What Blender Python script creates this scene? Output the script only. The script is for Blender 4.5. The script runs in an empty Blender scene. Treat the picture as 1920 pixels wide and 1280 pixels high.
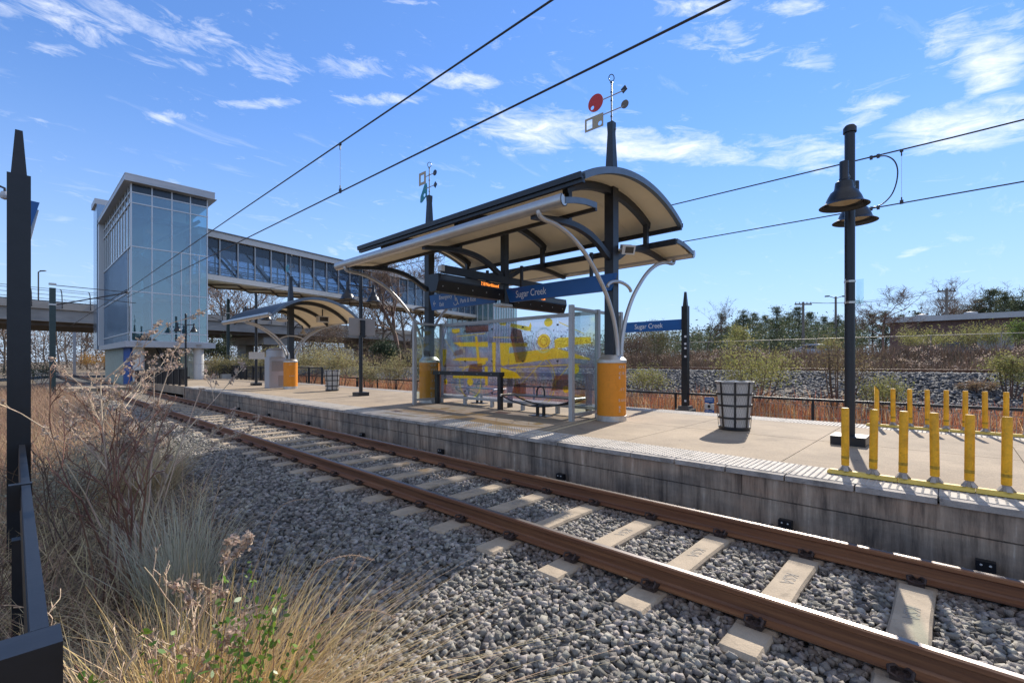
import bpy, math, random
import numpy as np
from mathutils import Vector, Matrix

# ------------------------------------------------------------------ camera, world, sun
# World axes: X runs across the tracks towards the platform, Y along the track, Z up; rail top is z = 0.
SC = bpy.context.scene
COL = SC.collection
PI = math.pi
R = math.radians
SW, CW = 0.72754, 0.68607            # sine / cosine of the camera heading
FPX, PX0, HY, CZ = 877.0, 960.0, 678.0, 1.583

cam_d = bpy.data.cameras.new("camera")
cam = bpy.data.objects.new("camera", cam_d)
COL.objects.link(cam)
cam.location = (0, 0, CZ)
cam.rotation_euler = (R(90), 0, -math.atan2(SW, CW))
cam_d.sensor_width = 36.0
cam_d.lens = FPX / 1920 * 36
cam_d.shift_y = 38 / 1920
cam_d.clip_start = 0.05
cam_d.clip_end = 3000
SC.camera = cam

SUN_D = Vector((0.983, 0.183, 0)).normalized()
SUN_EL = R(32)
world = bpy.data.worlds.new("World")
SC.world = world
world.use_nodes = True


def build_world():
    nt = world.node_tree
    N, L = nt.nodes, nt.links
    N.clear()
    out = N.new('ShaderNodeOutputWorld')
    bg = N.new('ShaderNodeBackground')
    sky = N.new('ShaderNodeTexSky')
    sky.sky_type = 'NISHITA'
    sky.sun_disc = False
    sky.sun_elevation = SUN_EL
    sky.sun_rotation = math.atan2(SUN_D.x, SUN_D.y)
    sky.altitude = 200
    sky.air_density = 1.0
    sky.dust_density = 0.0
    sky.ozone_density = 2.6
    bg.inputs['Strength'].default_value = 0.15
    tc = N.new('ShaderNodeTexCoord')

    def m(op, a, b=None, c=None, clamp=False):
        n = N.new('ShaderNodeMath')
        n.operation = op
        n.use_clamp = clamp
        for i, v in enumerate((a, b, c)):
            if v is None:
                continue
            if isinstance(v, (int, float)):
                n.inputs[i].default_value = v
            else:
                L.new(v, n.inputs[i])
        return n.outputs[0]
    sep = N.new('ShaderNodeSeparateXYZ')
    L.new(tc.outputs['Generated'], sep.inputs[0])
    az = m('MULTIPLY', m('ARCTAN2', sep.outputs[0], sep.outputs[1]), 57.2958)
    el = m('MULTIPLY', m('ARCSINE', sep.outputs[2]), 57.2958)
    # wind-drawn cirrus: noise on a flat layer overhead
    zc = m('MAXIMUM', m('ADD', sep.outputs[2], 0.12), 0.05)
    comb = N.new('ShaderNodeCombineXYZ')
    L.new(m('DIVIDE', sep.outputs[0], zc), comb.inputs[0])
    L.new(m('DIVIDE', sep.outputs[1], zc), comb.inputs[1])
    mp = N.new('ShaderNodeMapping')
    mp.inputs['Rotation'].default_value = (0, 0, R(28))
    mp.inputs['Scale'].default_value = (1.0, 3.0, 1.0)
    L.new(comb.outputs[0], mp.inputs[0])
    n1 = N.new('ShaderNodeTexNoise')
    n1.inputs['Scale'].default_value = 2.6
    n1.inputs['Detail'].default_value = 9
    n1.inputs['Roughness'].default_value = 0.62
    n1.inputs['Distortion'].default_value = 0.5
    L.new(mp.outputs[0], n1.inputs['Vector'])
    # finer ragged noise in azimuth / elevation
    cb2 = N.new('ShaderNodeCombineXYZ')
    L.new(m('MULTIPLY', az, 0.10), cb2.inputs[0])
    L.new(m('ADD', m('MULTIPLY', el, 0.34), m('MULTIPLY', az, 0.03)), cb2.inputs[1])
    n2 = N.new('ShaderNodeTexNoise')
    n2.inputs['Scale'].default_value = 2.3
    n2.inputs['Detail'].default_value = 8
    n2.inputs['Roughness'].default_value = 0.68
    n2.inputs['Distortion'].default_value = 0.6
    L.new(cb2.outputs[0], n2.inputs['Vector'])
    nz = m('SUBTRACT', n2.outputs[0], 0.5)
    clouds = CLOUDS
    tot = None
    for a0, e0, wa, we, t, k in clouds:
        da = m('SUBTRACT', az, a0)
        de = m('SUBTRACT', el, e0)
        ct, st = math.cos(t), math.sin(t)
        u = m('DIVIDE', m('ADD', m('MULTIPLY', da, ct), m('MULTIPLY', de, st)), wa)
        v = m('DIVIDE', m('ADD', m('MULTIPLY', de, ct), m('MULTIPLY', da, -st)), we)
        r = m('SQRT', m('ADD', m('MULTIPLY', u, u), m('MULTIPLY', v, v)))
        g = m('MULTIPLY', m('SUBTRACT', 1.45, r, clamp=True), k)
        tot = g if tot is None else m('MAXIMUM', tot, g)
    base = m('MULTIPLY', m('SUBTRACT', n1.outputs[0], 0.60, clamp=True), 1.2)
    dens = m('ADD', m('MULTIPLY', tot, 0.75), m('MULTIPLY', nz, 2.1))
    dens = m('SUBTRACT', dens, 0.22, clamp=True)
    dens = m('MULTIPLY', dens, m('ADD', m('MULTIPLY', n1.outputs[0], 1.1), 0.35))
    dens = m('ADD', dens, base)
    dens = m('MULTIPLY', dens, m('MULTIPLY', m('ADD', el, -2.0), 0.2, clamp=True), clamp=True)
    dens = m('MINIMUM', m('MULTIPLY', dens, 1.0), 0.92)
    # unseen cloud deck added behind the camera and overhead, neutral fill for shaded faces
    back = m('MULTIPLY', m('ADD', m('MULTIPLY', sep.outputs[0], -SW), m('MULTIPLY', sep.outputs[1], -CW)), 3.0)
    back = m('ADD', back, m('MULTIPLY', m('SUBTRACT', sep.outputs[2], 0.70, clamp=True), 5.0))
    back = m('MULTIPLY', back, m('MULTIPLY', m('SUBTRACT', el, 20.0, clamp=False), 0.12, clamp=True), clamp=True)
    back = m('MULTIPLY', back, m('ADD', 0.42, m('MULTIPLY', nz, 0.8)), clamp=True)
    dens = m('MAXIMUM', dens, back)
    hsv = N.new('ShaderNodeHueSaturation')
    hsv.inputs['Saturation'].default_value = SKY_SAT
    hsv.inputs['Value'].default_value = SKY_VAL
    # soft shoulder on the clear-sky colour so the horizon does not burn out
    sc = N.new('ShaderNodeSeparateColor')
    L.new(sky.outputs[0], sc.inputs[0])
    lum = m('MULTIPLY', m('ADD', m('ADD', sc.outputs[0], sc.outputs[1]), sc.outputs[2]), 0.3333)
    vm = N.new('ShaderNodeVectorMath')
    vm.operation = 'SCALE'
    L.new(sky.outputs[0], vm.inputs[0])
    L.new(m('DIVIDE', SKY_GAIN, m('ADD', 1.0, m('MULTIPLY', lum, SKY_KNEE))), vm.inputs['Scale'])
    # the zenith, well above the picture, is a deeper blue
    vz = N.new('ShaderNodeVectorMath')
    vz.operation = 'SCALE'
    L.new(vm.outputs[0], vz.inputs[0])
    L.new(m('SUBTRACT', 1.0, m('MULTIPLY', m('SUBTRACT', m('DIVIDE', el, 40.0), 1.0, clamp=True), 0.45)), vz.inputs['Scale'])
    vt = N.new('ShaderNodeVectorMath')
    vt.operation = 'MULTIPLY'
    L.new(vz.outputs[0], vt.inputs[0])
    vt.inputs[1].default_value = SKY_TINT
    L.new(vt.outputs[0], hsv.inputs['Color'])
    hz = N.new('ShaderNodeMixRGB')
    hf = m('SUBTRACT', 1.0, m('DIVIDE', el, 30.0), clamp=True)
    L.new(m('MULTIPLY', m('MULTIPLY', hf, hf), 0.85), hz.inputs[0])
    L.new(hsv.outputs[0], hz.inputs[1])
    hz.inputs[2].default_value = HZ_COL
    mix = N.new('ShaderNodeMixRGB')
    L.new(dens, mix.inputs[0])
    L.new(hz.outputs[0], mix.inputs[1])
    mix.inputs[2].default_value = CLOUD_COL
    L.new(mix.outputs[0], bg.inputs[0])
    L.new(bg.outputs[0], out.inputs[0])


SKY_SAT, SKY_VAL = 1.0, 1.0
SKY_GAIN, SKY_KNEE = 1.35, 0.14
SKY_TINT = (0.62, 0.80, 1.06)
CLOUD_COL = (6.1, 6.2, 6.4, 1)
HZ_COL = (3.0, 3.85, 5.3, 1)
# azimuth, elevation, half width, half height (degrees), tilt, strength of each cloud streak
CLOUDS = [(6.9, 29.0, 10.2, 1.9, 0.16, 0.55), (1.9, 25.3, 3.3, 0.5, 0.35, 0.4), (19.0, 29.5, 4.5, 1.4, 0.08, 0.55), (11.0, 27.4, 6.1, 0.6, 0.15, 0.4), (27.2, 30.6, 4.2, 1.2, 0.06, 0.5), (40.8, 30.8, 5.9, 0.9, -0.05, 0.7), (19.0, 26.0, 3.8, 0.4, 0.23, 0.7), (30.8, 28.3, 4.7, 0.6, 0.12, 0.85), (11.0, 22.9, 3.2, 0.6, 0.24, 0.55), (49.9, 26.2, 8.3, 2.1, -0.05, 0.9), (63.2, 23.8, 11.4, 1.6, -0.19, 1.0), (78.3, 20.5, 5.2, 1.4, -0.31, 0.7), (79.7, 28.4, 2.4, 1.2, -0.36, 0.65), (92.4, 24.3, 2.2, 2.8, 0.2, 1.0), (90.1, 27.1, 2.1, 2.2, 0.35, 0.6), (90.4, 19.8, 5.3, 1.7, -0.17, 1.1), (83.6, 22.9, 3.1, 1.7, 0.43, 0.55), (86.8, 9.9, 1.2, 0.3, 0.23, 0.6), (77.8, 32.9, 3.8, 0.6, -0.29, 0.7), (69.0, 35.0, 4.4, 0.9, -0.14, 0.7), (70.7, 32.1, 6.5, 1.3, -0.3, 0.55), (26.6, 12.6, 2.3, 0.7, 0.07, 0.4), (4.7, 8.6, 1.1, 0.7, 0.13, 0.3), (93.7, 20.8, 1.9, 0.5, -0.35, 0.8), (41.5, 26.7, 2.6, 0.5, 0.03, 0.4), (33.8, 36.8, 3.8, 0.2, 0.09, 0.5)]
build_world()

sun_d = bpy.data.lights.new("sun", 'SUN')
sun_d.energy = 5.0
sun_d.angle = R(0.53)
sun_d.color = (1.0, 0.93, 0.82)
sun = bpy.data.objects.new("sun", sun_d)
COL.objects.link(sun)
sv = Vector((SUN_D.x * math.cos(SUN_EL), SUN_D.y * math.cos(SUN_EL), math.sin(SUN_EL)))
sun.rotation_euler = sv.to_track_quat('Z', 'Y').to_euler()
sun.location = sv * 60

SC.view_settings.view_transform = 'Standard'
SC.view_settings.look = 'None'
SC.view_settings.exposure = 0.5
SC.view_settings.gamma = 1.0
SC.render.film_transparent = False
SC.cycles.max_bounces = 8
SC.cycles.transparent_max_bounces = 24
SC.cycles.diffuse_bounces = 4
SC.cycles.glossy_bounces = 4
SC.cycles.caustics_reflective = False
SC.cycles.caustics_refractive = False
SC.cycles.use_denoising = True
SC.cycles.sample_clamp_indirect = 6

# ------------------------------------------------------------------ helpers
rng = np.random.default_rng(7)
random.seed(7)


class MB:
    """collects simple solids and links them as one mesh object"""

    def __init__(s):
        s.v = []
        s.f = []

    def add(s, vs, fs, M=None):
        b = len(s.v)
        if M is not None:
            vs = [tuple(M @ Vector(q)) for q in vs]
        s.v += [tuple(q) for q in vs]
        s.f += [tuple(b + i for i in f) for f in fs]
        return s

    def box(s, x0, x1, y0, y1, z0, z1, M=None):
        vs = [(x, y, z) for z in (z0, z1) for x, y in ((x0, y0), (x1, y0), (x1, y1), (x0, y1))]
        return s.add(vs, [(3, 2, 1, 0), (4, 5, 6, 7), (0, 1, 5, 4), (1, 2, 6, 5), (2, 3, 7, 6), (3, 0, 4, 7)], M)

    def bar(s, a, b, w, h, up=(0, 0, 1)):
        """rectangular bar from a to b, w wide across and h in the up direction"""
        a, b = Vector(a), Vector(b)
        d = (b - a)
        l = d.length
        d.normalize()
        u = Vector(up)
        sd = d.cross(u)
        if sd.length < 1e-4:
            sd = d.cross(Vector((1, 0, 0)))
        sd.normalize()
        u = sd.cross(d)
        vs = []
        for p in (a, b):
            for i, j in ((-1, -1), (1, -1), (1, 1), (-1, 1)):
                vs.append(p + sd * (i * w / 2) + u * (j * h / 2))
        return s.add(vs, [(0, 1, 2, 3), (7, 6, 5, 4), (1, 0, 4, 5), (2, 1, 5, 6), (3, 2, 6, 7), (0, 3, 7, 4)])

    def tube(s, pts, r, n=8, cap=True):
        pts = [Vector(p) for p in pts]
        k = len(pts)
        rs = r if isinstance(r, (list, tuple)) else [r] * k
        b = len(s.v)
        prev = None
        for i, p in enumerate(pts):
            t = (pts[min(i + 1, k - 1)] - pts[max(i - 1, 0)]).normalized()
            if prev is None:
                a = Vector((0, 0, 1)) if abs(t.z) < 0.9 else Vector((1, 0, 0))
                u = t.cross(a).normalized()
            else:
                u = (prev - t * prev.dot(t)).normalized()
            prev = u
            w = t.cross(u)
            for j in range(n):
                q = 2 * PI * j / n
                s.v.append(tuple(p + (u * math.cos(q) + w * math.sin(q)) * rs[i]))
        for i in range(k - 1):
            for j in range(n):
                j2 = (j + 1) % n
                s.f.append((b + i * n + j, b + i * n + j2, b + (i + 1) * n + j2, b + (i + 1) * n + j))
        if cap:
            s.f.append(tuple(b + j for j in range(n))[::-1])
            s.f.append(tuple(b + (k - 1) * n + j for j in range(n)))
        return s

    def lathe(s, prof, c, n=24, M=None, a0=0, cap=True):
        b = len(s.v)
        vs = []
        for r, z in prof:
            for j in range(n):
                q = 2 * PI * j / n + a0
                vs.append((c[0] + r * math.cos(q), c[1] + r * math.sin(q), c[2] + z))
        fs = []
        for i in range(len(prof) - 1):
            for j in range(n):
                j2 = (j + 1) % n
                fs.append((i * n + j, i * n + j2, (i + 1) * n + j2, (i + 1) * n + j))
        if prof[0][0] > 1e-4:
            fs.append(tuple(range(n))[::-1])
        if prof[-1][0] > 1e-4 and cap:
            fs.append(tuple((len(prof) - 1) * n + j for j in range(n)))
        return s.add(vs, fs, M)

    def cyl(s, c, r, z0, z1, n=16, r2=None):
        return s.lathe([(r, z0), (r if r2 is None else r2, z1)], c, n)

    def strip(s, prof, y0, y1):
        """profile of (x, z) points closed, swept along Y"""
        n = len(prof)
        vs = [(x, y0, z) for x, z in prof] + [(x, y1, z) for x, z in prof]
        fs = [(i, (i + 1) % n, n + (i + 1) % n, n + i) for i in range(n)]
        fs.append(tuple(range(n))[::-1])
        fs.append(tuple(n + i for i in range(n)))
        return s.add(vs, fs)

    def ribbon(s, top, bot, y0, y1):
        """curved slab between two (x, z) polylines of equal length, swept along Y"""
        n = len(top)
        vs = []
        for (x, z), (x2, z2) in zip(top, bot):
            vs += [(x, y0, z), (x, y1, z), (x2, y0, z2), (x2, y1, z2)]
        fs = []
        for i in range(n - 1):
            a, b = 4 * i, 4 * i + 4
            fs += [(a, b, b + 1, a + 1), (a + 2, a + 3, b + 3, b + 2), (a, a + 2, b + 2, b), (a + 1, b + 1, b + 3, a + 3)]
        e = 4 * (n - 1)
        fs += [(0, 1, 3, 2), (e, e + 2, e + 3, e + 1)]
        return s.add(vs, fs)

    def poly(s, pts, off):
        """flat polygon thickened by vector off"""
        n = len(pts)
        off = Vector(off)
        vs = [Vector(p) for p in pts] + [Vector(p) + off for p in pts]
        fs = [tuple(range(n)), tuple(range(2 * n - 1, n - 1, -1))] + [(i, n + i, n + (i + 1) % n, (i + 1) % n) for i in range(n)]
        return s.add(vs, fs)

    def build(s, name, mt, parent=None, smooth=False, loc=None):
        me = bpy.data.meshes.new(name)
        o0 = Vector((0, 0, 0))
        if parent is not None:
            q = parent
            while q is not None:
                o0 = o0 + q.location
                q = q.parent
        elif loc is not None:
            o0 = Vector(loc)
        me.from_pydata([tuple(Vector(q) - o0) for q in s.v], [], s.f)
        me.update()
        fix_normals(me)
        if smooth:
            me.polygons.foreach_set('use_smooth', [True] * len(me.polygons))
            try:
                me.set_sharp_from_angle(angle=R(38))
            except Exception:
                pass
        me.materials.append(mt)
        o = bpy.data.objects.new(name, me)
        COL.objects.link(o)
        if parent is not None:
            o.parent = parent
        elif loc is not None:
            o.location = loc
        return o


def fix_normals(me):
    import bmesh
    bm = bmesh.new()
    bm.from_mesh(me)
    bmesh.ops.recalc_face_normals(bm, faces=bm.faces)
    bm.to_mesh(me)
    bm.free()


def tag(o, label=None, cat=None, group=None, kind=None):
    for k, v in (('label', label), ('category', cat), ('group', group), ('kind', kind)):
        if v:
            o[k] = v
    return o


def thing(name, label, cat, loc, group=None):
    o = bpy.data.objects.new(name, None)
    o.empty_display_size = 0.2
    COL.objects.link(o)
    o.location = loc
    return tag(o, label, cat, group)


def copy_tree(o, loc, rz=0, label=None, scale=None):
    kids = {}
    for q in bpy.data.objects:
        if q.parent is not None:
            kids.setdefault(q.parent, []).append(q)

    def rec(a, par):
        c = a.copy()
        COL.objects.link(c)
        c.parent = par
        for k in kids.get(a, []):
            rec(k, c)
        return c
    c = rec(o, None)
    c.location = loc
    c.rotation_euler = (0, 0, rz)
    if scale:
        c.scale = scale
    if label:
        c['label'] = label
    return c


def np_mesh(name, V, F, mt, smooth=False, parent=None, loc=None):
    """V (n,3), F (m,k) uniform polygons -> mesh object, fast"""
    me = bpy.data.meshes.new(name)
    V = np.asarray(V, dtype=np.float32)
    if loc is not None:
        V = V - np.asarray(loc, dtype=np.float32)
    F = np.asarray(F, dtype=np.int32)
    me.vertices.add(len(V))
    me.vertices.foreach_set('co', V.ravel())
    me.loops.add(F.size)
    me.loops.foreach_set('vertex_index', F.ravel())
    me.polygons.add(len(F))
    me.polygons.foreach_set('loop_start', np.arange(0, F.size, F.shape[1], dtype=np.int32))
    me.update(calc_edges=True)
    me.materials.append(mt)
    if smooth:
        me.polygons.foreach_set('use_smooth', np.ones(len(F), dtype=bool))
    o = bpy.data.objects.new(name, me)
    COL.objects.link(o)
    if parent is not None:
        o.parent = parent
    elif loc is not None:
        o.location = tuple(float(q) for q in loc)
    return o


def at(px, Z):
    """ground position seen in column px of the 1920 px photograph at depth Z"""
    X = (px - PX0) / FPX * Z
    return (CW * X + SW * Z, -SW * X + CW * Z)


# ------------------------------------------------------------------ materials
MATS = {}


def mat(name, col, rough=0.6, metal=0.0, var=0.0, vscale=3.0, bump=0.0, bscale=30.0, spec=None, col2=None,
        stretch=None, island=0.0, emit=None, sub=None, detail=6.0, coat=0.0, fine=0.0, fscale=120.0):
    mt = bpy.data.materials.new(name)
    mt.use_nodes = True
    nt = mt.node_tree
    N, L = nt.nodes, nt.links
    b = N['Principled BSDF']
    b.inputs['Base Color'].default_value = (*col, 1)
    b.inputs['Roughness'].default_value = rough
    b.inputs['Metallic'].default_value = metal
    if spec is not None:
        b.inputs['Specular IOR Level'].default_value = spec
    if coat:
        b.inputs['Coat Weight'].default_value = coat
        b.inputs['Coat Roughness'].default_value = 0.15
    if emit:
        b.inputs['Emission Color'].default_value = (*emit[0], 1)
        b.inputs['Emission Strength'].default_value = emit[1]
    geo = N.new('ShaderNodeNewGeometry')
    vec = geo.outputs['Position']
    if stretch:
        mp = N.new('ShaderNodeMapping')
        mp.inputs['Scale'].default_value = stretch
        L.new(vec, mp.inputs[0])
        vec = mp.outputs[0]
    last = None
    if var or col2:
        n = N.new('ShaderNodeTexNoise')
        n.inputs['Scale'].default_value = vscale
        n.inputs['Detail'].default_value = detail
        n.inputs['Roughness'].default_value = 0.6
        L.new(vec, n.inputs['Vector'])
        rp = N.new('ShaderNodeValToRGB')
        c2 = col2 if col2 else tuple(min(1, q * (1 + var)) for q in col)
        c1 = col if col2 else tuple(q * (1 - var) for q in col)
        rp.color_ramp.elements[0].position = 0.32
        rp.color_ramp.elements[0].color = (*c1, 1)
        rp.color_ramp.elements[1].position = 0.68
        rp.color_ramp.elements[1].color = (*c2, 1)
        L.new(n.outputs[0], rp.inputs[0])
        last = rp.outputs[0]
    if fine:
        n = N.new('ShaderNodeTexNoise')
        n.inputs['Scale'].default_value = fscale
        n.inputs['Detail'].default_value = 2
        L.new(geo.outputs['Position'], n.inputs['Vector'])
        mr = N.new('ShaderNodeMapRange')
        mr.inputs[1].default_value = 0.3
        mr.inputs[2].default_value = 0.7
        mr.inputs[3].default_value = 1 - fine
        mr.inputs[4].default_value = 1 + fine
        L.new(n.outputs[0], mr.inputs[0])
        mx = N.new('ShaderNodeVectorMath')
        mx.operation = 'SCALE'
        if last is None:
            mx.inputs[0].default_value = col
        else:
            L.new(last, mx.inputs[0])
        L.new(mr.outputs[0], mx.inputs['Scale'])
        last = mx.outputs[0]
    if island:
        hs = N.new('ShaderNodeHueSaturation')
        mr = N.new('ShaderNodeMapRange')
        mr.inputs[3].default_value = 1 - island
        mr.inputs[4].default_value = 1 + island
        L.new(geo.outputs['Random Per Island'], mr.inputs[0])
        L.new(mr.outputs[0], hs.inputs['Value'])
        mr2 = N.new('ShaderNodeMapRange')
        mr2.inputs[3].default_value = 0.5 - 0.03 * min(1, island * 2)
        mr2.inputs[4].default_value = 0.5 + 0.03 * min(1, island * 2)
        fr = N.new('ShaderNodeMath')
        fr.operation = 'FRACT'
        ml = N.new('ShaderNodeMath')
        ml.operation = 'MULTIPLY'
        ml.inputs[1].default_value = 17.31
        L.new(geo.outputs['Random Per Island'], ml.inputs[0])
        L.new(ml.outputs[0], fr.inputs[0])
        L.new(fr.outputs[0], mr2.inputs[0])
        L.new(mr2.outputs[0], hs.inputs['Hue'])
        if last is None:
            hs.inputs['Color'].default_value = (*col, 1)
        else:
            L.new(last, hs.inputs['Color'])
        last = hs.outputs[0]
    if last is not None:
        L.new(last, b.inputs['Base Color'])
    if bump:
        n = N.new('ShaderNodeTexNoise')
        n.inputs['Scale'].default_value = bscale
        n.inputs['Detail'].default_value = 5
        L.new(vec, n.inputs['Vector'])
        bp = N.new('ShaderNodeBump')
        bp.inputs['Strength'].default_value = bump
        bp.inputs['Distance'].default_value = 0.02
        L.new(n.outputs[0], bp.inputs['Height'])
        L.new(bp.outputs[0], b.inputs['Normal'])
    if sub:
        # thin leaf: part of the light passes through
        tr = N.new('ShaderNodeBsdfTranslucent')
        if last is not None:
            L.new(last, tr.inputs[0])
        else:
            tr.inputs[0].default_value = (*col, 1)
        ms = N.new('ShaderNodeMixShader')
        ms.inputs[0].default_value = sub
        L.new(b.outputs[0], ms.inputs[1])
        L.new(tr.outputs[0], ms.inputs[2])
        L.new(ms.outputs[0], N['Material Output'].inputs[0])
    MATS[name] = mt
    return mt


def glass(name, tint, refl=1.0, body=0.0, bodycol=(0.5, 0.5, 0.6), rough=0.02, art=False, base_refl=0.04):
    mt = bpy.data.materials.new(name)
    mt.use_nodes = True
    nt = mt.node_tree
    N, L = nt.nodes, nt.links
    N.remove(N['Principled BSDF'])
    out = N['Material Output']
    tr = N.new('ShaderNodeBsdfTransparent')
    tr.inputs[0].default_value = (*tint, 1)
    gl = N.new('ShaderNodeBsdfGlossy')
    gl.inputs['Roughness'].default_value = rough
    fr = N.new('ShaderNodeLayerWeight')
    fr.inputs[0].default_value = 0.5
    pw = N.new('ShaderNodeMath')
    pw.operation = 'POWER'
    pw.inputs[1].default_value = 4.5
    L.new(fr.outputs['Facing'], pw.inputs[0])
    mr = N.new('ShaderNodeMapRange')
    mr.inputs[3].default_value = base_refl
    mr.inputs[4].default_value = 1
    L.new(pw.outputs[0], mr.inputs[0])
    src = tr.outputs[0]
    if body:
        df = N.new('ShaderNodeBsdfDiffuse')
        tl = N.new('ShaderNodeBsdfTranslucent')
        df.inputs[0].default_value = (*bodycol, 1)
        tl.inputs[0].default_value = (*bodycol, 1)
        if art:
            geo = N.new('ShaderNodeNewGeometry')
            n = N.new('ShaderNodeTexNoise')
            n.inputs['Scale'].default_value = 1.1
            n.inputs['Detail'].default_value = 4
            n.inputs['Distortion'].default_value = 0.8
            L.new(geo.outputs['Position'], n.inputs['Vector'])
            rp = N.new('ShaderNodeValToRGB')
            e = rp.color_ramp.elements
            e[0].position = 0.36
            e[0].color = (0.20, 0.34, 0.42, 1)
            e[1].position = 0.62
            e[1].color = (0.30, 0.25, 0.36, 1)
            k = rp.color_ramp.elements.new(0.48)
            k.color = (0.17, 0.21, 0.42, 1)
            k2 = rp.color_ramp.elements.new(0.70)
            k2.color = (0.62, 0.50, 0.10, 1)
            L.new(n.outputs[0], rp.inputs[0])
            for q in (df, tl, tr):
                if q is tr:
                    mx = N.new('ShaderNodeMixRGB')
                    mx.inputs[0].default_value = 0.22
                    mx.inputs[1].default_value = (1, 1, 1, 1)
                    L.new(rp.outputs[0], mx.inputs[2])
                    L.new(mx.outputs[0], q.inputs[0])
                else:
                    L.new(rp.outputs[0], q.inputs[0])
        m0 = N.new('ShaderNodeMixShader')
        m0.inputs[0].default_value = 0.6
        L.new(df.outputs[0], m0.inputs[1])
        L.new(tl.outputs[0], m0.inputs[2])
        m1 = N.new('ShaderNodeMixShader')
        m1.inputs[0].default_value = body
        L.new(tr.outputs[0], m1.inputs[1])
        L.new(m0.outputs[0], m1.inputs[2])
        src = m1.outputs[0]
    m2 = N.new('ShaderNodeMixShader')
    L.new(mr.outputs[0], m2.inputs[0])
    L.new(src, m2.inputs[1])
    L.new(gl.outputs[0], m2.inputs[2])
    L.new(m2.outputs[0], out.inputs[0])
    return mt


M_stone = mat('ballast_stone', (0.225, 0.203, 0.175), 0.85, var=0.4, vscale=9, island=0.62, bump=0.35, bscale=120)
M_stone_dark = mat('dark_ballast_stone', (0.088, 0.087, 0.09), 0.85, island=0.6)
M_bed = mat('ballast_bed', (0.10, 0.095, 0.088), 0.95, var=0.5, vscale=25, bump=1.0, bscale=30)
M_bed_dark = mat('dark_ballast_bed', (0.055, 0.055, 0.06), 0.95, var=0.5, vscale=14, bump=1.0, bscale=14)
M_tie = mat('concrete_tie', (0.39, 0.305, 0.21), 0.85, var=0.16, vscale=4, bump=0.25, bscale=60, fine=0.08)
M_rust = mat('rusty_rail', (0.085, 0.036, 0.018), 0.62, col2=(0.17, 0.075, 0.035), vscale=2.2, stretch=(3, 0.35, 14), bump=0.15, bscale=40)
M_clip = mat('rusty_clip', (0.045, 0.025, 0.018), 0.7, var=0.4, vscale=20)
M_pin = mat('clip_insulator', (0.5, 0.5, 0.48), 0.5)
M_slab = mat('platform_concrete', (0.32, 0.243, 0.162), 0.9, var=0.2, vscale=1.1, bump=0.15, bscale=140, fine=0.22, fscale=75)
M_tact = mat('tactile_paving', (0.44, 0.39, 0.33), 0.8, var=0.08, vscale=5, bump=0.1, bscale=80)
M_cope = mat('coping_concrete', (0.36, 0.32, 0.28), 0.9, var=0.25, vscale=5, bump=0.4, bscale=30, fine=0.1)
M_dark = mat('charcoal_steel', (0.022, 0.026, 0.033), 0.42, var=0.15, vscale=8, spec=0.5)
M_black = mat('black_steel', (0.010, 0.011, 0.014), 0.38, var=0.2, vscale=9, spec=0.5, bump=0.03, bscale=50)
M_fascia = mat('slate_blue_metal', (0.13, 0.165, 0.205), 0.45, var=0.1, vscale=5, metal=0.2)
M_soffit = mat('cream_soffit', (0.90, 0.82, 0.63), 0.7, var=0.05, vscale=1.5)
M_alu = mat('brushed_aluminium', (0.56, 0.53, 0.49), 0.38, metal=0.75, var=0.06, vscale=6)
M_tubesteel = mat('silver_tube', (0.52, 0.51, 0.50), 0.4, metal=0.6, var=0.06, vscale=4)
M_frame = mat('grey_frame_metal', (0.42, 0.41, 0.39), 0.45, metal=0.35, var=0.05)
M_orange = mat('orange_cladding', (0.74, 0.25, 0.005), 0.5, var=0.06, vscale=6, fine=0.05)
M_yellow = mat('yellow_plastic', (0.86, 0.43, 0.01), 0.5, var=0.22, vscale=9, fine=0.08, fscale=60, sub=0.12)
M_kerb = mat('yellow_rubber', (0.72, 0.50, 0.10), 0.65, var=0.12, vscale=5)
M_foot = mat('weathered_grey_plastic', (0.36, 0.32, 0.28), 0.8, var=0.3, vscale=25)
M_blue = mat('sign_blue', (0.010, 0.105, 0.34), 0.4, var=0.06, vscale=3)
M_white = mat('white_paint', (0.8, 0.8, 0.8), 0.5)
M_offwhite = mat('off_white_panel', (0.6, 0.58, 0.54), 0.5, var=0.05)
M_greypl = mat('grey_plate', (0.30, 0.28, 0.26), 0.6, var=0.04)
M_led = mat('lit_led', (0.3, 0.08, 0.01), 0.5, emit=((1.0, 0.28, 0.04), 1.6))
M_ledglass = mat('display_glass', (0.05, 0.045, 0.04), 0.15)
M_red = mat('red_enamel', (0.55, 0.03, 0.02), 0.4)
M_teal = mat('teal_enamel', (0.02, 0.22, 0.27), 0.4)
M_tan = mat('tan_enamel', (0.42, 0.34, 0.22), 0.45)
M_bridge = mat('bridge_concrete', (0.36, 0.34, 0.31), 0.9, var=0.16, vscale=0.5, stretch=(1, 1, 3), bump=0.2, bscale=5)
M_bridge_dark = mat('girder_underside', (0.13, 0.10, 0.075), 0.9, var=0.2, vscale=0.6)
M_panel = mat('silver_wall_panel', (0.42, 0.43, 0.45), 0.45, metal=0.3, var=0.05, vscale=1)
M_mull = mat('white_mullion', (0.6, 0.62, 0.64), 0.45, metal=0.3)
M_louvre = mat('grey_louvre', (0.26, 0.34, 0.43), 0.16, metal=0.55, var=0.08, vscale=1)
M_bluewall = mat('blue_painted_wall', (0.03, 0.10, 0.33), 0.7, var=0.08, vscale=2)
M_greywall = mat('grey_plaster', (0.30, 0.29, 0.27), 0.85, var=0.08, vscale=1)
M_slat = mat('pale_green_slats', (0.42, 0.46, 0.38), 0.6, var=0.1, vscale=3)
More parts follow.
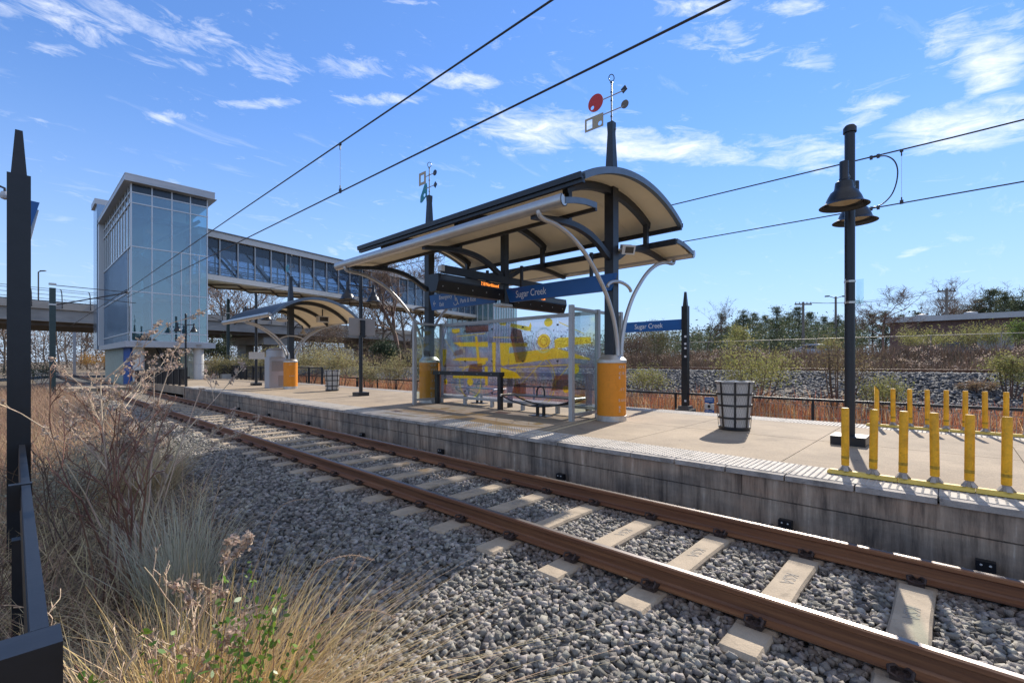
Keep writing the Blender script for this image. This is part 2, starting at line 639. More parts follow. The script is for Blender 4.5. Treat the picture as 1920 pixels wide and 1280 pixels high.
M_brick = mat('brown_brick', (0.13, 0.072, 0.058), 0.9, col2=(0.20, 0.115, 0.09), vscale=0.8, fine=0.2, fscale=6)
M_roofm = mat('grey_metal_roof', (0.42, 0.41, 0.40), 0.5, metal=0.3, var=0.1, vscale=1)
M_wood = mat('weathered_timber', (0.16, 0.14, 0.12), 0.9, var=0.2, vscale=2)
M_wire = mat('overhead_wire_metal', (0.03, 0.03, 0.033), 0.5)
M_green = mat('dark_green_pole', (0.03, 0.055, 0.052), 0.45, var=0.1)
M_ground = mat('soil_and_dead_grass', (0.11, 0.082, 0.055), 0.95, col2=(0.22, 0.165, 0.10), vscale=1.3, bump=0.8, bscale=12, fine=0.3, fscale=20)
M_asph = mat('grey_asphalt', (0.16, 0.155, 0.15), 0.9, var=0.2, vscale=1)
M_bag = mat('white_bin_liner', (0.93, 0.93, 0.93), 0.45, sub=0.72, bump=0.6, bscale=12)
M_mesh = mat('grey_wire_mesh', (0.25, 0.24, 0.23), 0.5, metal=0.3)
M_rimg = mat('worn_grey_rim', (0.20, 0.19, 0.18), 0.5, metal=0.4, var=0.2, vscale=20)
M_car1 = mat('silver_car_paint', (0.45, 0.47, 0.5), 0.3, metal=0.4, coat=0.5)
M_car2 = mat('dark_car_paint', (0.05, 0.055, 0.065), 0.3, metal=0.3, coat=0.5)
M_tyre = mat('tyre_rubber', (0.02, 0.02, 0.02), 0.8)
M_carglass = mat('car_window', (0.02, 0.025, 0.03), 0.08)
M_brown = mat('brown_glass_film', (0.2, 0.1, 0.06), 0.3)



def spots(mt, scale, thr, dark, vor=None):
    """dirt blotches and small round marks multiplied into the base colour"""
    nt = mt.node_tree
    N, L = nt.nodes, nt.links
    b = N['Principled BSDF']
    src = b.inputs['Base Color'].links[0].from_socket if b.inputs['Base Color'].links else None
    g = N.new('ShaderNodeNewGeometry')
    n = N.new('ShaderNodeTexNoise')
    n.inputs['Scale'].default_value = scale
    n.inputs['Detail'].default_value = 5
    n.inputs['Roughness'].default_value = 0.65
    n.inputs['Distortion'].default_value = 0.4
    L.new(g.outputs['Position'], n.inputs['Vector'])
    mr = N.new('ShaderNodeMapRange')
    mr.inputs[1].default_value = thr
    mr.inputs[2].default_value = thr + 0.12
    mr.inputs[3].default_value = 1
    mr.inputs[4].default_value = dark
    L.new(n.outputs[0], mr.inputs[0])
    fac = mr.outputs[0]
    if vor:
        v = N.new('ShaderNodeTexVoronoi')
        v.inputs['Scale'].default_value = vor
        L.new(g.outputs['Position'], v.inputs['Vector'])
        m2 = N.new('ShaderNodeMapRange')
        m2.inputs[1].default_value = 0.05
        m2.inputs[2].default_value = 0.08
        m2.inputs[3].default_value = 0.55
        m2.inputs[4].default_value = 1
        L.new(v.outputs['Distance'], m2.inputs[0])
        mm = N.new('ShaderNodeMath')
        mm.operation = 'MULTIPLY'
        L.new(fac, mm.inputs[0])
        L.new(m2.outputs[0], mm.inputs[1])
        fac = mm.outputs[0]
    sc = N.new('ShaderNodeVectorMath')
    sc.operation = 'SCALE'
    if src is not None:
        L.new(src, sc.inputs[0])
    else:
        sc.inputs[0].default_value = b.inputs['Base Color'].default_value[:3]
    L.new(fac, sc.inputs['Scale'])
    L.new(sc.outputs[0], b.inputs['Base Color'])


def rust_dust(mt, rails, w, col, amount):
    """brown brake and rust dust lying close to the rails"""
    nt = mt.node_tree
    N, L = nt.nodes, nt.links
    b = N['Principled BSDF']
    src = b.inputs['Base Color'].links[0].from_socket
    g = N.new('ShaderNodeNewGeometry')
    s = N.new('ShaderNodeSeparateXYZ')
    L.new(g.outputs['Position'], s.inputs[0])
    tot = None
    for x in rails:
        a = N.new('ShaderNodeMath')
        a.operation = 'SUBTRACT'
        L.new(s.outputs[0], a.inputs[0])
        a.inputs[1].default_value = x
        ab = N.new('ShaderNodeMath')
        ab.operation = 'ABSOLUTE'
        L.new(a.outputs[0], ab.inputs[0])
        mr = N.new('ShaderNodeMapRange')
        mr.inputs[1].default_value = 0.06
        mr.inputs[2].default_value = w
        mr.inputs[3].default_value = amount
        mr.inputs[4].default_value = 0
        L.new(ab.outputs[0], mr.inputs[0])
        if tot is None:
            tot = mr.outputs[0]
        else:
            mx = N.new('ShaderNodeMath')
            mx.operation = 'MAXIMUM'
            L.new(tot, mx.inputs[0])
            L.new(mr.outputs[0], mx.inputs[1])
            tot = mx.outputs[0]
    m = N.new('ShaderNodeMixRGB')
    L.new(tot, m.inputs[0])
    L.new(src, m.inputs[1])
    m.inputs[2].default_value = (*col, 1)
    L.new(m.outputs[0], b.inputs['Base Color'])


spots(M_slab, 1.7, 0.56, 0.80, 2.6)
spots(M_tact, 3.0, 0.52, 0.72)
spots(M_cope, 4.0, 0.5, 0.65)
spots(M_tie, 5.0, 0.54, 0.74)
spots(M_yellow, 14.0, 0.60, 0.60)
spots(M_orange, 6.0, 0.60, 0.85)
spots(M_offwhite, 3.0, 0.58, 0.82)
rust_dust(M_stone, (3.475, 4.98), 0.42, (0.15, 0.085, 0.05), 0.65)
rust_dust(M_tie, (3.475, 4.98), 0.26, (0.19, 0.115, 0.07), 0.6)
G_art = glass('printed_glass', (0.80, 0.84, 0.95), body=0.12, bodycol=(0.4, 0.4, 0.6), art=True, rough=0.04, base_refl=0.05)
G_clear = glass('clear_glass', (0.86, 0.93, 0.91), base_refl=0.05)
G_yellow = glass('yellow_printed_film', (1.0, 0.84, 0.28), body=0.18, bodycol=(0.95, 0.82, 0.05), base_refl=0.04, rough=0.3)
G_brown = glass('brown_printed_film', (0.62, 0.42, 0.32), body=0.25, bodycol=(0.22, 0.10, 0.06), base_refl=0.04, rough=0.3)
G_tower = glass('tower_glass', (0.55, 0.75, 0.82), body=0.13, bodycol=(0.16, 0.42, 0.56), base_refl=0.24, rough=0.015)
G_bridge = glass('bridge_mesh_glass', (0.72, 0.80, 0.88), body=0.16, bodycol=(0.35, 0.45, 0.58), base_refl=0.08, rough=0.1)
G_screen = glass('bridge_dark_screen', (0.32, 0.36, 0.42), body=0.3, bodycol=(0.17, 0.20, 0.25), base_refl=0.06, rough=0.2)
G_tower2 = glass('pale_teal_glass', (0.45, 0.62, 0.64), body=0.30, bodycol=(0.42, 0.66, 0.68), base_refl=0.20, rough=0.05)


def text_mesh(body, size, M, mt, parent, name='lettering', extrude=0.003, xs=0.82, align='LEFT', warp=None):
    cu = bpy.data.curves.new('text', 'FONT')
    cu.body = body
    cu.size = size
    cu.extrude = extrude
    cu.align_x = align
    cu.align_y = 'CENTER'
    cu.resolution_u = 3
    tmp = bpy.data.objects.new('tmp', cu)
    COL.objects.link(tmp)
    dg = bpy.context.evaluated_depsgraph_get()
    me = bpy.data.meshes.new_from_object(tmp.evaluated_get(dg))
    bpy.data.objects.remove(tmp)
    me.transform(Matrix.Diagonal((xs, 1, 1, 1)))
    if warp:
        for v in me.vertices:
            v.co = warp(v.co)
    else:
        me.transform(M)
    o0 = Vector((0, 0, 0))
    q = parent
    while q is not None:
        o0 = o0 + q.location
        q = q.parent
    me.transform(Matrix.Translation(-o0))
    me.name = name
    me.materials.clear()
    me.materials.append(mt)
    o = bpy.data.objects.new(name, me)
    COL.objects.link(o)
    o.parent = parent
    return o


def frame_mat(origin, xa, ya):
    xa, ya = Vector(xa).normalized(), Vector(ya).normalized()
    za = xa.cross(ya)
    return Matrix(((xa.x, ya.x, za.x, origin[0]), (xa.y, ya.y, za.y, origin[1]), (xa.z, ya.z, za.z, origin[2]), (0, 0, 0, 1)))

# ------------------------------------------------------------------ terrain
GP = [(-600, -2.0), (-60, -1.2), (-8, -0.75), (-2.5, -0.5), (0, -0.40), (1.2, -0.36), (2.4, -0.30), (5.6, -0.30), (11.4, -0.30), (14.5, -0.36), (17, -0.40),
      (19.2, -0.26), (20.2, 0.0), (24.9, 0.98), (29.6, 1.0), (31.0, 0.85), (33.0, 1.05), (36.5, 1.85), (60, 2.0), (120, 2.9), (900, 5.0)]
_gx = np.array([p[0] for p in GP])
_gz = np.array([p[1] for p in GP])


def gz(x, y=0.0):
    x = np.asarray(x, float)
    y = np.asarray(y, float)
    z = np.interp(x, _gx, _gz)
    w = np.clip((np.abs(x - 3) - 9.5) / 6, 0, 1) * 0 + np.clip((np.where(x < 0, -x, np.maximum(0, x - 15))) / 4, 0, 1)
    return z + w * (0.07 * np.sin(x * 0.9 + 1.3 * np.sin(y * 0.31)) + 0.06 * np.sin(y * 0.7 + x * 0.5))


xs = np.unique(np.concatenate([np.linspace(-600, -30, 14), np.linspace(-30, -4, 20), np.arange(-4, 42, 0.5), np.linspace(42, 80, 20), np.linspace(80, 900, 14)]))
ys = np.unique(np.concatenate([np.linspace(-400, -40, 10), np.arange(-40, 70, 1.0), np.linspace(70, 200, 27), np.linspace(200, 1200, 12)]))
XX, YY = np.meshgrid(xs, ys, indexing='ij')
ZZ = gz(XX, YY)
nx, ny = XX.shape
idx = np.arange(nx * ny).reshape(nx, ny)
F = np.stack([idx[:-1, :-1], idx[1:, :-1], idx[1:, 1:], idx[:-1, 1:]], -1).reshape(-1, 4)
ground = np_mesh('ground', np.stack([XX, YY, ZZ], -1).reshape(-1, 3), F, M_ground, smooth=True)
tag(ground, kind='structure')


def sheet(name, prof, y0, y1, dy, mt):
    yy = np.arange(y0, y1 + dy, dy)
    px = np.array([p[0] for p in prof])
    pz = np.array([p[1] for p in prof])
    xx = np.linspace(px[0], px[-1], max(8, int((px[-1] - px[0]) / 0.12)))
    A, B = np.meshgrid(xx, yy, indexing='ij')
    Zs = np.interp(A, px, pz) + 0.012 * np.sin(A * 7 + B * 3) * np.sin(B * 5.3)
    Zs[0, :] -= 0.06
    ii = np.arange(A.size).reshape(A.shape)
    FF = np.stack([ii[:-1, :-1], ii[1:, :-1], ii[1:, 1:], ii[:-1, 1:]], -1).reshape(-1, 4)
    o = np_mesh(name, np.stack([A, B, Zs], -1).reshape(-1, 3), FF, mt, smooth=True)
    return tag(o, kind='structure')


BP = [(1.15, -0.345), (2.2, -0.262), (2.9, -0.222), (3.3, -0.222), (5.2, -0.222), (5.66, -0.222)]
sheet('track_ballast_bed', BP, -8, 150, 0.4, M_bed)
sheet('far_track_ballast_bed', [(11.34, -0.24), (14.2, -0.25), (14.9, -0.34)], -8, 90, 0.8, M_bed)
FP = [(19.0, -0.2), (20.2, 0.06), (24.9, 1.04), (26.0, 1.06), (29.3, 1.06), (30.6, 0.93)]
sheet('freight_ballast_bed', FP, -30, 160, 0.8, M_bed_dark)

# ------------------------------------------------------------------ loose stones
ICO_V = []
_t = (1 + 5 ** 0.5) / 2
for a_, b_ in ((1, _t), (-1, _t), (1, -_t), (-1, -_t)):
    ICO_V += [(0, a_, b_), (a_, b_, 0), (b_, 0, a_)]
ICO_V = np.array(ICO_V, float)
ICO_V /= np.linalg.norm(ICO_V[0])


def hull_faces(V):
    import bmesh
    bm = bmesh.new()
    vs = [bm.verts.new(p) for p in V]
    bm.verts.index_update()
    bmesh.ops.convex_hull(bm, input=vs)
    fs = [[v.index for v in f.verts] for f in bm.faces]
    bm.free()
    return np.array([f for f in fs if len(f) == 3])


ICO_F = hull_faces(ICO_V)
CUB_V = np.array([(x, y, z) for x in (-1, 1) for y in (-1, 1) for z in (-1, 1)], float) * 0.62
CUB_F = np.array([(0, 1, 3, 2), (4, 6, 7, 5), (0, 4, 5, 1), (2, 3, 7, 6), (0, 2, 6, 4), (1, 5, 7, 3)])


def rand_rot(n):
    q = rng.normal(size=(n, 4))
    q /= np.linalg.norm(q, axis=1)[:, None]
    w, x, y, z = q.T
    return np.stack([np.stack([1 - 2 * (y * y + z * z), 2 * (x * y - z * w), 2 * (x * z + y * w)], -1),
                     np.stack([2 * (x * y + z * w), 1 - 2 * (x * x + z * z), 2 * (y * z - x * w)], -1),
                     np.stack([2 * (x * z - y * w), 2 * (y * z + x * w), 1 - 2 * (x * x + y * y)], -1)], 1)


def stones(name, P, r, mt, base='ico'):
    BV, BF = (ICO_V, ICO_F) if base == 'ico' else (CUB_V, CUB_F)
    n = len(P)
    k = len(BV)
    jit = 1 + rng.uniform(-0.34, 0.34, size=(n, k, 3 if base == 'cub' else 1))
    V = BV[None] * jit * (1.25 if base == 'cub' else 1.0)
    V = V * np.stack([rng.uniform(0.9, 1.45, n), rng.uniform(0.75, 1.1, n), rng.uniform(0.5, 0.85, n)], -1)[:, None, :]
    V = np.einsum('nij,nkj->nki', rand_rot(n), V)
    V[:, :, 2] *= 0.8
    V = V * r[:, None, None] + P[:, None, :]
    FF = BF[None] + (np.arange(n) * k)[:, None, None]
    return np_mesh(name, V.reshape(-1, 3), FF.reshape(-1, BF.shape[1]), mt)


TIE_P = 0.75
TIE_0 = 0.96 - 0.75 * 5


def off_tie(x, y, marg):
    ph = (y - TIE_0 + TIE_P / 2) % TIE_P - TIE_P / 2
    return ~((np.abs(ph) < 0.135 - marg) & (x > 3.0 + marg) & (x < 5.46 - marg))


def scatter(x0, x1, y0, y1, dens, prof, rmin, rmax, lift=0.0, tie=False):
    n = int((x1 - x0) * (y1 - y0) * dens)
    x = rng.uniform(x0, x1, n)
    y = rng.uniform(y0, y1, n)
    if tie:
        k = off_tie(x, y, 0.012)
        x, y = x[k], y[k]
    r = rmin + (rmax - rmin) * rng.beta(1.6, 2.4, len(x))
    z = np.interp(x, [p[0] for p in prof], [p[1] for p in prof]) + r * 0.35 + lift + rng.uniform(-0.004, 0.012, len(x))
    return np.stack([x, y, z], -1), r


P1, r1 = scatter(1.15, 5.62, -2.2, 5.5, 950, BP, 0.015, 0.037, tie=True)
P2, r2 = scatter(1.15, 5.62, 5.5, 12.0, 700, BP, 0.017, 0.037, tie=True)
st = stones('track_ballast_stones', np.concatenate([P1, P2]), np.concatenate([r1, r2]), M_stone, 'cub')
tag(st, 'loose grey crushed stone heaped around the near rails and ties', 'ballast', kind='stuff')
P3, r3 = scatter(1.3, 5.62, 12.0, 34.0, 330, BP, 0.022, 0.045, tie=True)
st = stones('distant_ballast_stones', P3, r3, M_stone, 'cub')
tag(st, 'grey crushed stone along the track farther from the camera beside the platform', 'ballast', kind='stuff')
P4, r4 = scatter(19.0, 26.2, -6, 34.0, 110, FP, 0.045, 0.095, tie=False)
st = stones('freight_ballast_stones', P4, r4, M_stone_dark, 'cub')
tag(st, 'dark bluish crushed stone slope below the raised freight rail', 'ballast', kind='stuff')

# ------------------------------------------------------------------ rails and ties


def rail_profile(cx, top, h=0.17):
    w = 0.035
    pts = [(-0.07, 0), (-0.07, 0.012), (-0.02, 0.028), (-0.009, 0.045), (-0.009, h - 0.05), (-w, h - 0.036), (-w, h - 0.008), (-w + 0.014, h),
           (w - 0.014, h), (w, h - 0.008), (w, h - 0.036), (0.009, h - 0.05), (0.009, 0.045), (0.02, 0.028), (0.07, 0.012), (0.07, 0)]
    return [(cx + x, top - h + z) for x, z in pts]


def rail_material(name, top):
    mt = mat(name, (0.115, 0.042, 0.018), 0.62, col2=(0.27, 0.115, 0.045), vscale=2.2, stretch=(3, 0.35, 14), bump=0.15, bscale=40)
    nt = mt.node_tree
    N, L = nt.nodes, nt.links
    b = N['Principled BSDF']
    g = N.new('ShaderNodeNewGeometry')
    s = N.new('ShaderNodeSeparateXYZ')
    L.new(g.outputs['Position'], s.inputs[0])
    gt = N.new('ShaderNodeMath')
    gt.operation = 'GREATER_THAN'
    gt.inputs[1].default_value = top - 0.006
    L.new(s.outputs[2], gt.inputs[0])
    b2 = N.new('ShaderNodeBsdfPrincipled')
    b2.inputs['Base Color'].default_value = (0.24, 0.21, 0.195, 1)
    b2.inputs['Metallic'].default_value = 0.9
    b2.inputs['Roughness'].default_value = 0.42
    mx = N.new('ShaderNodeMixShader')
    sn = N.new('ShaderNodeSeparateXYZ')
    L.new(g.outputs['Normal'], sn.inputs[0])
    g2 = N.new('ShaderNodeMath')
    g2.operation = 'GREATER_THAN'
    g2.inputs[1].default_value = 0.9
    L.new(sn.outputs[2], g2.inputs[0])
    gm = N.new('ShaderNodeMath')
    gm.operation = 'MULTIPLY'
    L.new(gt.outputs[0], gm.inputs[0])
    L.new(g2.outputs[0], gm.inputs[1])
    L.new(gm.outputs[0], mx.inputs[0])
    L.new(b.outputs[0], mx.inputs[1])
    L.new(b2.outputs[0], mx.inputs[2])
    L.new(mx.outputs[0], N['Material Output'].inputs[0])
    return mt


RM = rail_material('running_rail_steel', 0.0)
for x, lb in ((3.475, 'rusty steel rail nearer the camera, bright worn top'), (4.98, 'rusty steel rail running beside the platform wall')):
    m_ = MB()
    prof = rail_profile(x, 0.0)
    n_ = len(prof)
    m_.strip(prof, -6, 130)
    r_ = m_.build('rail', RM, loc=(x, -6, -0.17))
    tag(r_, lb, 'rail', 'rails of the platform track')
RM2 = rail_material('freight_rail_steel', 1.25)
m_ = MB()
m_.strip(rail_profile(27.0, 1.25, 0.2), -30, 160)
r_ = m_.build('rail', RM2, loc=(27, 0, 1.05))
tag(r_, 'long dark rail on the raised freight embankment beyond the platform', 'rail')
m_ = MB()
m_.strip(rail_profile(28.5, 1.25, 0.2), -30, 160)
r_ = m_.build('rail', RM2, loc=(28.5, 0, 1.05))
tag(r_, 'second freight rail just behind the raised embankment rail', 'rail')


def tie_mesh():
    m = MB()
    # rounded block with a slight waist and sloping shoulders at the rail seats
    sec = [(-1.23, 0.105, -0.205), (-1.20, 0.118, -0.180), (-0.90, 0.122, -0.176), (-0.86, 0.13, -0.184), (-0.64, 0.13, -0.184), (-0.58, 0.112, -0.168), (0, 0.105, -0.166),
           (0.58, 0.112, -0.168), (0.64, 0.13, -0.184), (0.86, 0.13, -0.184), (0.90, 0.122, -0.176), (1.20, 0.118, -0.180), (1.23, 0.105, -0.205)]
    V = []
    for x, w, z in sec:
        V += [(x, -w - 0.02, -0.36), (x, -w - 0.004, z - 0.02), (x, -w + 0.012, z), (x, w - 0.012, z), (x, w + 0.004, z - 0.02), (x, w + 0.02, -0.36)]
    Fs = []
    k = 6
    for i in range(len(sec) - 1):
        for j in range(k - 1):
            a = i * k + j
            Fs.append((a, a + k, a + k + 1, a + 1))
    Fs.append(tuple(range(k)))
    Fs.append(tuple(range((len(sec) - 1) * k, len(sec) * k))[::-1])
    m.add(V, Fs)
    return m


def clip_mesh(x, side):
    """elastic rail fastening: shoulder block, bent spring and its insulator"""
    m = MB()
    s = side
    m.box(x + s * 0.072 - 0.02, x + s * 0.072 + 0.05 if s > 0 else x + s * 0.072 + 0.02, -0.05, 0.05, -0.19, -0.150)
    if s < 0:
        m.box(x - 0.14, x - 0.09, -0.05, 0.05, -0.19, -0.150)
    for q in (-1, 1):
        pts = [(x + s * 0.06, q * 0.012, -0.145), (x + s * 0.085, q * 0.03, -0.118), (x + s * 0.12, q * 0.055, -0.115), (x + s * 0.15, q * 0.05, -0.138), (x + s * 0.135, q * 0.022, -0.155), (x + s * 0.10, q * 0.018, -0.150)]
        m.tube(pts, 0.010, 6)
    m.box(x + s * 0.03, x + s * 0.07, -0.055, 0.055, -0.162, -0.146)
    return m


tie0 = thing('railway_tie', 'x', 'railway tie', (4.23, 0, 0))
blk = MB()
tm = tie_mesh()
blk.v = [(v[0] + 4.23, v[1], v[2]) for v in tm.v]
blk.f = tm.f
blk.build('block', M_tie, tie0, smooth=False)
for xr in (3.475, 4.98):
    for sd in (-1, 1):
        c_ = clip_mesh(xr, sd)
        co = c_.build('rail_clip', M_clip, tie0, smooth=True)
KSA_M = frame_mat((4.23 + 0.17, 0.005, -0.1655), (-1, 0, 0), (0, -1, 0))
ksa = text_mesh('KSA', 0.13, KSA_M, mat('cast_lettering', (0.30, 0.26, 0.21), 0.9), tie0, 'cast_letters', 0.0015, xs=1.0)
nt_ = 64
ords = ['bottom right corner', 'second', 'third', 'fourth', 'fifth', 'sixth', 'seventh', 'eighth', 'ninth', 'tenth', 'eleventh', 'twelfth']
k_ = 0
tie_y = [TIE_0 + TIE_P * i for i in range(2, 62)]
for i, y in enumerate(tie_y):
    if i == 0:
        tie0.location = (4.23, y, 0)
        o = tie0
    else:
        o = copy_tree(tie0, (4.23, y, 0))
    if i >= 14:
        for c in [q for q in bpy.data.objects if q.parent == o and (q.name.startswith('cast_letters') or (i > 34 and q.name.startswith('rail_clip')))]:
            bpy.data.objects.remove(c)
    o['group'] = 'concrete ties under the near track'
    if i < 12:
        lb = 'concrete tie in the bottom right corner of the near track' if i == 0 else '%s concrete tie up the near track from the bottom right corner' % ords[i]
    else:
        lb = 'pale concrete tie in the far row under the near track'
    o['label'] = lb

# ------------------------------------------------------------------ platform
PZ = 0.37
PE, PF = 5.64, 11.36
Y0, Y1 = -6.0, 27.4


def wall_material():
    mt = bpy.data.materials.new('stained_platform_wall')
    mt.use_nodes = True
    nt = mt.node_tree
    N, L = nt.nodes, nt.links
    b = N['Principled BSDF']
    b.inputs['Roughness'].default_value = 0.92
    g = N.new('ShaderNodeNewGeometry')

    def noise(sc, stretch, det=6, ro=0.6):
        mp = N.new('ShaderNodeMapping')
        mp.inputs['Scale'].default_value = stretch
        L.new(g.outputs['Position'], mp.inputs[0])
        n = N.new('ShaderNodeTexNoise')
        n.inputs['Scale'].default_value = sc
        n.inputs['Detail'].default_value = det
        n.inputs['Roughness'].default_value = ro
        L.new(mp.outputs[0], n.inputs['Vector'])
        return n.outputs[0]

    def ramp(src, stops):
        r = N.new('ShaderNodeValToRGB')
        e = r.color_ramp.elements
        e[0].position, e[0].color = stops[0][0], (*stops[0][1], 1)
        e[1].position, e[1].color = stops[-1][0], (*stops[-1][1], 1)
        for p, c in stops[1:-1]:
            q = e.new(p)
            q.color = (*c, 1)
        L.new(src, r.inputs[0])
        return r.outputs[0]
    streak = ramp(noise(6.0, (1, 1.0, 0.10), 7, 0.72), [(0.36, (0.13, 0.10, 0.078)), (0.48, (0.33, 0.255, 0.19)), (0.6, (0.45, 0.36, 0.275)), (0.70, (0.72, 0.63, 0.53))])
    patch = ramp(noise(1.6, (1, 0.6, 1.3), 7), [(0.38, (0.55, 0.56, 0.58)), (0.55, (0.95, 0.9, 0.85)), (0.72, (1.15, 0.95, 0.82))])
    drip = ramp(noise(26.0, (1, 1.0, 0.05), 3), [(0.42, (0.6, 0.6, 0.6)), (0.62, (1.25, 1.25, 1.25))])
    m1 = N.new('ShaderNodeMixRGB')
    m1.blend_type = 'MULTIPLY'
    m1.inputs[0].default_value = 1
    L.new(streak, m1.inputs[1])
    L.new(patch, m1.inputs[2])
    m2 = N.new('ShaderNodeMixRGB')
    m2.blend_type = 'MULTIPLY'
    m2.inputs[0].default_value = 0.25
    L.new(m1.outputs[0], m2.inputs[1])
    L.new(drip, m2.inputs[2])
    L.new(m2.outputs[0], b.inputs['Base Color'])
    bp = N.new('ShaderNodeBump')
    bp.inputs['Strength'].default_value = 0.5
    bp.inputs['Distance'].default_value = 0.015
    L.new(noise(14, (1, 1, 0.6)), bp.inputs['Height'])
    L.new(bp.outputs[0], b.inputs['Normal'])
    return mt


M_wall = wall_material()
plat = thing('platform', None, None, (8.5, 8, 0))
tag(plat, kind='structure')
m_ = MB()
m_.box(PE + 0.35, PF - 0.3, Y0, Y1, -0.4, PZ - 0.02)
m_.build('core', M_cope, plat)
# near and far retaining walls: two courses with a recessed joint
for x0, x1 in ((PE + 0.03, PE + 0.33), (PF - 0.28, PF - 0.03)):
    m_ = MB()
    yy = Y0
    cuts = [Y0, -4.5, -1.4, 1.75, 4.85, 7.95, 11.05, 14.15, 17.25, 20.35, 23.45, Y1]
    for a_, b_ in zip(cuts, cuts[1:]):
        m_.box(x0, x1, a_ + 0.004, b_ - 0.004, 0.085, PZ - 0.062)
        m_.box(x0 + 0.006 * (1 if x0 < 8 else 0), x1 - 0.006 * (0 if x0 < 8 else 1), a_ + 0.9, min(b_ + 0.892, Y1), -0.5, 0.07)
    m_.box(x0 + 0.03, x1 - 0.03, Y0, Y1, -0.49, PZ - 0.062)
    m_.build('retaining_wall', M_wall, plat)
m_ = MB()
m_.box(PE, PF, Y1 - 0.02, Y1 + 0.12, -0.5, PZ - 0.022)
m_.build('end_wall', M_wall, plat)
# coping blocks
for x0, x1 in ((PE, PE + 0.10), (PF - 0.10, PF)):
    m_ = MB()
    y = Y0
    while y < Y1:
        m_.box(x0, x1, y + 0.003, min(y + 0.60, Y1) - 0.003, PZ - 0.06, PZ - 0.004)
        y += 0.61
    m_.build('coping', M_cope, plat)
# concrete slabs with real joints
ym = [Y0, -3.7, -0.62, 1.52, 3.66, 5.8, 7.94, 10.08, 12.22, 14.36, 16.5, 18.64, 20.78, 22.92, 25.1, Y1]
m_ = MB()
for a_, b_ in zip(ym, ym[1:]):
    for x0, x1 in ((PE + 0.71, 8.47), (8.48, PF - 0.71)):
        m_.box(x0 + 0.003, x1 - 0.003, a_ + 0.005, b_ - 0.005, PZ - 0.05, PZ)
m_.build('paving_slabs', M_slab, plat)
# tactile strips with domes
for x0 in (PE + 0.10, PF - 0.71):
    m_ = MB()
    y = Y0
    while y < Y1:
        m_.box(x0 + 0.002, x0 + 0.608, y + 0.002, min(y + 1.218, Y1) - 0.002, PZ - 0.05, PZ + 0.002)
        y += 1.22
    gx_ = np.arange(x0 + 0.03, x0 + 0.60, 0.0605)
    gy_ = np.arange(-3.0, 26.0, 0.0605)
    A, B = np.meshgrid(gx_, gy_, indexing='ij')
    A, B = A.ravel(), B.ravel()
    n_ = len(A)
    ang = np.arange(6) * PI / 3
    ring = lambda r, z: np.stack([A[:, None] + r * np.cos(ang), B[:, None] + r * np.sin(ang), np.full((n_, 6), z)], -1)
    V = np.concatenate([ring(0.0135, PZ + 0.0015), ring(0.0095, PZ + 0.008), np.stack([A, B, np.full(n_, PZ + 0.0085)], -1)[:, None, :]], 1)
    fq = np.array([(j, (j + 1) % 6, 6 + (j + 1) % 6, 6 + j) for j in range(6)] + [(6 + j, 6 + (j + 1) % 6, 12, 12) for j in range(6)])
    FF = fq[None] + (np.arange(n_) * 13)[:, None, None]
    # triangles are stored as separate mesh data to keep polygons uniform
    V = V.reshape(-1, 3)
    FQ = FF[:, :6].reshape(-1, 4)
    FT = FF[:, 6:, :3].reshape(-1, 3)
    tile = m_.build('tactile_strip', M_tact, plat)
    me = tile.data
    v0 = len(me.vertices)
    bmv = V - np.array((8.5, 8, 0))
    me.vertices.add(len(bmv))
    allv = np.empty(len(me.vertices) * 3, dtype=np.float32)
    me.vertices.foreach_get('co', allv)
    allv[v0 * 3:] = bmv.astype(np.float32).ravel()
    me.vertices.foreach_set('co', allv)
    l0, p0 = len(me.loops), len(me.polygons)
    me.loops.add(FQ.size + FT.size)
    li = np.empty(len(me.loops), dtype=np.int32)
    me.loops.foreach_get('vertex_index', li)
    li[l0:l0 + FQ.size] = (FQ + v0).ravel()
    li[l0 + FQ.size:] = (FT + v0).ravel()
    me.loops.foreach_set('vertex_index', li)
    me.polygons.add(len(FQ) + len(FT))
    ls = np.empty(len(me.polygons), dtype=np.int32)
    me.polygons.foreach_get('loop_start', ls)
    ls[p0:p0 + len(FQ)] = l0 + np.arange(len(FQ)) * 4
    ls[p0 + len(FQ):] = l0 + FQ.size + np.arange(len(FT)) * 3
    me.polygons.foreach_set('loop_start', ls)
    me.update(calc_edges=True)
    me.validate()

# ramp down to the crossing and the crossing itself
m_ = MB()
m_.poly([(PE, Y1 + 0.12, 0.365), (11.3, Y1 + 0.12, 0.365), (11.3, 60, 0.10), (PE, 60, 0.0)], (0, 0, -0.4))
rp_ = m_.build('walkway', M_slab, loc=(8, 27.5, 0))
tag(rp_, kind='structure')
m_ = MB()
for a_, b_ in ((1.3, 3.43), (3.56, 4.92), (5.06, PE)):
    m_.box(a_, b_, 37.5, 42.5, -0.2, 0.005)
cr_ = m_.build('track_crossing', M_tie, loc=(4, 40, -0.2))
tag(cr_, kind='structure')

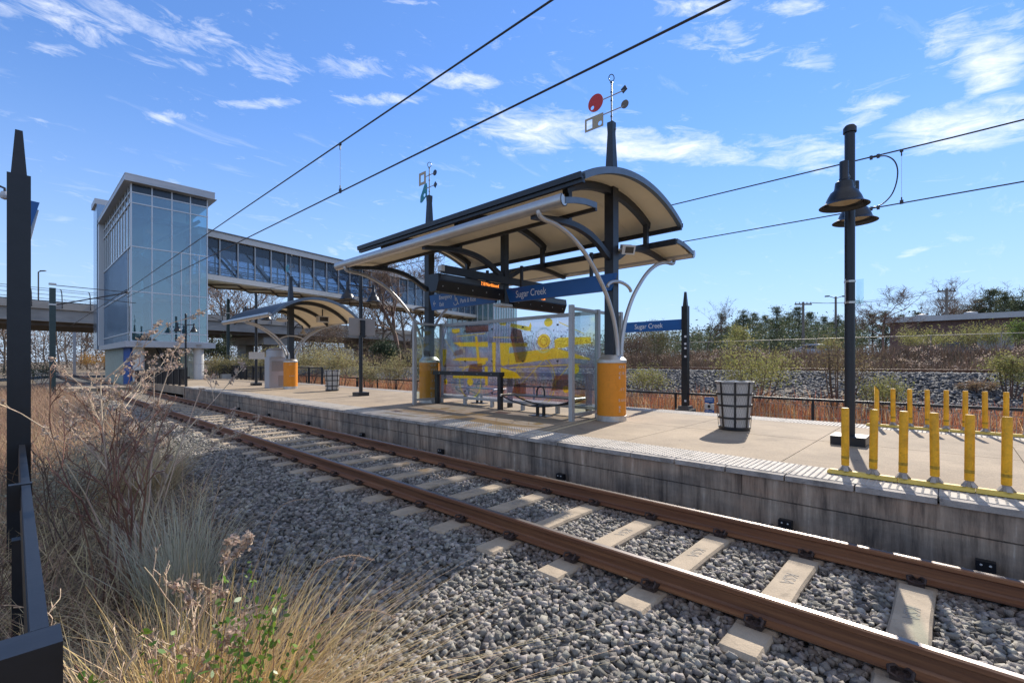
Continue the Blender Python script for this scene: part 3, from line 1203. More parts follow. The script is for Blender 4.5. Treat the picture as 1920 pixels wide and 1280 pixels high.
# small drain blocks on the wall foot
hb = None
for i, (y, lb) in enumerate(((-0.2, 'nearest to the camera'), (1.3, 'below the second slab joint'), (4.3, 'below the shelter column'), (7.2, 'below the leaning rail'), (10.2, 'below the far shelter column'), (13.2, 'past the shelter'), (16.2, 'below the far lamp post'), (19.2, 'nearest the ramp'))):
    if hb is None:
        hb = thing('rail_bond_box', 'x', 'junction box', (PE, y, -0.15), 'small black boxes at the foot of the platform wall')
        m_ = MB()
        m_.box(PE - 0.045, PE + 0.026, y - 0.062, y + 0.062, -0.2, -0.10)
        m_.build('box_body', M_black, hb)
        for dy in (-0.028, 0.028):
            m_ = MB()
            m_.lathe([(0.010, 0), (0.006, 0.008)], (0, 0, 0), 8, Matrix.Translation((PE - 0.045, y + dy, -0.13)) @ Matrix.Rotation(-PI / 2, 4, 'Y'))
            m_.build('bolt', M_pin, hb)
        o = hb
    else:
        o = copy_tree(hb, (PE, y, -0.15))
    o['label'] = 'small black bolted box at the foot of the platform wall, ' + lb

# ------------------------------------------------------------------ shelters
AX = 8.5          # centre line of the platform furniture


def arc_pts(hw, z_eave, z_top, n=22, x0=None, x1=None):
    """circular arc over the centre line: half width hw, eave and apex heights"""
    h = z_top - z_eave
    r = (hw * hw + h * h) / (2 * h)
    zc = z_top - r
    x0 = -hw if x0 is None else x0
    x1 = hw if x1 is None else x1
    out = []
    for i in range(n):
        x = x0 + (x1 - x0) * i / (n - 1)
        out.append((AX + x, zc + math.sqrt(max(0, r * r - x * x))))
    return out


def off(pts, dz, shrink=0.0):
    return [(AX + (x - AX) * (1 - shrink), z + dz) for x, z in pts]


def spire(m, x, y, z0, z1, w0, w1):
    zc = z1 - 0.1
    vs = []
    for z, w in ((z0, w0), (z1 - 0.22, w1), (z1 - 0.06, w1 * 1.12), (z1, w1 * 1.12)):
        for a in (0.25, 0.75, 1.25, 1.75):
            vs.append((x + math.cos(a * PI) * w * 0.7071, y + math.sin(a * PI) * w * 0.7071, z))
    fs = []
    for i in range(3):
        for j in range(4):
            fs.append((i * 4 + j, i * 4 + (j + 1) % 4, (i + 1) * 4 + (j + 1) % 4, (i + 1) * 4 + j))
    fs += [(3, 2, 1, 0), (12, 13, 14, 15)]
    m.add(vs, fs)


def drum(par, y, words, r=0.295):
    """perforated orange drum round the column foot"""
    m = MB()
    m.lathe([(r, 0.48), (r, 1.56)], (AX, y, 0), 40)
    d = m.build('drum_cladding', M_orange, par, smooth=True)
    m = MB()
    m.lathe([(r + 0.012, PZ), (r + 0.012, 0.48), (r - 0.01, 0.485)], (AX, y, 0), 40)
    m.build('drum_foot', M_alu, par, smooth=True)
    m = MB()
    m.lathe([(r - 0.01, 1.555), (r + 0.012, 1.56), (r + 0.012, 1.62), (r - 0.09, 1.72), (0.1, 1.73)], (AX, y, 0), 40)
    m.build('drum_collar', M_alu, par, smooth=True)
    # perforation dots in columns
    V, FQ = [], []
    rr = r + 0.0015
    for a in np.arange(-PI, PI, 0.21):
        for z in np.arange(0.54, 1.53, 0.052):
            if rng.uniform() < 0.45:
                continue
            c = len(V)
            s_ = 0.0045
            for da, dz in ((-s_ / r, 0), (0, -s_), (s_ / r, 0), (0, s_)):
                V.append((AX + rr * math.cos(a + da), y + rr * math.sin(a + da), z + dz))
            FQ.append((c, c + 1, c + 2, c + 3))
    q = par.location
    o = np_mesh('perforation', np.array(V) - np.array(q), np.array(FQ), MATS['dark_perforation'])
    o.parent = d
    for wd, z, a in words:
        def warp(co, z=z, a=a):
            aa = a + co.x / r
            return Vector((AX + (r + 0.004 - co.z * 0.2) * math.cos(aa), y + (r + 0.004) * math.sin(aa), z + co.y))
        t_ = text_mesh(wd, 0.075, None, M_offwhite, d, 'cut_letters', 0.0008, xs=1.25, warp=warp)


mat('dark_perforation', (0.25, 0.09, 0.006), 0.8)
WORDS = [('O R', 1.475, -2.10), ('C R E', 1.345, -2.10), ('E', 1.26, -2.10), ('. I T', 1.02, -2.10), ('S U G.', 0.80, -2.12), ('K', 0.66, -2.10), ('S', 0.59, -2.10)]


def vane(name, label, y, z0, shapes):
    """mast with a ring and two arms carrying flat enamelled shapes"""
    t = thing(name, label, 'weathervane', (AX, y, z0), 'metal shape sculptures on the shelter columns')
    m = MB()
    m.tube([(AX, y, z0), (AX, y, z0 + 0.84)], 0.016, 8)
    for z in (0.12, 0.45, 0.62):
        m.cyl((AX, y, z0), 0.024, z, z + 0.03, 8)
    m.cyl((AX, y, z0), 0.03, 0.83, 0.86, 8)
    m.build('mast', M_fascia, t, smooth=True)
    m = MB()
    pts = [(AX + 0.055 * CW * math.cos(a), y - 0.055 * SW * math.cos(a), z0 + 0.93 + 0.075 * math.sin(a)) for a in np.linspace(0, 2 * PI, 19)]
    m.tube(pts, 0.009, 6, cap=False)
    m.build('ring', M_black, t, smooth=True)
    ax = Vector((math.cos(shapes['ang']), math.sin(shapes['ang']), 0))

    def pt(u, z):
        return Vector((AX, y, z0)) + ax * u + Vector((0, 0, z))
    nrm = ax.cross(Vector((0, 0, 1))) * 0.012
    for z, ua, ub in shapes['arms']:
        m = MB()
        m.tube([pt(ua, z), pt(ub, z)], 0.011, 6)
        m.build('arm', M_alu, t, smooth=True)
    for nm, mt, outer, holes in shapes['plates']:
        # plate with real holes: outer ring bridged to hole rings through a triangulation
        from mathutils.geometry import tessellate_polygon
        loops = [[Vector((u, z, 0)) for u, z in outer]] + [[Vector((u, z, 0)) for u, z in h][::-1] for h in holes]
        tri = tessellate_polygon(loops)
        flat = [q for lp in loops for q in lp]
        n = len(flat)
        vs = [pt(q.x, q.y) - nrm / 2 for q in flat] + [pt(q.x, q.y) + nrm / 2 for q in flat]
        fs = [tuple(k) for k in tri] + [tuple(n + i for i in k[::-1]) for k in tri]
        b = 0
        for lp in loops:
            k = len(lp)
            fs += [(b + i, b + (i + 1) % k, n + b + (i + 1) % k, n + b + i) for i in range(k)]
            b += k
        m = MB()
        m.add(vs, fs)
        m.build(nm, mt, t)
    return t


def disc(cx, cz, r, n=24, rz=None):
    return [(cx + r * math.cos(2 * PI * i / n), cz + (rz or r) * math.sin(2 * PI * i / n)) for i in range(n)]


def rect(x0, x1, z0, z1):
    return [(x0, z0), (x1, z0), (x1, z1), (x0, z1)]


def strut_pair(par, y, pts_off, rad, cross=True, name='curved_strut'):
    for sd in (-1, 1):
        m = MB()
        pts = [(AX + sd * a, y, z) for a, z in pts_off]
        # smooth the polyline
        P = [Vector(p) for p in pts]
        out = []
        for i in range(len(P) - 1):
            p0, p1, p2, p3 = P[max(i - 1, 0)], P[i], P[i + 1], P[min(i + 2, len(P) - 1)]
            for k in range(5):
                t = k / 5
                out.append(0.5 * ((2 * p1) + (p2 - p0) * t + (2 * p0 - 5 * p1 + 4 * p2 - p3) * t * t + (3 * p1 - p0 - 3 * p2 + p3) * t ** 3))
        out.append(P[-1])
        m.tube(out, rad, 12)
        m.build(name, M_tubesteel, par, smooth=True)


# --- main shelter
FR = (5.17, 8.27, 11.42)
sh = thing('platform_shelter', 'large double column shelter with curved dark roof, cream soffit and silver struts', 'shelter', (AX, 8.3, PZ), 'arched shelters on the platform')
for k, y in enumerate((FR[0], FR[2])):
    m = MB()
    w = 0.105
    m.box(AX - w, AX + w, y - w, y + w, PZ, 5.3)
    c = m.build('column', M_dark, sh)
    m = MB()
    spire(m, AX, y, 5.2, 6.55, 0.21, 0.12)
    m.build('spire', M_dark, c)
    m = MB()
    m.cyl((AX + 0.045, y - 0.075, 6.4), 0.012, 0, 0.02, 6)
    m.build('bolt', M_pin, c)
    dr = thing('column_drum', None, None, (0, 0, 0)) if False else None
    drum(sh, y, WORDS)
m = MB()
y = FR[1]
m.box(AX - 0.075, AX + 0.075, y - 0.075, y + 0.075, 3.0, 5.06)
m.build('hanging_post', M_dark, sh)

ya, yb = 4.50, 12.0
hw = 1.92
top = arc_pts(hw, 4.745, 5.235, 26)
m = MB()
ns = 12
for i in range(ns):      # standing-seam sheets, each lapping the next
    a_ = ya + 0.10 + (yb - ya - 0.2) * i / ns
    b_ = ya + 0.10 + (yb - ya - 0.2) * (i + 1) / ns
    lift = 0.006 * (i % 2)
    m.ribbon(off(top, 0.012 + lift), off(top, -0.03), a_, b_ + 0.0)
for i in range(ns + 1):
    a_ = ya + 0.10 + (yb - ya - 0.2) * i / ns
    m.ribbon(off(top, 0.052), off(top, 0.0), a_ - 0.05, a_ + 0.05)
m.build('roof_sheet', M_dark, sh)
m = MB()
nd = 6
for i in range(nd):
    a_ = ya + 0.10 + (yb - ya - 0.2) * i / nd
    b_ = ya + 0.10 + (yb - ya - 0.2) * (i + 1) / nd
    m.ribbon(off(top, -0.032, 0.006), off(top, -0.05, 0.006), a_ + 0.004, b_ - 0.004)
m.build('soffit', M_soffit, sh)
for a_ in (ya, yb - 0.09):
    m = MB()
    m.ribbon(off(top, 0.035, -0.006), off(top, -0.085, -0.0), a_, a_ + 0.09)
    m.build('end_fascia', M_fascia, sh)
for sd in (-1, 1):
    m = MB()
    x = AX + sd * (hw + 0.01)
    m.strip([(x - sd * 0.02, 4.60), (x + sd * 0.05, 4.60), (x + sd * 0.055, 4.66), (x + sd * 0.10, 4.665), (x + sd * 0.11, 4.765), (x + sd * 0.085, 4.765), (x + sd * 0.075, 4.70), (x + sd * 0.015, 4.69), (x, 4.765)], ya + 0.02, yb - 0.02)
    m.build('eave_gutter', M_dark, sh)
# ribs of the upper vault, short posts and lower arches per frame
rib_off = [(0.10, 3.74), (0.25, 3.88), (0.6, 4.07), (1.1, 4.19), (1.6, 4.195), (2.1, 4.14), (2.50, 4.06)]
for y in FR:
    m = MB()
    tp = arc_pts(1.62, 4.80, 5.18, 18)
    m.ribbon(tp, off(tp, -0.14, 0.02), y - 0.06, y + 0.06)
    m.build('vault_rib', M_dark, sh)
    for sd in (-1, 1):
        m = MB()
        x = AX + sd * 1.50
        m.box(x - 0.05, x + 0.05, y - 0.05, y + 0.05, 4.17, 4.82)
        m.build('short_post', M_dark, sh)
        m = MB()
        xs_ = np.linspace(0.10, 2.50, 20)
        zs_ = np.interp(xs_, [p[0] for p in rib_off], [p[1] for p in rib_off])
        zs_ = np.convolve(np.pad(zs_, 2, mode='edge'), np.ones(5) / 5, 'valid')
        xx_ = [AX + sd * q for q in xs_]
        m.ribbon([(a, b) for a, b in zip(xx_, zs_)], [(a, b - 0.13 + 0.05 * (i / 19)) for i, (a, b) in enumerate(zip(xx_, zs_))], y - 0.055, y + 0.055)
        m.build('wing_rib', M_dark, sh)
# lower wing roofs
for sd in (-1, 1):
    t_ = [(AX + sd * x, z) for x, z in ((1.62, 4.30), (1.95, 4.285), (2.25, 4.235), (2.52, 4.165))]
    m = MB()
    m.ribbon([(x, z + 0.02) for x, z in t_], [(x, z - 0.02) for x, z in t_], ya, yb + 0.05)
    w_ = m.build('wing_roof', M_dark, sh)
    m = MB()
    for i in range(6):
        a_ = ya + 0.06 + (yb - ya - 0.1) * i / 6
        b_ = ya + 0.06 + (yb - ya - 0.1) * (i + 1) / 6
        m.ribbon([(x, z - 0.022) for x, z in t_], [(x, z - 0.04) for x, z in t_], a_ + 0.004, b_ - 0.004)
    m.build('wing_soffit', M_soffit, sh)
    m = MB()
    for a_ in (ya - 0.03, yb + 0.05):
        m.ribbon([(x, z + 0.03) for x, z in t_], [(x, z - 0.07) for x, z in t_], a_, a_ + 0.03)
    m.build('wing_fascia', M_fascia, sh)
    m = MB()
    x = AX + sd * 1.60
    m.box(x - 0.03, x + 0.03, ya, yb, 4.20, 4.33)
    m.build('wing_beam', M_dark, sh)
    # half-round gutter
    m = MB()
    gxx, gzz, gr = AX + sd * 2.54, 4.185, 0.095
    pr = [(gxx + gr * math.cos(a) * sd, gzz - 0.03 + gr * 1.15 * math.sin(a)) for a in np.linspace(-PI * 0.98, PI * 0.28, 14)]
    pin = [(gxx + (gr - 0.012) * math.cos(a) * sd, gzz - 0.03 + (gr * 1.15 - 0.012) * math.sin(a)) for a in np.linspace(-PI * 0.98, PI * 0.28, 14)]
    m.ribbon(pr, pin, ya - 0.02, yb + 0.12)
    for yy in (ya - 0.02, yb + 0.10):
        m.strip(pr, yy, yy + 0.015)
    m.build('gutter', M_alu, sh, smooth=True)
# silver struts
SP = [(2.58, 4.08), (2.55, 4.0), (2.42, 3.965), (2.08, 3.94), (1.66, 3.82), (1.24, 3.60), (0.85, 3.28), (0.50, 2.90), (0.22, 2.42), (0.09, 1.95), (0.07, 1.70)]
for y in (FR[0] - 0.19, FR[2] + 0.19):
    strut_pair(sh, y, SP, 0.042)
    m = MB()
    m.tube([(AX + 0.47 * math.sin(a), y, 3.05 + 0.17 * math.cos(a) / 1.0) for a in np.linspace(-1.45, 1.45, 13)], 0.034, 10)
    m.build('strut_collar', M_tubesteel, sh, smooth=True)
# cross beam at the middle frame that carries the displays
m = MB()
m.box(AX - 2.1, AX + 2.1, FR[1] - 0.14, FR[1] - 0.08, 3.53, 3.71)
m.build('cross_beam', M_dark, sh)
m = MB()
for sd in (-1, 1):
    m.box(AX + sd * 2.12 - 0.05, AX + sd * 2.12 + 0.05, FR[1] - 0.19, FR[1] - 0.06, 3.56, 3.68)
m.build('junction_box', M_offwhite, sh)

# floodlight on the near column
fl = thing('floodlight', 'boxy grey floodlight fixed to the near shelter column under the roof', 'floodlight', (AX + 0.1, 5.05, 3.95))
m = MB()
Mx = Matrix.Translation((AX + 0.22, 4.93, 3.93)) @ Matrix.Rotation(R(-38), 4, 'Z') @ Matrix.Rotation(R(22), 4, 'X')
m.box(-0.13, 0.11, -0.10, 0.08, -0.085, 0.075, Mx)
m.box(-0.15, 0.13, -0.115, -0.10, -0.10, 0.09, Mx)
m.build('housing', M_offwhite, fl)
m = MB()
m.box(-0.085, 0.095, -0.121, -0.116, -0.07, 0.055, Mx)
m.build('lens', M_ledglass, fl)
m = MB()
m.tube([(AX + 0.08, 5.06, 3.9), (AX + 0.14, 5.0, 3.92), (AX + 0.2, 4.96, 3.93)], 0.025, 8)
m.build('bracket', M_alu, fl)

# displays hung from the cross beam
for sd, lb in ((-1, 'black departure display with an orange dot-matrix line, hanging on the near side of the shelter'),
               (1, 'black departure display hanging on the far side of the shelter behind the glass screen')):
    x0, x1 = (6.25, 8.30) if sd < 0 else (8.70, 10.85)
    dz_ = 0.0 if sd < 0 else -0.14
    d_ = thing('departure_display', lb, 'display', ((x0 + x1) / 2, FR[1], 3.13), 'dot-matrix displays under the shelter')
    m = MB()
    prof = [(-0.18, 3.50), (0.18, 3.50), (0.20, 3.34), (0.11, 3.12), (-0.11, 3.12), (-0.20, 3.34)]
    vs = [(x0, FR[1] + a, b + dz_) for a, b in prof] + [(x1, FR[1] + a, b + dz_) for a, b in prof]
    m.add(vs, [tuple(range(6)), tuple(range(11, 5, -1))] + [(i, 6 + i, 6 + (i + 1) % 6, (i + 1) % 6) for i in range(6)])
    m.build('casing', M_black, d_)
    m = MB()
    m.box(x0 + 0.06, x1 - 0.06, FR[1] - 0.197, FR[1] - 0.19, 3.37 + dz_, 3.47 + dz_)
    m.build('screen', MATS['display_glass'], d_)
    if sd < 0:
        text_mesh('7:18 Northbound', 0.115, frame_mat((x0 + 1.25, FR[1] - 0.1995, 3.42), (1, 0, 0), (0, 0, 1)), M_led, d_, 'lit_text', 0.001, xs=0.72)
    else:
        text_mesh('11:04', 0.10, frame_mat((x0 + 1.0, FR[1] - 0.1995, 3.42 + dz_), (1, 0, 0), (0, 0, 1)), M_led, d_, 'lit_text', 0.001, xs=0.8)
    m = MB()
    for xx in (x0 + 0.35, x1 - 0.35):
        m.box(xx - 0.02, xx + 0.02, FR[1] - 0.03, FR[1] + 0.03, 3.49 + dz_, 3.54)
    for xx in np.linspace(x0 + 0.15, x1 - 0.15, 5):
        m.cyl((xx, FR[1] - 0.16, 3.225 + dz_), 0.012, 0, 0.02, 6)
    m.build('hanger', M_pin, d_)

# blue signs along the platform axis
def blade_sign(name, label, x, y0, y1, z0, z1, slant, items, group=None, mt=M_blue):
    s_ = thing(name, label, 'sign', (x, (y0 + y1) / 2, z0), group)
    m = MB()
    for dx in (0,):
        pts = [(x - 0.04, y0 - slant, z1), (x - 0.04, y1, z1), (x - 0.04, y1 - slant, z0), (x - 0.04, y0, z0)]
        m.poly(pts, (0.08, 0, 0))
    m.build('panel', mt, s_)
    for body, size, yy, zz, xs_ in items:
        text_mesh(body, size, frame_mat((x - 0.043, yy, zz), (0, -1, 0), (0, 0, 1)), M_white, s_, 'lettering', 0.0015, xs=xs_)
    return s_


s1 = blade_sign('station_sign', 'large blue name sign reading Sugar Creek hanging under the shelter roof', AX - 0.14, 5.10, 8.05, 3.04, 3.38, 0.13,
                [('Sugar Creek', 0.235, 7.72, 3.205, 0.80)], 'blue station signs')
for yy in (5.6, 7.6):
    m = MB()
    m.box(AX - 0.13, AX - 0.07, yy - 0.03, yy + 0.03, 3.36, 3.9)
    m.build('hanger', M_dark, s1)
s2 = blade_sign('direction_sign', 'blue sign reading Emergency Exit and Park & Ride under the shelter roof', AX - 0.14, 8.45, 11.18, 3.08, 3.52, 0.12,
                [('\u2190', 0.26, 11.0, 3.26, 0.6), ('Emergency', 0.165, 10.72, 3.41, 0.80), ('Exit', 0.165, 10.70, 3.215, 0.80), ('Park & Ride', 0.165, 9.78, 3.235, 0.80), ('Platform', 0.165, 9.78, 3.43, 0.80)], 'blue station signs')
# wheelchair symbol
m = MB()
xs0 = AX - 0.187
cy, cz_ = 9.98, 3.25
m.tube([(xs0, cy + 0.085 * math.cos(a), cz_ - 0.02 + 0.085 * math.sin(a)) for a in np.linspace(PI * 0.55, PI * 1.95, 14)], 0.009, 6)
m.tube([(xs0, cy + 0.02, cz_ + 0.13), (xs0, cy + 0.01, cz_ + 0.02), (xs0, cy - 0.075, cz_ + 0.02), (xs0, cy - 0.115, cz_ - 0.09), (xs0, cy - 0.145, cz_ - 0.085)], 0.010, 6)
m.tube([(xs0, cy + 0.015, cz_ + 0.08), (xs0, cy - 0.06, cz_ + 0.08)], 0.009, 6)
m.lathe([(0.022, 0), (0.022, 0.006)], (0, 0, 0), 12, Matrix.Translation((xs0 - 0.003, cy + 0.025, cz_ + 0.165)) @ Matrix.Rotation(PI / 2, 4, 'Y'))
m.build('wheelchair_symbol', M_white, s2)
for yy in (8.8, 10.8):
    m = MB()
    m.box(AX - 0.13, AX - 0.07, yy - 0.03, yy + 0.03, 3.5, 3.95)
    m.build('hanger', M_dark, s2)
lt = MB()
lt.box(AX - 0.5, AX - 0.1, 7.9, 8.18, 2.93, 2.99)
l_ = lt.build('strip_light', M_offwhite, loc=(AX - 0.3, 8.0, 2.93))
tag(l_, 'small flat cream strip light under the gap between the two blue hanging signs', 'light')

# sculptures on top of the columns; arms point along the line of sight's normal
vane('weathervane', 'sculpture with a red disc and a tan rectangle on top of the near column', FR[0], 6.55, dict(
    ang=R(-90), arms=[(0.56, -0.22, 0.30), (0.24, -0.22, 0.30)],
    plates=[('disc', M_red, disc(-0.39, 0.56, 0.185, 28), [disc(-0.47, 0.48, 0.045, 12)]),
            ('square', M_dark, [(0.27, 0.50), (0.37, 0.56), (0.32, 0.66), (0.22, 0.60)][::-1], []),
            ('plate', M_tan, rect(-0.66, -0.20, 0.01, 0.29), [rect(-0.62, -0.47, 0.05, 0.25), disc(-0.28, 0.09, 0.05, 12)]),
            ('small_disc', MATS['weathered_timber'], disc(0.31, 0.27, 0.085, 18), [])]))
vane('weathervane', 'sculpture with a hollow tan square and teal fin on top of the far column', FR[2], 6.55, dict(
    ang=R(-90), arms=[(0.62, -0.20, 0.24), (0.26, -0.20, 0.26)],
    plates=[('square_ring', M_tan, rect(-0.52, -0.18, 0.42, 0.80), [rect(-0.44, -0.26, 0.50, 0.72)]),
            ('fin', M_teal, [(-0.46, -0.10), (-0.44, 0.08), (-0.24, 0.40), (-0.14, 0.42), (-0.11, 0.32), (-0.12, 0.04), (-0.38, -0.12)], [disc(-0.24, 0.08, 0.055, 12)]),
            ('small_disc', M_dark, disc(0.27, 0.62, 0.085, 18), []),
            ('square', M_dark, [(0.29, 0.16), (0.38, 0.26), (0.29, 0.36), (0.20, 0.26)][::-1], [])]))

# --- windscreen: centre panes and end wings
GX = 8.72
GY = [5.65, 6.75, 7.85, 8.95, 10.05, 11.12]
ws = thing('glass_windscreen', 'long printed glass windscreen with grey frame under the shelter', 'windscreen', (GX, 8.4, PZ))
m = MB()
m.box(GX - 0.035, GX + 0.035, GY[0], GY[-1], 2.62, 2.70)
m.box(GX - 0.035, GX + 0.035, GY[0], GY[-1], 0.53, 0.60)
for y in (GY[0], GY[-1]):
    m.box(GX - 0.045, GX + 0.045, y - 0.045, y + 0.045, PZ, 2.72)
m.build('frame', M_frame, ws)
for y in GY[1:-1]:
    m = MB()
    m.box(GX - 0.03, GX + 0.03, y - 0.05, y + 0.05, PZ, 0.53)
    m.build('foot', M_frame, ws)
for a_, b_ in zip(GY, GY[1:]):
    m = MB()
    m.box(GX - 0.005, GX + 0.005, a_ + (0.05 if a_ == GY[0] else 0.006), b_ - (0.05 if b_ == GY[-1] else 0.006), 0.602, 2.618)
    m.build('pane', G_art, ws)
m = MB()
for y in GY[1:-1]:
    for z in (0.75, 1.6, 2.45):
        m.box(GX - 0.018, GX + 0.018, y - 0.02, y + 0.02, z - 0.02, z + 0.02)
m.build('glass_clips', M_black, ws)
for y in (GY[0], GY[-1]):
    for sd in (-1, 1):
        xe = GX + sd * 0.96
        m = MB()
        m.box(xe - 0.045, xe + 0.045, y - 0.045, y + 0.045, PZ, 2.74)
        a_, b_ = sorted((GX + sd * 0.047, xe - sd * 0.047))
        m.box(a_, b_, y - 0.03, y + 0.03, 2.64, 2.70)
        m.box(a_, b_, y - 0.025, y + 0.025, 0.47, 0.53)
        w_ = m.build('wing_frame', M_frame, ws)
        m = MB()
        m.box(a_ + 0.012, b_ - 0.012, y - 0.005, y + 0.005, 0.532, 2.638)
        m.build('wing_pane', G_clear, w_)
ART = {'yellow': [[(10.58, 2.14), (9.11, 2.12), (9.11, 1.98), (10.27, 2.02)], [(9.63, 2.29), (9.53, 2.29), (9.43, 1.63), (9.19, 1.59), (9.19, 1.52), (9.51, 1.45)], [(10.63, 1.64), (10.27, 1.7), (9.11, 1.69), (9.11, 1.6), (10.27, 1.61)], [(10.58, 1.18), (9.11, 1.21), (9.11, 1.13), (10.58, 1.11)], [(8.66, 2.08), (7.69, 2.05), (7.69, 1.96), (8.31, 1.96), (8.35, 1.52), (8.55, 1.47), (8.62, 1.52)], [(8.33, 1.8), (7.48, 1.86), (6.8, 1.91), (5.85, 1.66), (5.85, 1.62), (6.34, 1.67), (6.8, 1.66), (8.33, 1.5)], [(8.26, 2.57), (7.64, 2.45), (7.59, 2.56), (7.55, 2.47), (7.58, 2.34), (7.71, 2.35), (8.28, 2.48)], [(6.84, 2.1), (6.68, 2.15), (5.82, 2.13), (5.82, 1.99), (6.23, 1.97), (6.59, 1.9), (6.83, 1.9)], [(11.05, 1.96), (10.86, 1.95), (10.9, 1.63), (11.0, 1.42), (11.05, 1.51)], [(8.62, 1.44), (8.08, 1.32), (7.88, 1.17), (8.62, 1.15)], [(9.23, 1.46), (9.11, 1.46), (9.11, 0.95), (9.21, 0.95)], [(10.63, 2.53), (10.27, 2.53), (10.27, 2.43), (10.45, 2.39), (10.6, 2.43)], [(8.69, 2.6), (8.42, 2.6), (8.44, 2.52), (8.62, 2.54)], [(8.95, 2.1), (8.80, 2.1), (8.82, 1.2), (8.9, 1.2)]],
       'brown': [[(8.22, 2.46), (7.91, 2.38), (7.74, 1.82), (7.78, 1.59), (8.08, 1.57), (8.29, 2.22)], [(10.05, 2.60), (9.11, 2.60), (9.11, 2.39), (10.01, 2.39)]]}


def cpoly(cy, cz, ry, rz=None, n=28):
    return [(cy + ry * math.cos(2 * PI * i / n), cz + (rz or ry) * math.sin(2 * PI * i / n)) for i in range(n)]


ART['yellow'] += [cpoly(7.16, 2.08, 0.20, 0.17), cpoly(7.02, 2.52, 0.13, 0.10), cpoly(9.82, 1.02, 0.13, 0.10), cpoly(6.23, 1.42, 0.10, 0.11), cpoly(6.5, 0.95, 0.09, 0.08), cpoly(10.9, 1.0, 0.08, 0.09)]
for key, mt in (('yellow', G_yellow), ('brown', G_brown)):
    xo = GX - 0.0075 if key == 'yellow' else GX + 0.0075
    for i, p in enumerate(ART[key]):
        m = MB()
        m.poly([(xo - 0.0004 * i, a, b) for a, b in p], (0.0002, 0, 0))
        m.build('printed_shape', mt, ws)


def ring_print(cy, cz, r, w, mt, xo):
    m = MB()
    n = 40
    vs, fs = [], []
    for i in range(n):
        a = 2 * PI * i / n
        for q in (r, r - w):
            z = cz + q * math.sin(a)
            vs.append((xo, cy + q * math.cos(a), max(0.61, z)))
    for i in range(n):
        a, b = 2 * i, 2 * ((i + 1) % n)
        fs.append((a, b, b + 1, a + 1))
    m.add(vs, fs)
    m.build('printed_ring', mt, ws)


ring_print(7.45, 1.12, 0.66, 0.025, G_yellow, GX - 0.0165)
ring_print(7.45, 1.12, 0.58, 0.012, G_yellow, GX - 0.0165)
ring_print(9.82, 1.02, 0.46, 0.03, G_yellow, GX - 0.0165)
ring_print(7.16, 2.10, 0.31, 0.05, glass('pale_blue_print', (0.7, 0.82, 0.9), body=0.4, bodycol=(0.5, 0.68, 0.75)), GX - 0.0165)
ring_print(7.16, 2.08, 0.12, 0.02, G_brown, GX - 0.0175)

for (a1, b1, a2, b2) in ((10.4, 2.30, 9.2, 2.34), (8.9, 2.22, 7.9, 2.18), (8.3, 1.42, 6.1, 1.52), (7.9, 1.0, 7.0, 1.75), (6.9, 1.0, 6.3, 1.6), (10.3, 1.42, 9.3, 1.40), (6.7, 2.5, 6.0, 2.2), (10.9, 2.2, 10.2, 1.5)):
    m = MB()
    m.poly([(GX - 0.018, a1, b1), (GX - 0.018, a2, b2), (GX - 0.018, a2, b2 + 0.02), (GX - 0.018, a1, b1 + 0.02)], (0.0002, 0, 0))
    m.build('printed_line', G_yellow, ws)
for (c1, c2, z1, z2) in ((9.95, 9.35, 1.25, 1.55), (8.25, 7.75, 0.72, 1.05), (6.95, 6.45, 0.9, 1.3), (10.6, 10.15, 1.75, 1.95)):
    m = MB()
    m.poly([(GX + 0.008, c1, z1), (GX + 0.008, c2, z1 + 0.05), (GX + 0.008, c2, z2), (GX + 0.008, c1 - 0.1, z2 - 0.04)], (0.0002, 0, 0))
    m.build('printed_shape', G_brown, ws)

# --- benches: slatted seat on a bowed beam, twin legs, hooped armrest
def bench(label, x, y0, y1):
    b_ = thing('bench', label, 'bench', (x, (y0 + y1) / 2, PZ), 'dark platform benches')
    yc = (y0 + y1) / 2
    m = MB()
    for i in range(5):
        xx = x - 0.19 + i * 0.095
        m.box(xx - 0.038, xx + 0.038, y0, y1, 0.80, 0.822)
    m.build('seat', M_dark, b_)
    m = MB()
    for sd in (-1, 1):
        m.tube([(x + sd * 0.20, y0 + (y1 - y0) * t, 0.785 - 0.19 * math.sin(PI * t) ** 0.8) for t in np.linspace(0.0, 1.0, 17)], 0.017, 8)
    m.build('bowed_beam', M_black, b_)
    m = MB()
    for yy in (y0, y1):
        m.tube([(x - 0.25, yy, 0.80), (x + 0.25, yy, 0.80)], 0.028, 10)
    m.build('end_rail', M_alu, b_, smooth=True)
    for dy in (-0.09, 0.09):
        m = MB()
        m.box(x - 0.03, x + 0.03, yc + dy - 0.025, yc + dy + 0.025, PZ + 0.012, 0.62)
        m.box(x - 0.2, x + 0.2, yc + dy - 0.02, yc + dy + 0.02, 0.585, 0.62)
        m.build('leg', M_black, b_)
    m = MB()
    m.box(x - 0.12, x + 0.12, yc - 0.26, yc + 0.26, PZ + 0.001, PZ + 0.013)
    m.build('base_plate', M_black, b_)
    m = MB()
    m.tube([(x, yc - 0.11, 0.82), (x, yc - 0.11, 0.93), (x, yc - 0.075, 1.0), (x, yc, 1.03), (x, yc + 0.075, 1.0), (x, yc + 0.11, 0.93), (x, yc + 0.11, 0.82)], 0.018, 8)
    m.build('armrest_hoop', M_black, b_, smooth=True)
    return b_


bench('dark slatted bench with a hooped armrest in front of the glass windscreen', 8.08, 5.72, 7.75)
bench('dark slatted bench seen through the printed glass behind the leaning rail', 9.36, 9.3, 11.0)
bench('end of a dark bench poking into the picture at the right edge', 8.5, -2.75, -0.86)


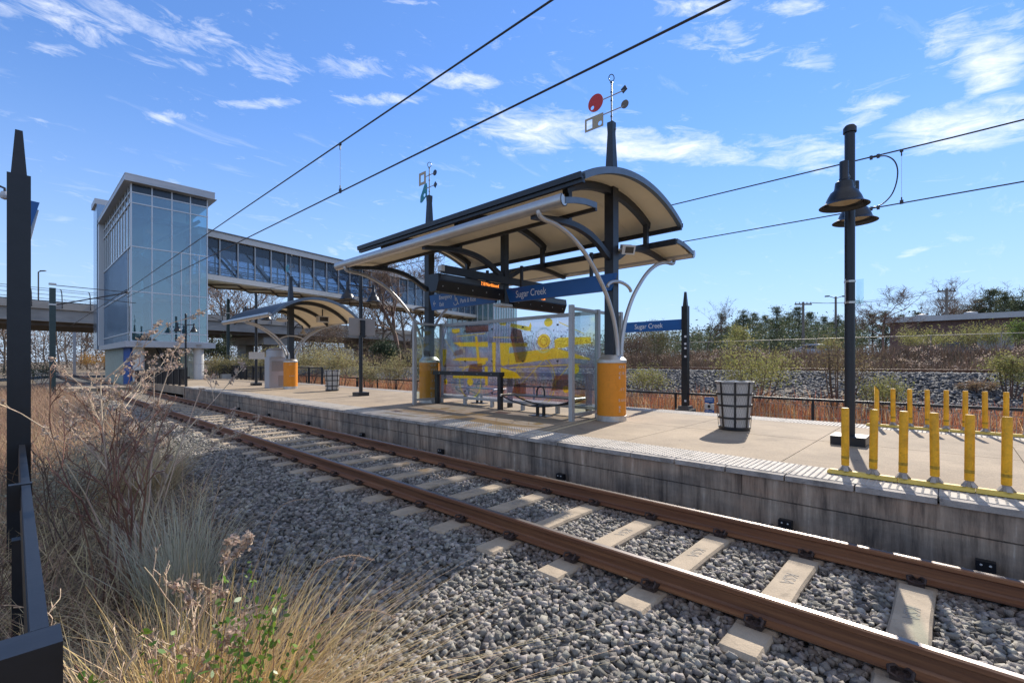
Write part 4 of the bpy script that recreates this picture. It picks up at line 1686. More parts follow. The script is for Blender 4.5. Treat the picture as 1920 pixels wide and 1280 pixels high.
def lean_rail(label, x, y0, y1):
    b_ = thing('leaning_rail', label, 'rail', (x, (y0 + y1) / 2, PZ), 'black leaning rails')
    m = MB()
    m.box(x - 0.09, x + 0.09, y0, y1, 1.21, 1.32)
    m.build('top_rail', M_black, b_)
    for yy in (y0 + 0.06, y1 - 0.10):
        m = MB()
        m.box(x - 0.05, x + 0.05, yy - 0.055, yy + 0.055, PZ + 0.001, 1.209)
        m.build('post', M_black, b_)
    m = MB()
    for yy in np.linspace(y0 + 0.3, y1 - 0.3, 5):
        m.lathe([(0.012, 0), (0.008, 0.006)], (0, 0, 0), 8, Matrix.Translation((x - 0.09, yy, 1.265)) @ Matrix.Rotation(-PI / 2, 4, 'Y'))
    m.build('bolt', M_pin, b_)


lean_rail('black leaning rail in front of the left half of the glass windscreen', 8.40, 8.27, 11.0)
lean_rail('black leaning rail behind the glass above the near bench', 9.06, 6.05, 8.72)

# --- small shelter beyond
sk = thing('platform_shelter', 'small single column shelter with one arched roof farther along the platform', 'shelter', (AX, 21.6, PZ), 'arched shelters on the platform')
y = 21.75
m = MB()
m.box(AX - 0.115, AX + 0.115, y - 0.115, y + 0.115, PZ, 4.25)
c = m.build('column', M_dark, sk)
m = MB()
spire(m, AX, y, 4.2, 5.42, 0.22, 0.12)
m.build('spire', M_dark, c)
drum(sk, y, [('I T Y', 1.45, -2.15), ('C R E', 0.95, -2.15)])
ka, kb = 18.85, 24.7
tp = arc_pts(1.78, 3.41, 4.18, 24)
m = MB()
m.ribbon(off(tp, 0.02), off(tp, -0.03), ka + 0.08, kb - 0.08)
m.build('roof_sheet', M_dark, sk)
m = MB()
for i in range(4):
    a_ = ka + 0.08 + (kb - ka - 0.16) * i / 4
    b_ = a_ + (kb - ka - 0.16) / 4
    m.ribbon(off(tp, -0.032, 0.005), off(tp, -0.05, 0.005), a_ + 0.006, b_ - 0.006)
m.build('soffit', M_soffit, sk)
for a_ in (ka, kb - 0.08):
    m = MB()
    m.ribbon(off(tp, 0.035, -0.005), off(tp, -0.08), a_, a_ + 0.08)
    m.build('end_fascia', M_fascia, sk)
for yy in (ka + 1.0, y, kb - 1.0):
    m = MB()
    q_ = arc_pts(1.72, 3.40, 4.12, 18)
    m.ribbon(q_, off(q_, -0.14, 0.01), yy - 0.05, yy + 0.05)
    m.build('roof_rib', M_dark, sk)
for sd in (-1, 1):
    m = MB()
    gxx, gzz, gr = AX + sd * 1.86, 3.40, 0.09
    pr = [(gxx + gr * math.cos(a) * sd, gzz + gr * 1.1 * math.sin(a)) for a in np.linspace(-PI * 0.98, PI * 0.25, 12)]
    pin = [(gxx + (gr - 0.012) * math.cos(a) * sd, gzz + (gr * 1.1 - 0.012) * math.sin(a)) for a in np.linspace(-PI * 0.98, PI * 0.25, 12)]
    m.ribbon(pr, pin, ka + 0.05, kb + 0.05)
    for yy in (ka + 0.05, kb + 0.035):
        m.strip(pr, yy, yy + 0.015)
    m.build('gutter', M_alu, sk, smooth=True)
SK = [(1.80, 3.30), (1.74, 3.24), (1.4, 3.14), (1.0, 2.92), (0.62, 2.62), (0.32, 2.25), (0.15, 1.9), (0.13, 1.70)]
strut_pair(sk, y - 0.18, SK, 0.04)
strut_pair(sk, y + 0.18, SK, 0.04)
m = MB()
m.tube([(AX + 0.62 * math.sin(a), y - 0.18, 2.42 + 0.32 * math.cos(a)) for a in np.linspace(-1.1, 1.1, 13)], 0.03, 8)
m.build('strut_collar', M_tubesteel, sk, smooth=True)
vane('weathervane', 'small sculpture with a teal disc above the single column shelter', y, 5.42, dict(
    ang=R(-90), arms=[(0.42, -0.28, 0.34)],
    plates=[('disc', M_teal, disc(-0.36, 0.42, 0.17, 20), [disc(-0.30, 0.45, 0.04, 8)]), ('small_disc', M_dark, disc(0.36, 0.42, 0.09, 14), [])]))
for nm, p, q_, lb in (('gooseneck_lamp', (AX + 0.12, y - 0.1, 3.1), (AX + 0.55, y - 0.1, 2.9), 'gooseneck lamp hooked on the small shelter column'),):
    g_ = thing(nm, lb, 'lamp', p)
    m = MB()
    m.tube([(p[0], p[1], 3.05), (p[0] + 0.08, p[1], 3.22), (p[0] + 0.22, p[1], 3.30), (p[0] + 0.36, p[1], 3.22), (p[0] + 0.40, p[1], 3.05)], 0.02, 8)
    m.build('arm', M_black, g_)
    m = MB()
    m.lathe([(0.03, 0.12), (0.06, 0.08), (0.08, 0.0), (0.15, -0.08), (0.16, -0.10)], (p[0] + 0.40, p[1], 2.95), 16)
    m.build('lamp_shade', M_alu, g_, smooth=True)
g_ = thing('speaker', 'white boxed loudspeaker under the small shelter soffit', 'speaker', (AX + 0.95, 20.6, 3.6))
m = MB()
m.box(AX + 0.72, AX + 1.2, 20.5, 20.75, 3.35, 3.62)
m.build('housing', M_offwhite, g_)
m = MB()
m.box(AX + 0.77, AX + 1.15, 20.492, 20.499, 3.39, 3.58)
m.build('grille', M_ledglass, g_)
m = MB()
m.box(AX + 0.93, AX + 0.97, 20.6, 20.64, 3.62, 3.98)
m.build('bracket', M_dark, g_)
g_ = thing('cctv_dome', 'cream round camera housing under the near gutter of the small shelter', 'camera', (AX - 0.9, 20.3, 3.4))
m = MB()
m.lathe([(0.02, 0.3), (0.02, 0.12), (0.16, 0.10), (0.24, 0.0), (0.12, -0.05), (0.0, -0.06)], (AX - 1.0, 20.1, 3.28), 16)
m.build('housing', M_offwhite, g_, smooth=True)

tk = thing('ticket_machine', 'grey ticket machine standing left of the orange drum of the small shelter', 'ticket machine', (AX - 0.2, 23.2, PZ))
m = MB()
m.box(AX - 0.55, AX + 0.30, 22.75, 23.35, PZ, 1.80)
m.build('cabinet', M_panel, tk)
m = MB()
m.lathe([(0.44, 0), (0.44, 0.30), (0.32, 0.40), (0.0, 0.43)], (AX - 0.125, 23.05, 1.80), 20)
m.build('top_drum', M_panel, tk, smooth=True)
m = MB()
m.box(AX - 0.45, AX + 0.2, 22.735, 22.748, 1.15, 1.62)
m.build('front_panel', M_greypl, tk)
m = MB()
m.box(AX - 0.15, AX + 0.2, 22.735, 22.748, 0.45, 0.95)
m.build('lower_door', M_greypl, tk)

# ------------------------------------------------------------------ lamp posts
def lamp_post(y, label, top=5.05):
    t = thing('lamp_post', label, 'lamp post', (AX - 0.05, y, PZ), 'twin bell lamp posts on the platform')
    x = AX - 0.05
    m = MB()
    m.cyl((x, y, 0), 0.066, PZ + 0.08, top - 0.02, 20)
    m.build('pole', M_black, t, smooth=True)
    m = MB()
    m.lathe([(0.085, top - 0.09), (0.085, top - 0.02), (0.06, top + 0.015), (0.0, top + 0.03)], (x, y, 0), 16)
    m.build('pole_cap', M_black, t, smooth=True)
    m = MB()
    m.box(x - 0.21, x + 0.21, y - 0.21, y + 0.21, PZ + 0.001, PZ + 0.13)
    m.build('base_block', M_black, t)
    m = MB()
    m.tube([(x - 0.50, y, top - 0.78), (x + 0.50, y, top - 0.78)], 0.028, 8)
    for sd in (-1, 1):
        m.bar((x + sd * 0.07, y, top - 0.95), (x + sd * 0.2, y, top - 0.79), 0.02, 0.02)
    m.build('cross_arm', M_black, t)
    for sd in (-1, 1):
        xx = x + sd * 0.50
        zt = top - 0.66
        m = MB()
        m.lathe([(0.0, zt), (0.055, zt - 0.01), (0.055, zt - 0.24), (0.062, zt - 0.25), (0.062, zt - 0.27), (0.105, zt - 0.30), (0.115, zt - 0.38), (0.125, zt - 0.41),
                 (0.165, zt - 0.44), (0.205, zt - 0.52), (0.225, zt - 0.58), (0.235, zt - 0.60), (0.29, zt - 0.625), (0.30, zt - 0.635), (0.275, zt - 0.63), (0.20, zt - 0.55), (0.0, zt - 0.53)], (xx, y, 0), 28)
        b = m.build('lamp_shade', M_black, t, smooth=True)
        m = MB()
        m.lathe([(0.0, zt - 0.60), (0.12, zt - 0.595), (0.19, zt - 0.57)], (xx, y, 0), 20)
        m.build('lens', M_tan, b, smooth=True)
    return t


lp0 = lamp_post(1.11, 'black twin bell lamp post standing nearest, right of the wire bin')
x_ = AX - 0.05
m = MB()
for z in (2.44, 2.75):
    m.cyl((x_, 1.11, 0), 0.073, z, z + 0.03, 12)
m.build('sign_clamp', M_alu, lp0)
for sd, mt in ((-1, M_offwhite), (1, G_clear)):
    m = MB()
    u = Vector((CW, -SW, 0)) * sd
    f = Vector((SW, CW, 0))
    p = Vector((x_, 1.11, 2.43)) + u * 0.085
    m.poly([p - f * 0.02, p + u * 0.045 - f * 0.1, p + u * 0.045 - f * 0.1 + Vector((0, 0, 0.36)), p - f * 0.02 + Vector((0, 0, 0.36))], f * 0.008)
    m.build('notice_frame', mt, lp0)
lp1 = lamp_post(15.39, 'black twin bell lamp post between the two shelters with a blank grey board')
m = MB()
m.box(AX - 0.05 - 0.50, AX - 0.05 + 0.50, 15.28, 15.31, 2.52, 3.12)
m.build('sign_back', M_greypl, lp1)
m = MB()
for z in (2.55, 3.0):
    m.box(AX - 0.15, AX + 0.05, 15.25, 15.50, z, z + 0.04)
m.box(AX - 0.13, AX + 0.03, 15.22, 15.279, 2.44, 3.05)
m.build('sign_clamp', M_black, lp1)
lp2 = lamp_post(26.0, 'black twin bell lamp post with a small white plate left of the small shelter')
m = MB()
m.box(AX - 0.42, AX + 0.32, 25.90, 25.92, 1.72, 2.08)
m.build('plate', M_offwhite, lp2)
lp3 = lamp_post(40.5, 'black twin bell lamp post standing in front of the glass lift tower')

# ------------------------------------------------------------------ bins
def wire_bin(x, y, label, bag=True):
    t = thing('wire_bin', label, 'bin', (x, y, PZ), 'wire mesh litter bins')
    zb, zt, rb, rt = PZ + 0.02, PZ + 0.86, 0.25, 0.315
    rad = lambda z: rb + (rt - rb) * (z - zb) / (zt - zb)
    for nm, z, w in (('rim', zt - 0.02, 0.045), ('band', zt - 0.22, 0.035), ('band', zt - 0.42, 0.035), ('band', zt - 0.64, 0.035), ('bottom_band', zb + 0.02, 0.045)):
        m = MB()
        r = rad(z)
        m.lathe([(r - 0.004, z - w / 2), (r + 0.010, z - w / 2), (r + 0.010, z + w / 2), (r - 0.004, z + w / 2), (r - 0.004, z - w / 2)], (x, y, 0), 32)
        m.build(nm, M_rimg if nm == 'rim' else M_black, t, smooth=False)
    for k in range(8):
        a = k * PI / 4 + 0.35
        m = MB()
        tv = Vector((-math.sin(a), math.cos(a), 0)) * 0.018
        for r0, z0, r1, z1 in ((rad(zb) + 0.004, zb, rad(zt) + 0.004, zt),):
            p = [Vector((x + r0 * math.cos(a), y + r0 * math.sin(a), z0)) - tv, Vector((x + r0 * math.cos(a), y + r0 * math.sin(a), z0)) + tv,
                 Vector((x + r1 * math.cos(a), y + r1 * math.sin(a), z1)) + tv, Vector((x + r1 * math.cos(a), y + r1 * math.sin(a), z1)) - tv]
            m.poly(p, Vector((math.cos(a), math.sin(a), 0)) * 0.008)
        m.build('upright', M_black, t)
    V, Fq = [], []
    n = 42
    steps = 16
    for k in range(n):
        for sg in (-1, 1):
            for i in range(steps):
                seg = []
                for j in (i, i + 1):
                    z = zb + (zt - zb) * j / steps
                    a = 2 * PI * k / n + sg * 0.95 * j / steps
                    r = rad(z)
                    for da in (-0.0012 / r, 0.0012 / r):
                        seg.append((x + r * math.cos(a + da), y + r * math.sin(a + da), z))
                c = len(V)
                V += seg
                Fq.append((c, c + 1, c + 3, c + 2))
    o = np_mesh('wire_mesh', np.array(V) - np.array((x, y, PZ)), np.array(Fq), M_mesh)
    o.parent = t
    m = MB()
    m.lathe([(0.0, zb + 0.015), (rb - 0.02, zb + 0.02), (rad(zt) - 0.015, zt - 0.04), (rad(zt) - 0.008, zt + 0.002), (rad(zt) - 0.03, zt - 0.05)], (x, y, 0), 36, cap=False)
    for i, v in enumerate(m.v):
        q = random.uniform(-0.008, 0.006)
        m.v[i] = (v[0] + q * math.cos(i), v[1] + q * math.sin(i), v[2] + random.uniform(-0.01, 0.008))
    m.build('bin_liner', M_bag, t, smooth=True)
    return t


wire_bin(8.86, 2.86, 'wire mesh litter bin with a white liner between near column and lamp post')
wire_bin(9.05, 18.85, 'wire mesh litter bin with a white liner just right of the small shelter')

# ------------------------------------------------------------------ yellow bollards on their kerbs
def bollard(x, y, label, group):
    t = thing('flexible_bollard', label, 'bollard', (x, y, PZ + 0.05), group)
    m = MB()
    z0, z1 = PZ + 0.11, PZ + 0.72
    m.lathe([(0.036, z0), (0.036, z1 - 0.012), (0.031, z1), (0.0, z1 + 0.002)], (x, y, 0), 20)
    p = m.build('post', M_yellow, t, smooth=True)
    m = MB()
    m.lathe([(0.0366, z0 + 0.07), (0.0366, z0 + 0.10)], (x, y, 0), 20)
    m.build('worn_band', MATS['bollard_scuff'], p)
    m = MB()
    for k in range(4):
        a = k * PI / 2 + 0.3
        m.add([(x + 0.022 * math.cos(a - 0.7), y + 0.022 * math.sin(a - 0.7), z0 + 0.005), (x + 0.022 * math.cos(a + 0.7), y + 0.022 * math.sin(a + 0.7), z0 + 0.005),
               (x + 0.066 * math.cos(a + 0.35), y + 0.066 * math.sin(a + 0.35), PZ + 0.055), (x + 0.066 * math.cos(a - 0.35), y + 0.066 * math.sin(a - 0.35), PZ + 0.055),
               (x, y, z0 + 0.006), (x, y, PZ + 0.055)],
              [(0, 1, 2, 3), (4, 1, 0), (0, 3, 5, 4), (1, 4, 5, 2), (3, 2, 5)])
    m.cyl((x, y, 0), 0.03, PZ + 0.05, z0 + 0.01, 12)
    m.build('rubber_foot', M_foot, t)
    return t


mat('bollard_scuff', (0.40, 0.24, 0.02), 0.8, var=0.3, vscale=40)
ordn = ['leftmost', 'second', 'third', 'fourth', 'fifth', 'sixth', 'seventh', 'eighth', 'ninth', 'tenth']
b0 = None
NB = 9
for row, x, ystart, sp, lbl in ((0, 6.09, 0.84, 0.2375, 'near row along the track edge'), (1, 11.06, 1.04, 0.238, 'back row along the far edge')):
    for i in range(6 if row == 0 else 9):
        y = ystart - sp * i
        lb = '%s yellow flexible bollard from the left in the %s' % (ordn[i], lbl) if i else 'leftmost yellow flexible bollard in the %s' % lbl
        gr = 'yellow bollards in the near row' if row == 0 else 'yellow bollards in the back row'
        if b0 is None:
            b0 = bollard(x, y, lb, gr)
        elif row == 1 and i == 0:
            q = copy_tree(b0, (x, y, PZ + 0.05), 0.4, lb)
            q['group'] = gr
            for c in bpy.data.objects:
                if c.parent == q and c.name.startswith('post'):
                    me = c.data.copy()
                    c.data = me
                    for v in me.vertices:        # torn slanting top of the first one
                        if v.co.z > 0.6:
                            v.co.z = 0.66 + v.co.y * 1.4
        else:
            q = copy_tree(b0, (x, y, PZ + 0.05), random.uniform(0, 1.2), lb)
            q.rotation_euler = (random.uniform(-0.012, 0.012), random.uniform(-0.012, 0.012), random.uniform(0, 1.2))
            q['group'] = gr
    m = MB()
    prof = [(x - 0.055, PZ + 0.011), (x - 0.05, PZ + 0.035), (x - 0.03, PZ + 0.052), (x + 0.03, PZ + 0.052), (x + 0.05, PZ + 0.035), (x + 0.055, PZ + 0.011)]
    ye = ystart + 0.12
    k = 0
    while ye > ystart - 2.9:
        m.strip(prof, ye - 0.553, ye - 0.003)
        ye -= 0.556
    m.lathe([(0.055, 0.011), (0.05, 0.035), (0.03, 0.052), (0, 0.053)], (x, ystart + 0.11, PZ), 16)
    kb_ = m.build('bollard_kerb', M_kerb, loc=(x, ystart, PZ), smooth=False)
    tag(kb_, 'low yellow rubber kerb carrying the bollards of the ' + lbl, 'kerb')

# ------------------------------------------------------------------ far railing, notices and sign posts
RX = 14.8
rl = thing('track_railing', 'long low black railing with wire mesh panels beyond the far track', 'railing', (RX, 4, -0.3))
m = MB()
m.box(RX - 0.03, RX + 0.03, -6, 46, 0.52, 0.585)
m.build('top_rail', M_black, rl)
yp = [-5.1, -2.1, 0.77, 2.76, 4.7, 6.6, 8.6, 10.7, 12.7, 14.7, 16.8, 18.9, 21, 23, 25, 27.4, 30, 32.4, 35, 38, 41, 44]
for i, y in enumerate(yp):
    m = MB()
    w = 0.055 if i in (2, 9, 15) else 0.03
    m.box(RX - w, RX + w, y - w, y + w, -0.42, 0.60 if w > 0.04 else 0.519)
    m.build('post', M_black, rl)
V, Fq = [], []
def thin(a, b, w):
    a, b = np.array(a), np.array(b)
    c = len(V)
    d = b - a
    u = np.array((0, 0, w)) if abs(d[1]) > abs(d[2]) else np.array((0, w, 0))
    V.extend([a - u, a + u, b + u, b - u])
    Fq.append((c, c + 1, c + 2, c + 3))
for y in np.arange(-6, 30, 0.10):
    thin((RX + 0.02, y, -0.25), (RX + 0.02, y, 0.40), 0.006)
for z in (-0.2, 0.1, 0.40):
    thin((RX + 0.025, -6, z), (RX + 0.025, 46, z), 0.006)
o = np_mesh('mesh_panel', np.array(V) - np.array((RX, 4, -0.3)), np.array(Fq), MATS['galvanised_wire'] if 'galvanised_wire' in MATS else mat('galvanised_wire', (0.32, 0.28, 0.24), 0.6, metal=0.2))
o.parent = rl
nt_s = thing('notice', 'three small blue notice plates fixed to the far railing behind the wire bin', 'notice', (14.55, 5.42, 0.2))
for i, z in enumerate((-0.05, 0.14, 0.33)):
    m = MB()
    m.box(14.52, 14.55, 5.28, 5.56, z, z + 0.165)
    m.build('plate', M_blue if i != 1 else M_offwhite, nt_s)
m = MB()
m.cyl((0, 0, 0), 0.045, 0, 0.004, 14)
m.v = [(14.515 - z, 5.42 + x, 0.222 + y) for x, y, z in m.v]
m.build('symbol', M_black, nt_s)
m = MB()
for zz in (0.40, 0.45, 0.02, 0.07):
    m.box(14.514, 14.519, 5.31, 5.53, zz - 0.006, zz + 0.006)
m.build('small_print', M_white, nt_s)
m = MB()
m.box(14.551, RX - 0.02, 5.40, 5.44, -0.3, 0.5)
m.build('backing', M_black, nt_s)


def spike_post(name, label, x, y, z0, zs, zt, w, group=None):
    t = thing(name, label, 'post', (x, y, z0), group)
    m = MB()
    m.box(x - w / 2, x + w / 2, y - w / 2, y + w / 2, z0, zs)
    m.build('shaft', M_black, t)
    m = MB()
    a, b = w * 0.34, w * 0.16
    m.add([(x - a, y - a, zs + 0.001), (x + a, y - a, zs + 0.001), (x + a, y + a, zs + 0.001), (x - a, y + a, zs + 0.001), (x - b, y - b, zt), (x + b, y - b, zt), (x + b, y + b, zt), (x - b, y + b, zt)],
          [(3, 2, 1, 0), (4, 5, 6, 7), (0, 1, 5, 4), (1, 2, 6, 5), (2, 3, 7, 6), (3, 0, 4, 7)])
    m.build('spike', M_black, t)
    return t


sp1 = spike_post('spiked_post', 'dark spiked sign post beyond the far track right of the orange drum', 14.6, 6.19, -0.4, 3.35, 3.80, 0.185, 'spiked sign posts')
m = MB()
m.box(14.6 - 0.24, 14.6 + 0.24, 6.19 - 0.24, 6.19 + 0.24, -0.4, 0.09)
m.box(14.6 - 0.17, 14.6 + 0.17, 6.19 - 0.17, 6.19 + 0.17, 0.091, 0.19)
m.build('plinth', M_wood, sp1)
m = MB()
for z in (2.35, 2.12, 1.98, 1.72, 0.32):
    m.box(14.49, 14.505, 6.12, 6.18, z, z + 0.06)
m.build('sticker_remnant', M_white, sp1)
s3 = blade_sign('station_sign', 'blue name sign reading Sugar Creek on the spiked post beyond the platform', 14.6, 6.29, 8.6, 2.60, 2.94, 0.03,
                [('Sugar Creek', 0.235, 7.95, 2.77, 0.86)], 'blue station signs')
spl = spike_post('spiked_post', 'tall black spiked post at the left edge standing among dry weeds', 0.02, 6.77, -0.5, 3.43, 3.88, 0.165, 'spiked sign posts')
m = MB()
m.poly([(0.0, 8.6, 2.95), (0.42, 8.6, 3.62), (0.05, 8.6, 3.62)], (0, 0.03, 0))
m.poly([(0.0, 8.64, 2.45), (0.42, 8.64, 3.60), (0.05, 8.64, 3.60)], (0, 0.05, 0))
sb = thing('sign_edge', 'blue and white angular sign edge jutting out behind the tall left post', 'sign', (0.1, 8.6, 3.0))
m = MB()
m.poly([(-0.05, 8.6, 3.08), (0.115, 8.6, 3.08 + 0.16), (0.21, 8.6, 3.64), (-0.05, 8.6, 3.66)], (0, 0.03, 0))
m.build('blue_face', M_blue, sb)
m = MB()
m.poly([(-0.05, 8.64, 2.3), (0.06, 8.64, 2.75), (0.205, 8.64, 3.55), (-0.05, 8.64, 3.6)], (0, 0.05, 0))
m.build('white_edge', M_offwhite, sb)
# railing section by the camera
nr = thing('railing', 'black steel railing running from the bottom left corner to the tall spiked post', 'railing', (0.1, 4.2, -0.4))
m = MB()
m.bar((0.050, 2.05, 0.745), (0.045, 4.5, 0.75), 0.042, 0.03)
m.bar((0.045, 4.54, 0.75), (0.040, 6.66, 0.755), 0.042, 0.03)
m.bar((0.036, 2.05, 0.58), (0.031, 4.5, 0.585), 0.02, 0.299)
m.bar((0.031, 4.54, 0.585), (0.026, 6.66, 0.59), 0.02, 0.299)
m.box(-0.035, 0.075, 4.49, 4.55, 0.60, 0.772)
m.build('top_rail', M_black, nr)
m = MB()
m.box(-2.6, 0.095, 1.90, 2.035, 0.60, 0.765)
m.build('cross_rail', M_black, nr)
m = MB()
m.box(-2.6, 0.02, 1.95, 2.02, 0.10, 0.16)
m.build('lower_rail', M_black, nr)
for y in (1.98, 4.52):
    m = MB()
    m.box(-0.02, 0.06, y - 0.045, y + 0.045, -0.5, 0.41 if y > 3 else 0.599)
    m.build('post', M_black, nr)
m = MB()
m.tube([(-0.12, 1.885, 0.615), (-0.05, 1.88, 0.635), (0.0, 1.88, 0.645)], 0.014, 8)
m.build('latch', M_alu, nr, smooth=True)
# camera dome at the left edge
cd = thing('dome_camera', 'white dome security camera on a bent arm at the left edge', 'camera', (-1.2, 12.0, 4.9))
bx, by = at(9, 9.5)
zc = CZ + (HY - 368) / FPX * 9.5
m = MB()
m.lathe([(0.0, 0.10), (0.05, 0.09), (0.075, 0.03), (0.078, 0.0), (0.06, -0.05), (0.0, -0.075)], (bx, by, zc), 20)
m.build('dome', M_panel, cd, smooth=True)
m = MB()
ax_, ay_ = at(-60, 9.5)
m.tube([(bx, by, zc + 0.09), (bx, by, zc + 0.16), (bx + (ax_ - bx) * 0.12, by + (ay_ - by) * 0.12, zc + 0.2), (ax_, ay_, zc + 0.22)], 0.022, 8)
m.build('arm', M_black, cd)
m = MB()
m.cyl((ax_, ay_, 0), 0.07, -0.9, zc + 0.5, 12)
m.build('pole', M_black, cd)

# ------------------------------------------------------------------ overhead wires
def wire(name, label, pts, r, group):
    m = MB()
    m.tube(pts, r, 6)
    o = m.build(name, M_wire, loc=pts[0], smooth=True)
    return tag(o, label, 'wire', group)


WY = [-14, -6, 0, 4, 8, 14, 20, 27, 33.5]
wire('messenger_wire', 'upper black catenary wire over the near track crossing the sky', [(4.23, y, 5.74 - 0.00022 * (y - 4) ** 2 + (0.0 if y < 20 else 0.0)) for y in WY], 0.0135, 'overhead wires')
wire('contact_wire', 'lower black contact wire over the near track, parallel to the upper one', [(4.23, y, 4.69 + 0.014 * y) for y in WY], 0.0125, 'overhead wires')
wire('messenger_wire', 'upper catenary wire over the far track behind the right lamp post', [(12.65, y, 5.98 + 0.0009 * (y - 4) ** 2) for y in (-30, -16, -8, 0, 6, 12, 20, 30, 40, 54)], 0.015, 'overhead wires')
wire('contact_wire', 'lower contact wire over the far track passing behind the right lamp bells', [(12.65, y, 4.88 + 0.003 * y) for y in (-30, -8, 6, 20, 54)], 0.0135, 'overhead wires')
wire('messenger_wire', 'thin catenary wire over the near track beyond the lift tower', [(4.23, y, 5.6) for y in (33.5, 50, 70, 94)], 0.02, 'overhead wires')
def hanger(x, y, z0, z1, lb, r=0.004):
    h = thing('wire_hanger', lb, 'hanger', (x, y, z0), 'droppers on the overhead wires')
    m = MB()
    m.tube([(x, y, z0 + 0.06), (x, y, z1 - 0.08)], r, 5)
    m.build('dropper', M_alu, h)
    m = MB()
    m.box(x - 0.014, x + 0.014, y - 0.03, y + 0.03, z0 - 0.02, z0 + 0.06)
    m.tube([(x, y, z0 + 0.05), (x, y, z0 + 0.12)], 0.012, 6)
    m.build('lower_clamp', M_wire, h)
    m = MB()
    m.box(x - 0.014, x + 0.014, y - 0.03, y + 0.03, z1 - 0.04, z1 + 0.015)
    m.tube([(x, y, z1 - 0.04), (x, y, z1 - 0.12)], 0.012, 6)
    m.build('upper_clamp', M_wire, h)
hanger(4.23, 8.48, 4.81, 5.73, 'thin dropper linking the two wires left of the far weathervane')
hanger(12.65, 0.78, 4.885, 5.985, 'thin dropper linking the two wires right of the curved jumper cable')
jp = thing('jumper_cable', 'curved black jumper cable looping between the two wires beside the right lamp', 'cable', (12.65, 1.1, 4.9))
m = MB()
JP = [(1.30, 5.975), (1.15, 5.965), (1.02, 5.93), (0.90, 5.80), (0.845, 5.6), (0.86, 5.35), (0.93, 5.12), (1.05, 4.97), (1.18, 4.905), (1.33, 4.90)]
jc = []
for i in range(len(JP) - 1):
    q = [np.array(JP[k]) for k in (max(i - 1, 0), i, i + 1, min(i + 2, len(JP) - 1))]
    for k in range(5):
        u = k / 5
        jc.append(0.5 * ((2 * q[1]) + (q[2] - q[0]) * u + (2 * q[0] - 5 * q[1] + 4 * q[2] - q[3]) * u * u + (3 * q[1] - q[0] - 3 * q[2] + q[3]) * u ** 3))
m.tube([(12.65, p[0], p[1]) for p in jc] + [(12.65, 1.33, 4.90)], 0.013, 8)
m.build('loop', M_wire, jp, smooth=True)
for nm, z in (('upper_clamp', 5.985), ('lower_clamp', 4.885)):
    m = MB()
    for dy in (0, 0.12):
        m.box(12.62, 12.68, 1.14 + dy, 1.19 + dy, z - 0.045, z + 0.03)
    m.build(nm, M_wire, jp)


def cat_pole(x, y, top, arm_x, label, mt=M_green, w=0.12, zarm=5.2):
    t = thing('catenary_pole', label, 'pole', (x, y, -0.3), 'catenary poles along the tracks')
    m = MB()
    z0 = float(gz(x)) - 0.3
    m.box(x - w, x + w, y - w, y + w, z0, top)
    m.build('mast', mt, t)
    m = MB()
    for z in (zarm - 0.5, zarm + 0.55):
        m.box(x - w - 0.02, x + w + 0.02, y - w - 0.02, y + w + 0.02, z - 0.04, z + 0.04)
    m.build('bracket', M_alu, t)
    s = 1 if arm_x > x else -1
    m = MB()
    m.tube([(x + s * w, y, zarm - 0.5), (arm_x, y, zarm + 0.42)], 0.035, 6)
    m.tube([(x + s * w, y, zarm + 0.50), (arm_x, y, zarm + 0.46)], 0.02, 6)
    m.tube([(x + s * (abs(arm_x - x) * 0.55), y, zarm - 0.02), (arm_x + s * 0.4, y, zarm - 0.12)], 0.02, 6)
    m.build('cantilever', M_wire, t)
    m = MB()
    m.lathe([(0.05, 0), (0.07, 0.03), (0.05, 0.06), (0.07, 0.09), (0.05, 0.12)], (arm_x, y, zarm + 0.40), 8)
    m.build('insulator', M_wire, t)
    return t


cat_pole(1.28, 33.5, 5.35, 4.23, 'dark green catenary pole in front of the road bridge on the left', zarm=5.0)
cat_pole(14.9, 54.0, 8.0, 12.65, 'tall green catenary pole between the lift tower and the small shelter', zarm=6.0)
cat_pole(5.9, 94.0, 7.0, 4.0, 'pale grey catenary pole seen under the road bridge', mt=M_panel, w=0.16, zarm=5.6)

# ------------------------------------------------------------------ lift tower and bridges
TX0, TX1, TY0, TY1 = 5.55, 10.15, 42.0, 57.0
tw = thing('lift_tower', 'glass lift and stair tower with a white flat roof on round columns', 'tower', (7.8, 48, 0), 'glass towers of the footbridge')
zl = [3.05, 3.65, 6.54, 9.70, 12.76, 13.5, 14.1]
m = MB()
m.box(TX0 - 0.35, TX1 + 0.45, TY0 - 0.45, TY1, 2.62, 3.03)
m.build('base_slab', M_panel, tw)
m = MB()
m.add([(TX0 - 0.45, TY0 - 0.55, 14.1), (TX1 + 0.55, TY0 - 0.55, 14.1), (TX1 + 0.55, TY1 + 0.3, 14.1), (TX0 - 0.45, TY1 + 0.3, 14.1),
       (TX0 - 0.42, TY0 - 0.52, 14.15), (TX1 + 0.42, TY0 - 0.42, 14.15), (TX1 + 0.42, TY1 + 0.3, 14.15), (TX0 - 0.38, TY1 + 0.3, 14.15),
       (TX0 - 0.38, TY0 - 0.42, 14.6), (TX1 + 0.42, TY0 - 0.42, 14.6), (TX1 + 0.42, TY1 + 0.3, 14.6), (TX0 - 0.38, TY1 + 0.3, 14.6)],
      [(3, 2, 1, 0), (8, 9, 10, 11)] + [(a + i, a + (i + 1) % 4, a + 4 + (i + 1) % 4, a + 4 + i) for a in (0, 4) for i in range(4)])
m.build('roof', M_panel, tw)
m = MB()
m.box(TX0 - 0.40, TX1 + 0.44, TY0 - 0.44, TY1 + 0.31, 14.601, 14.66)
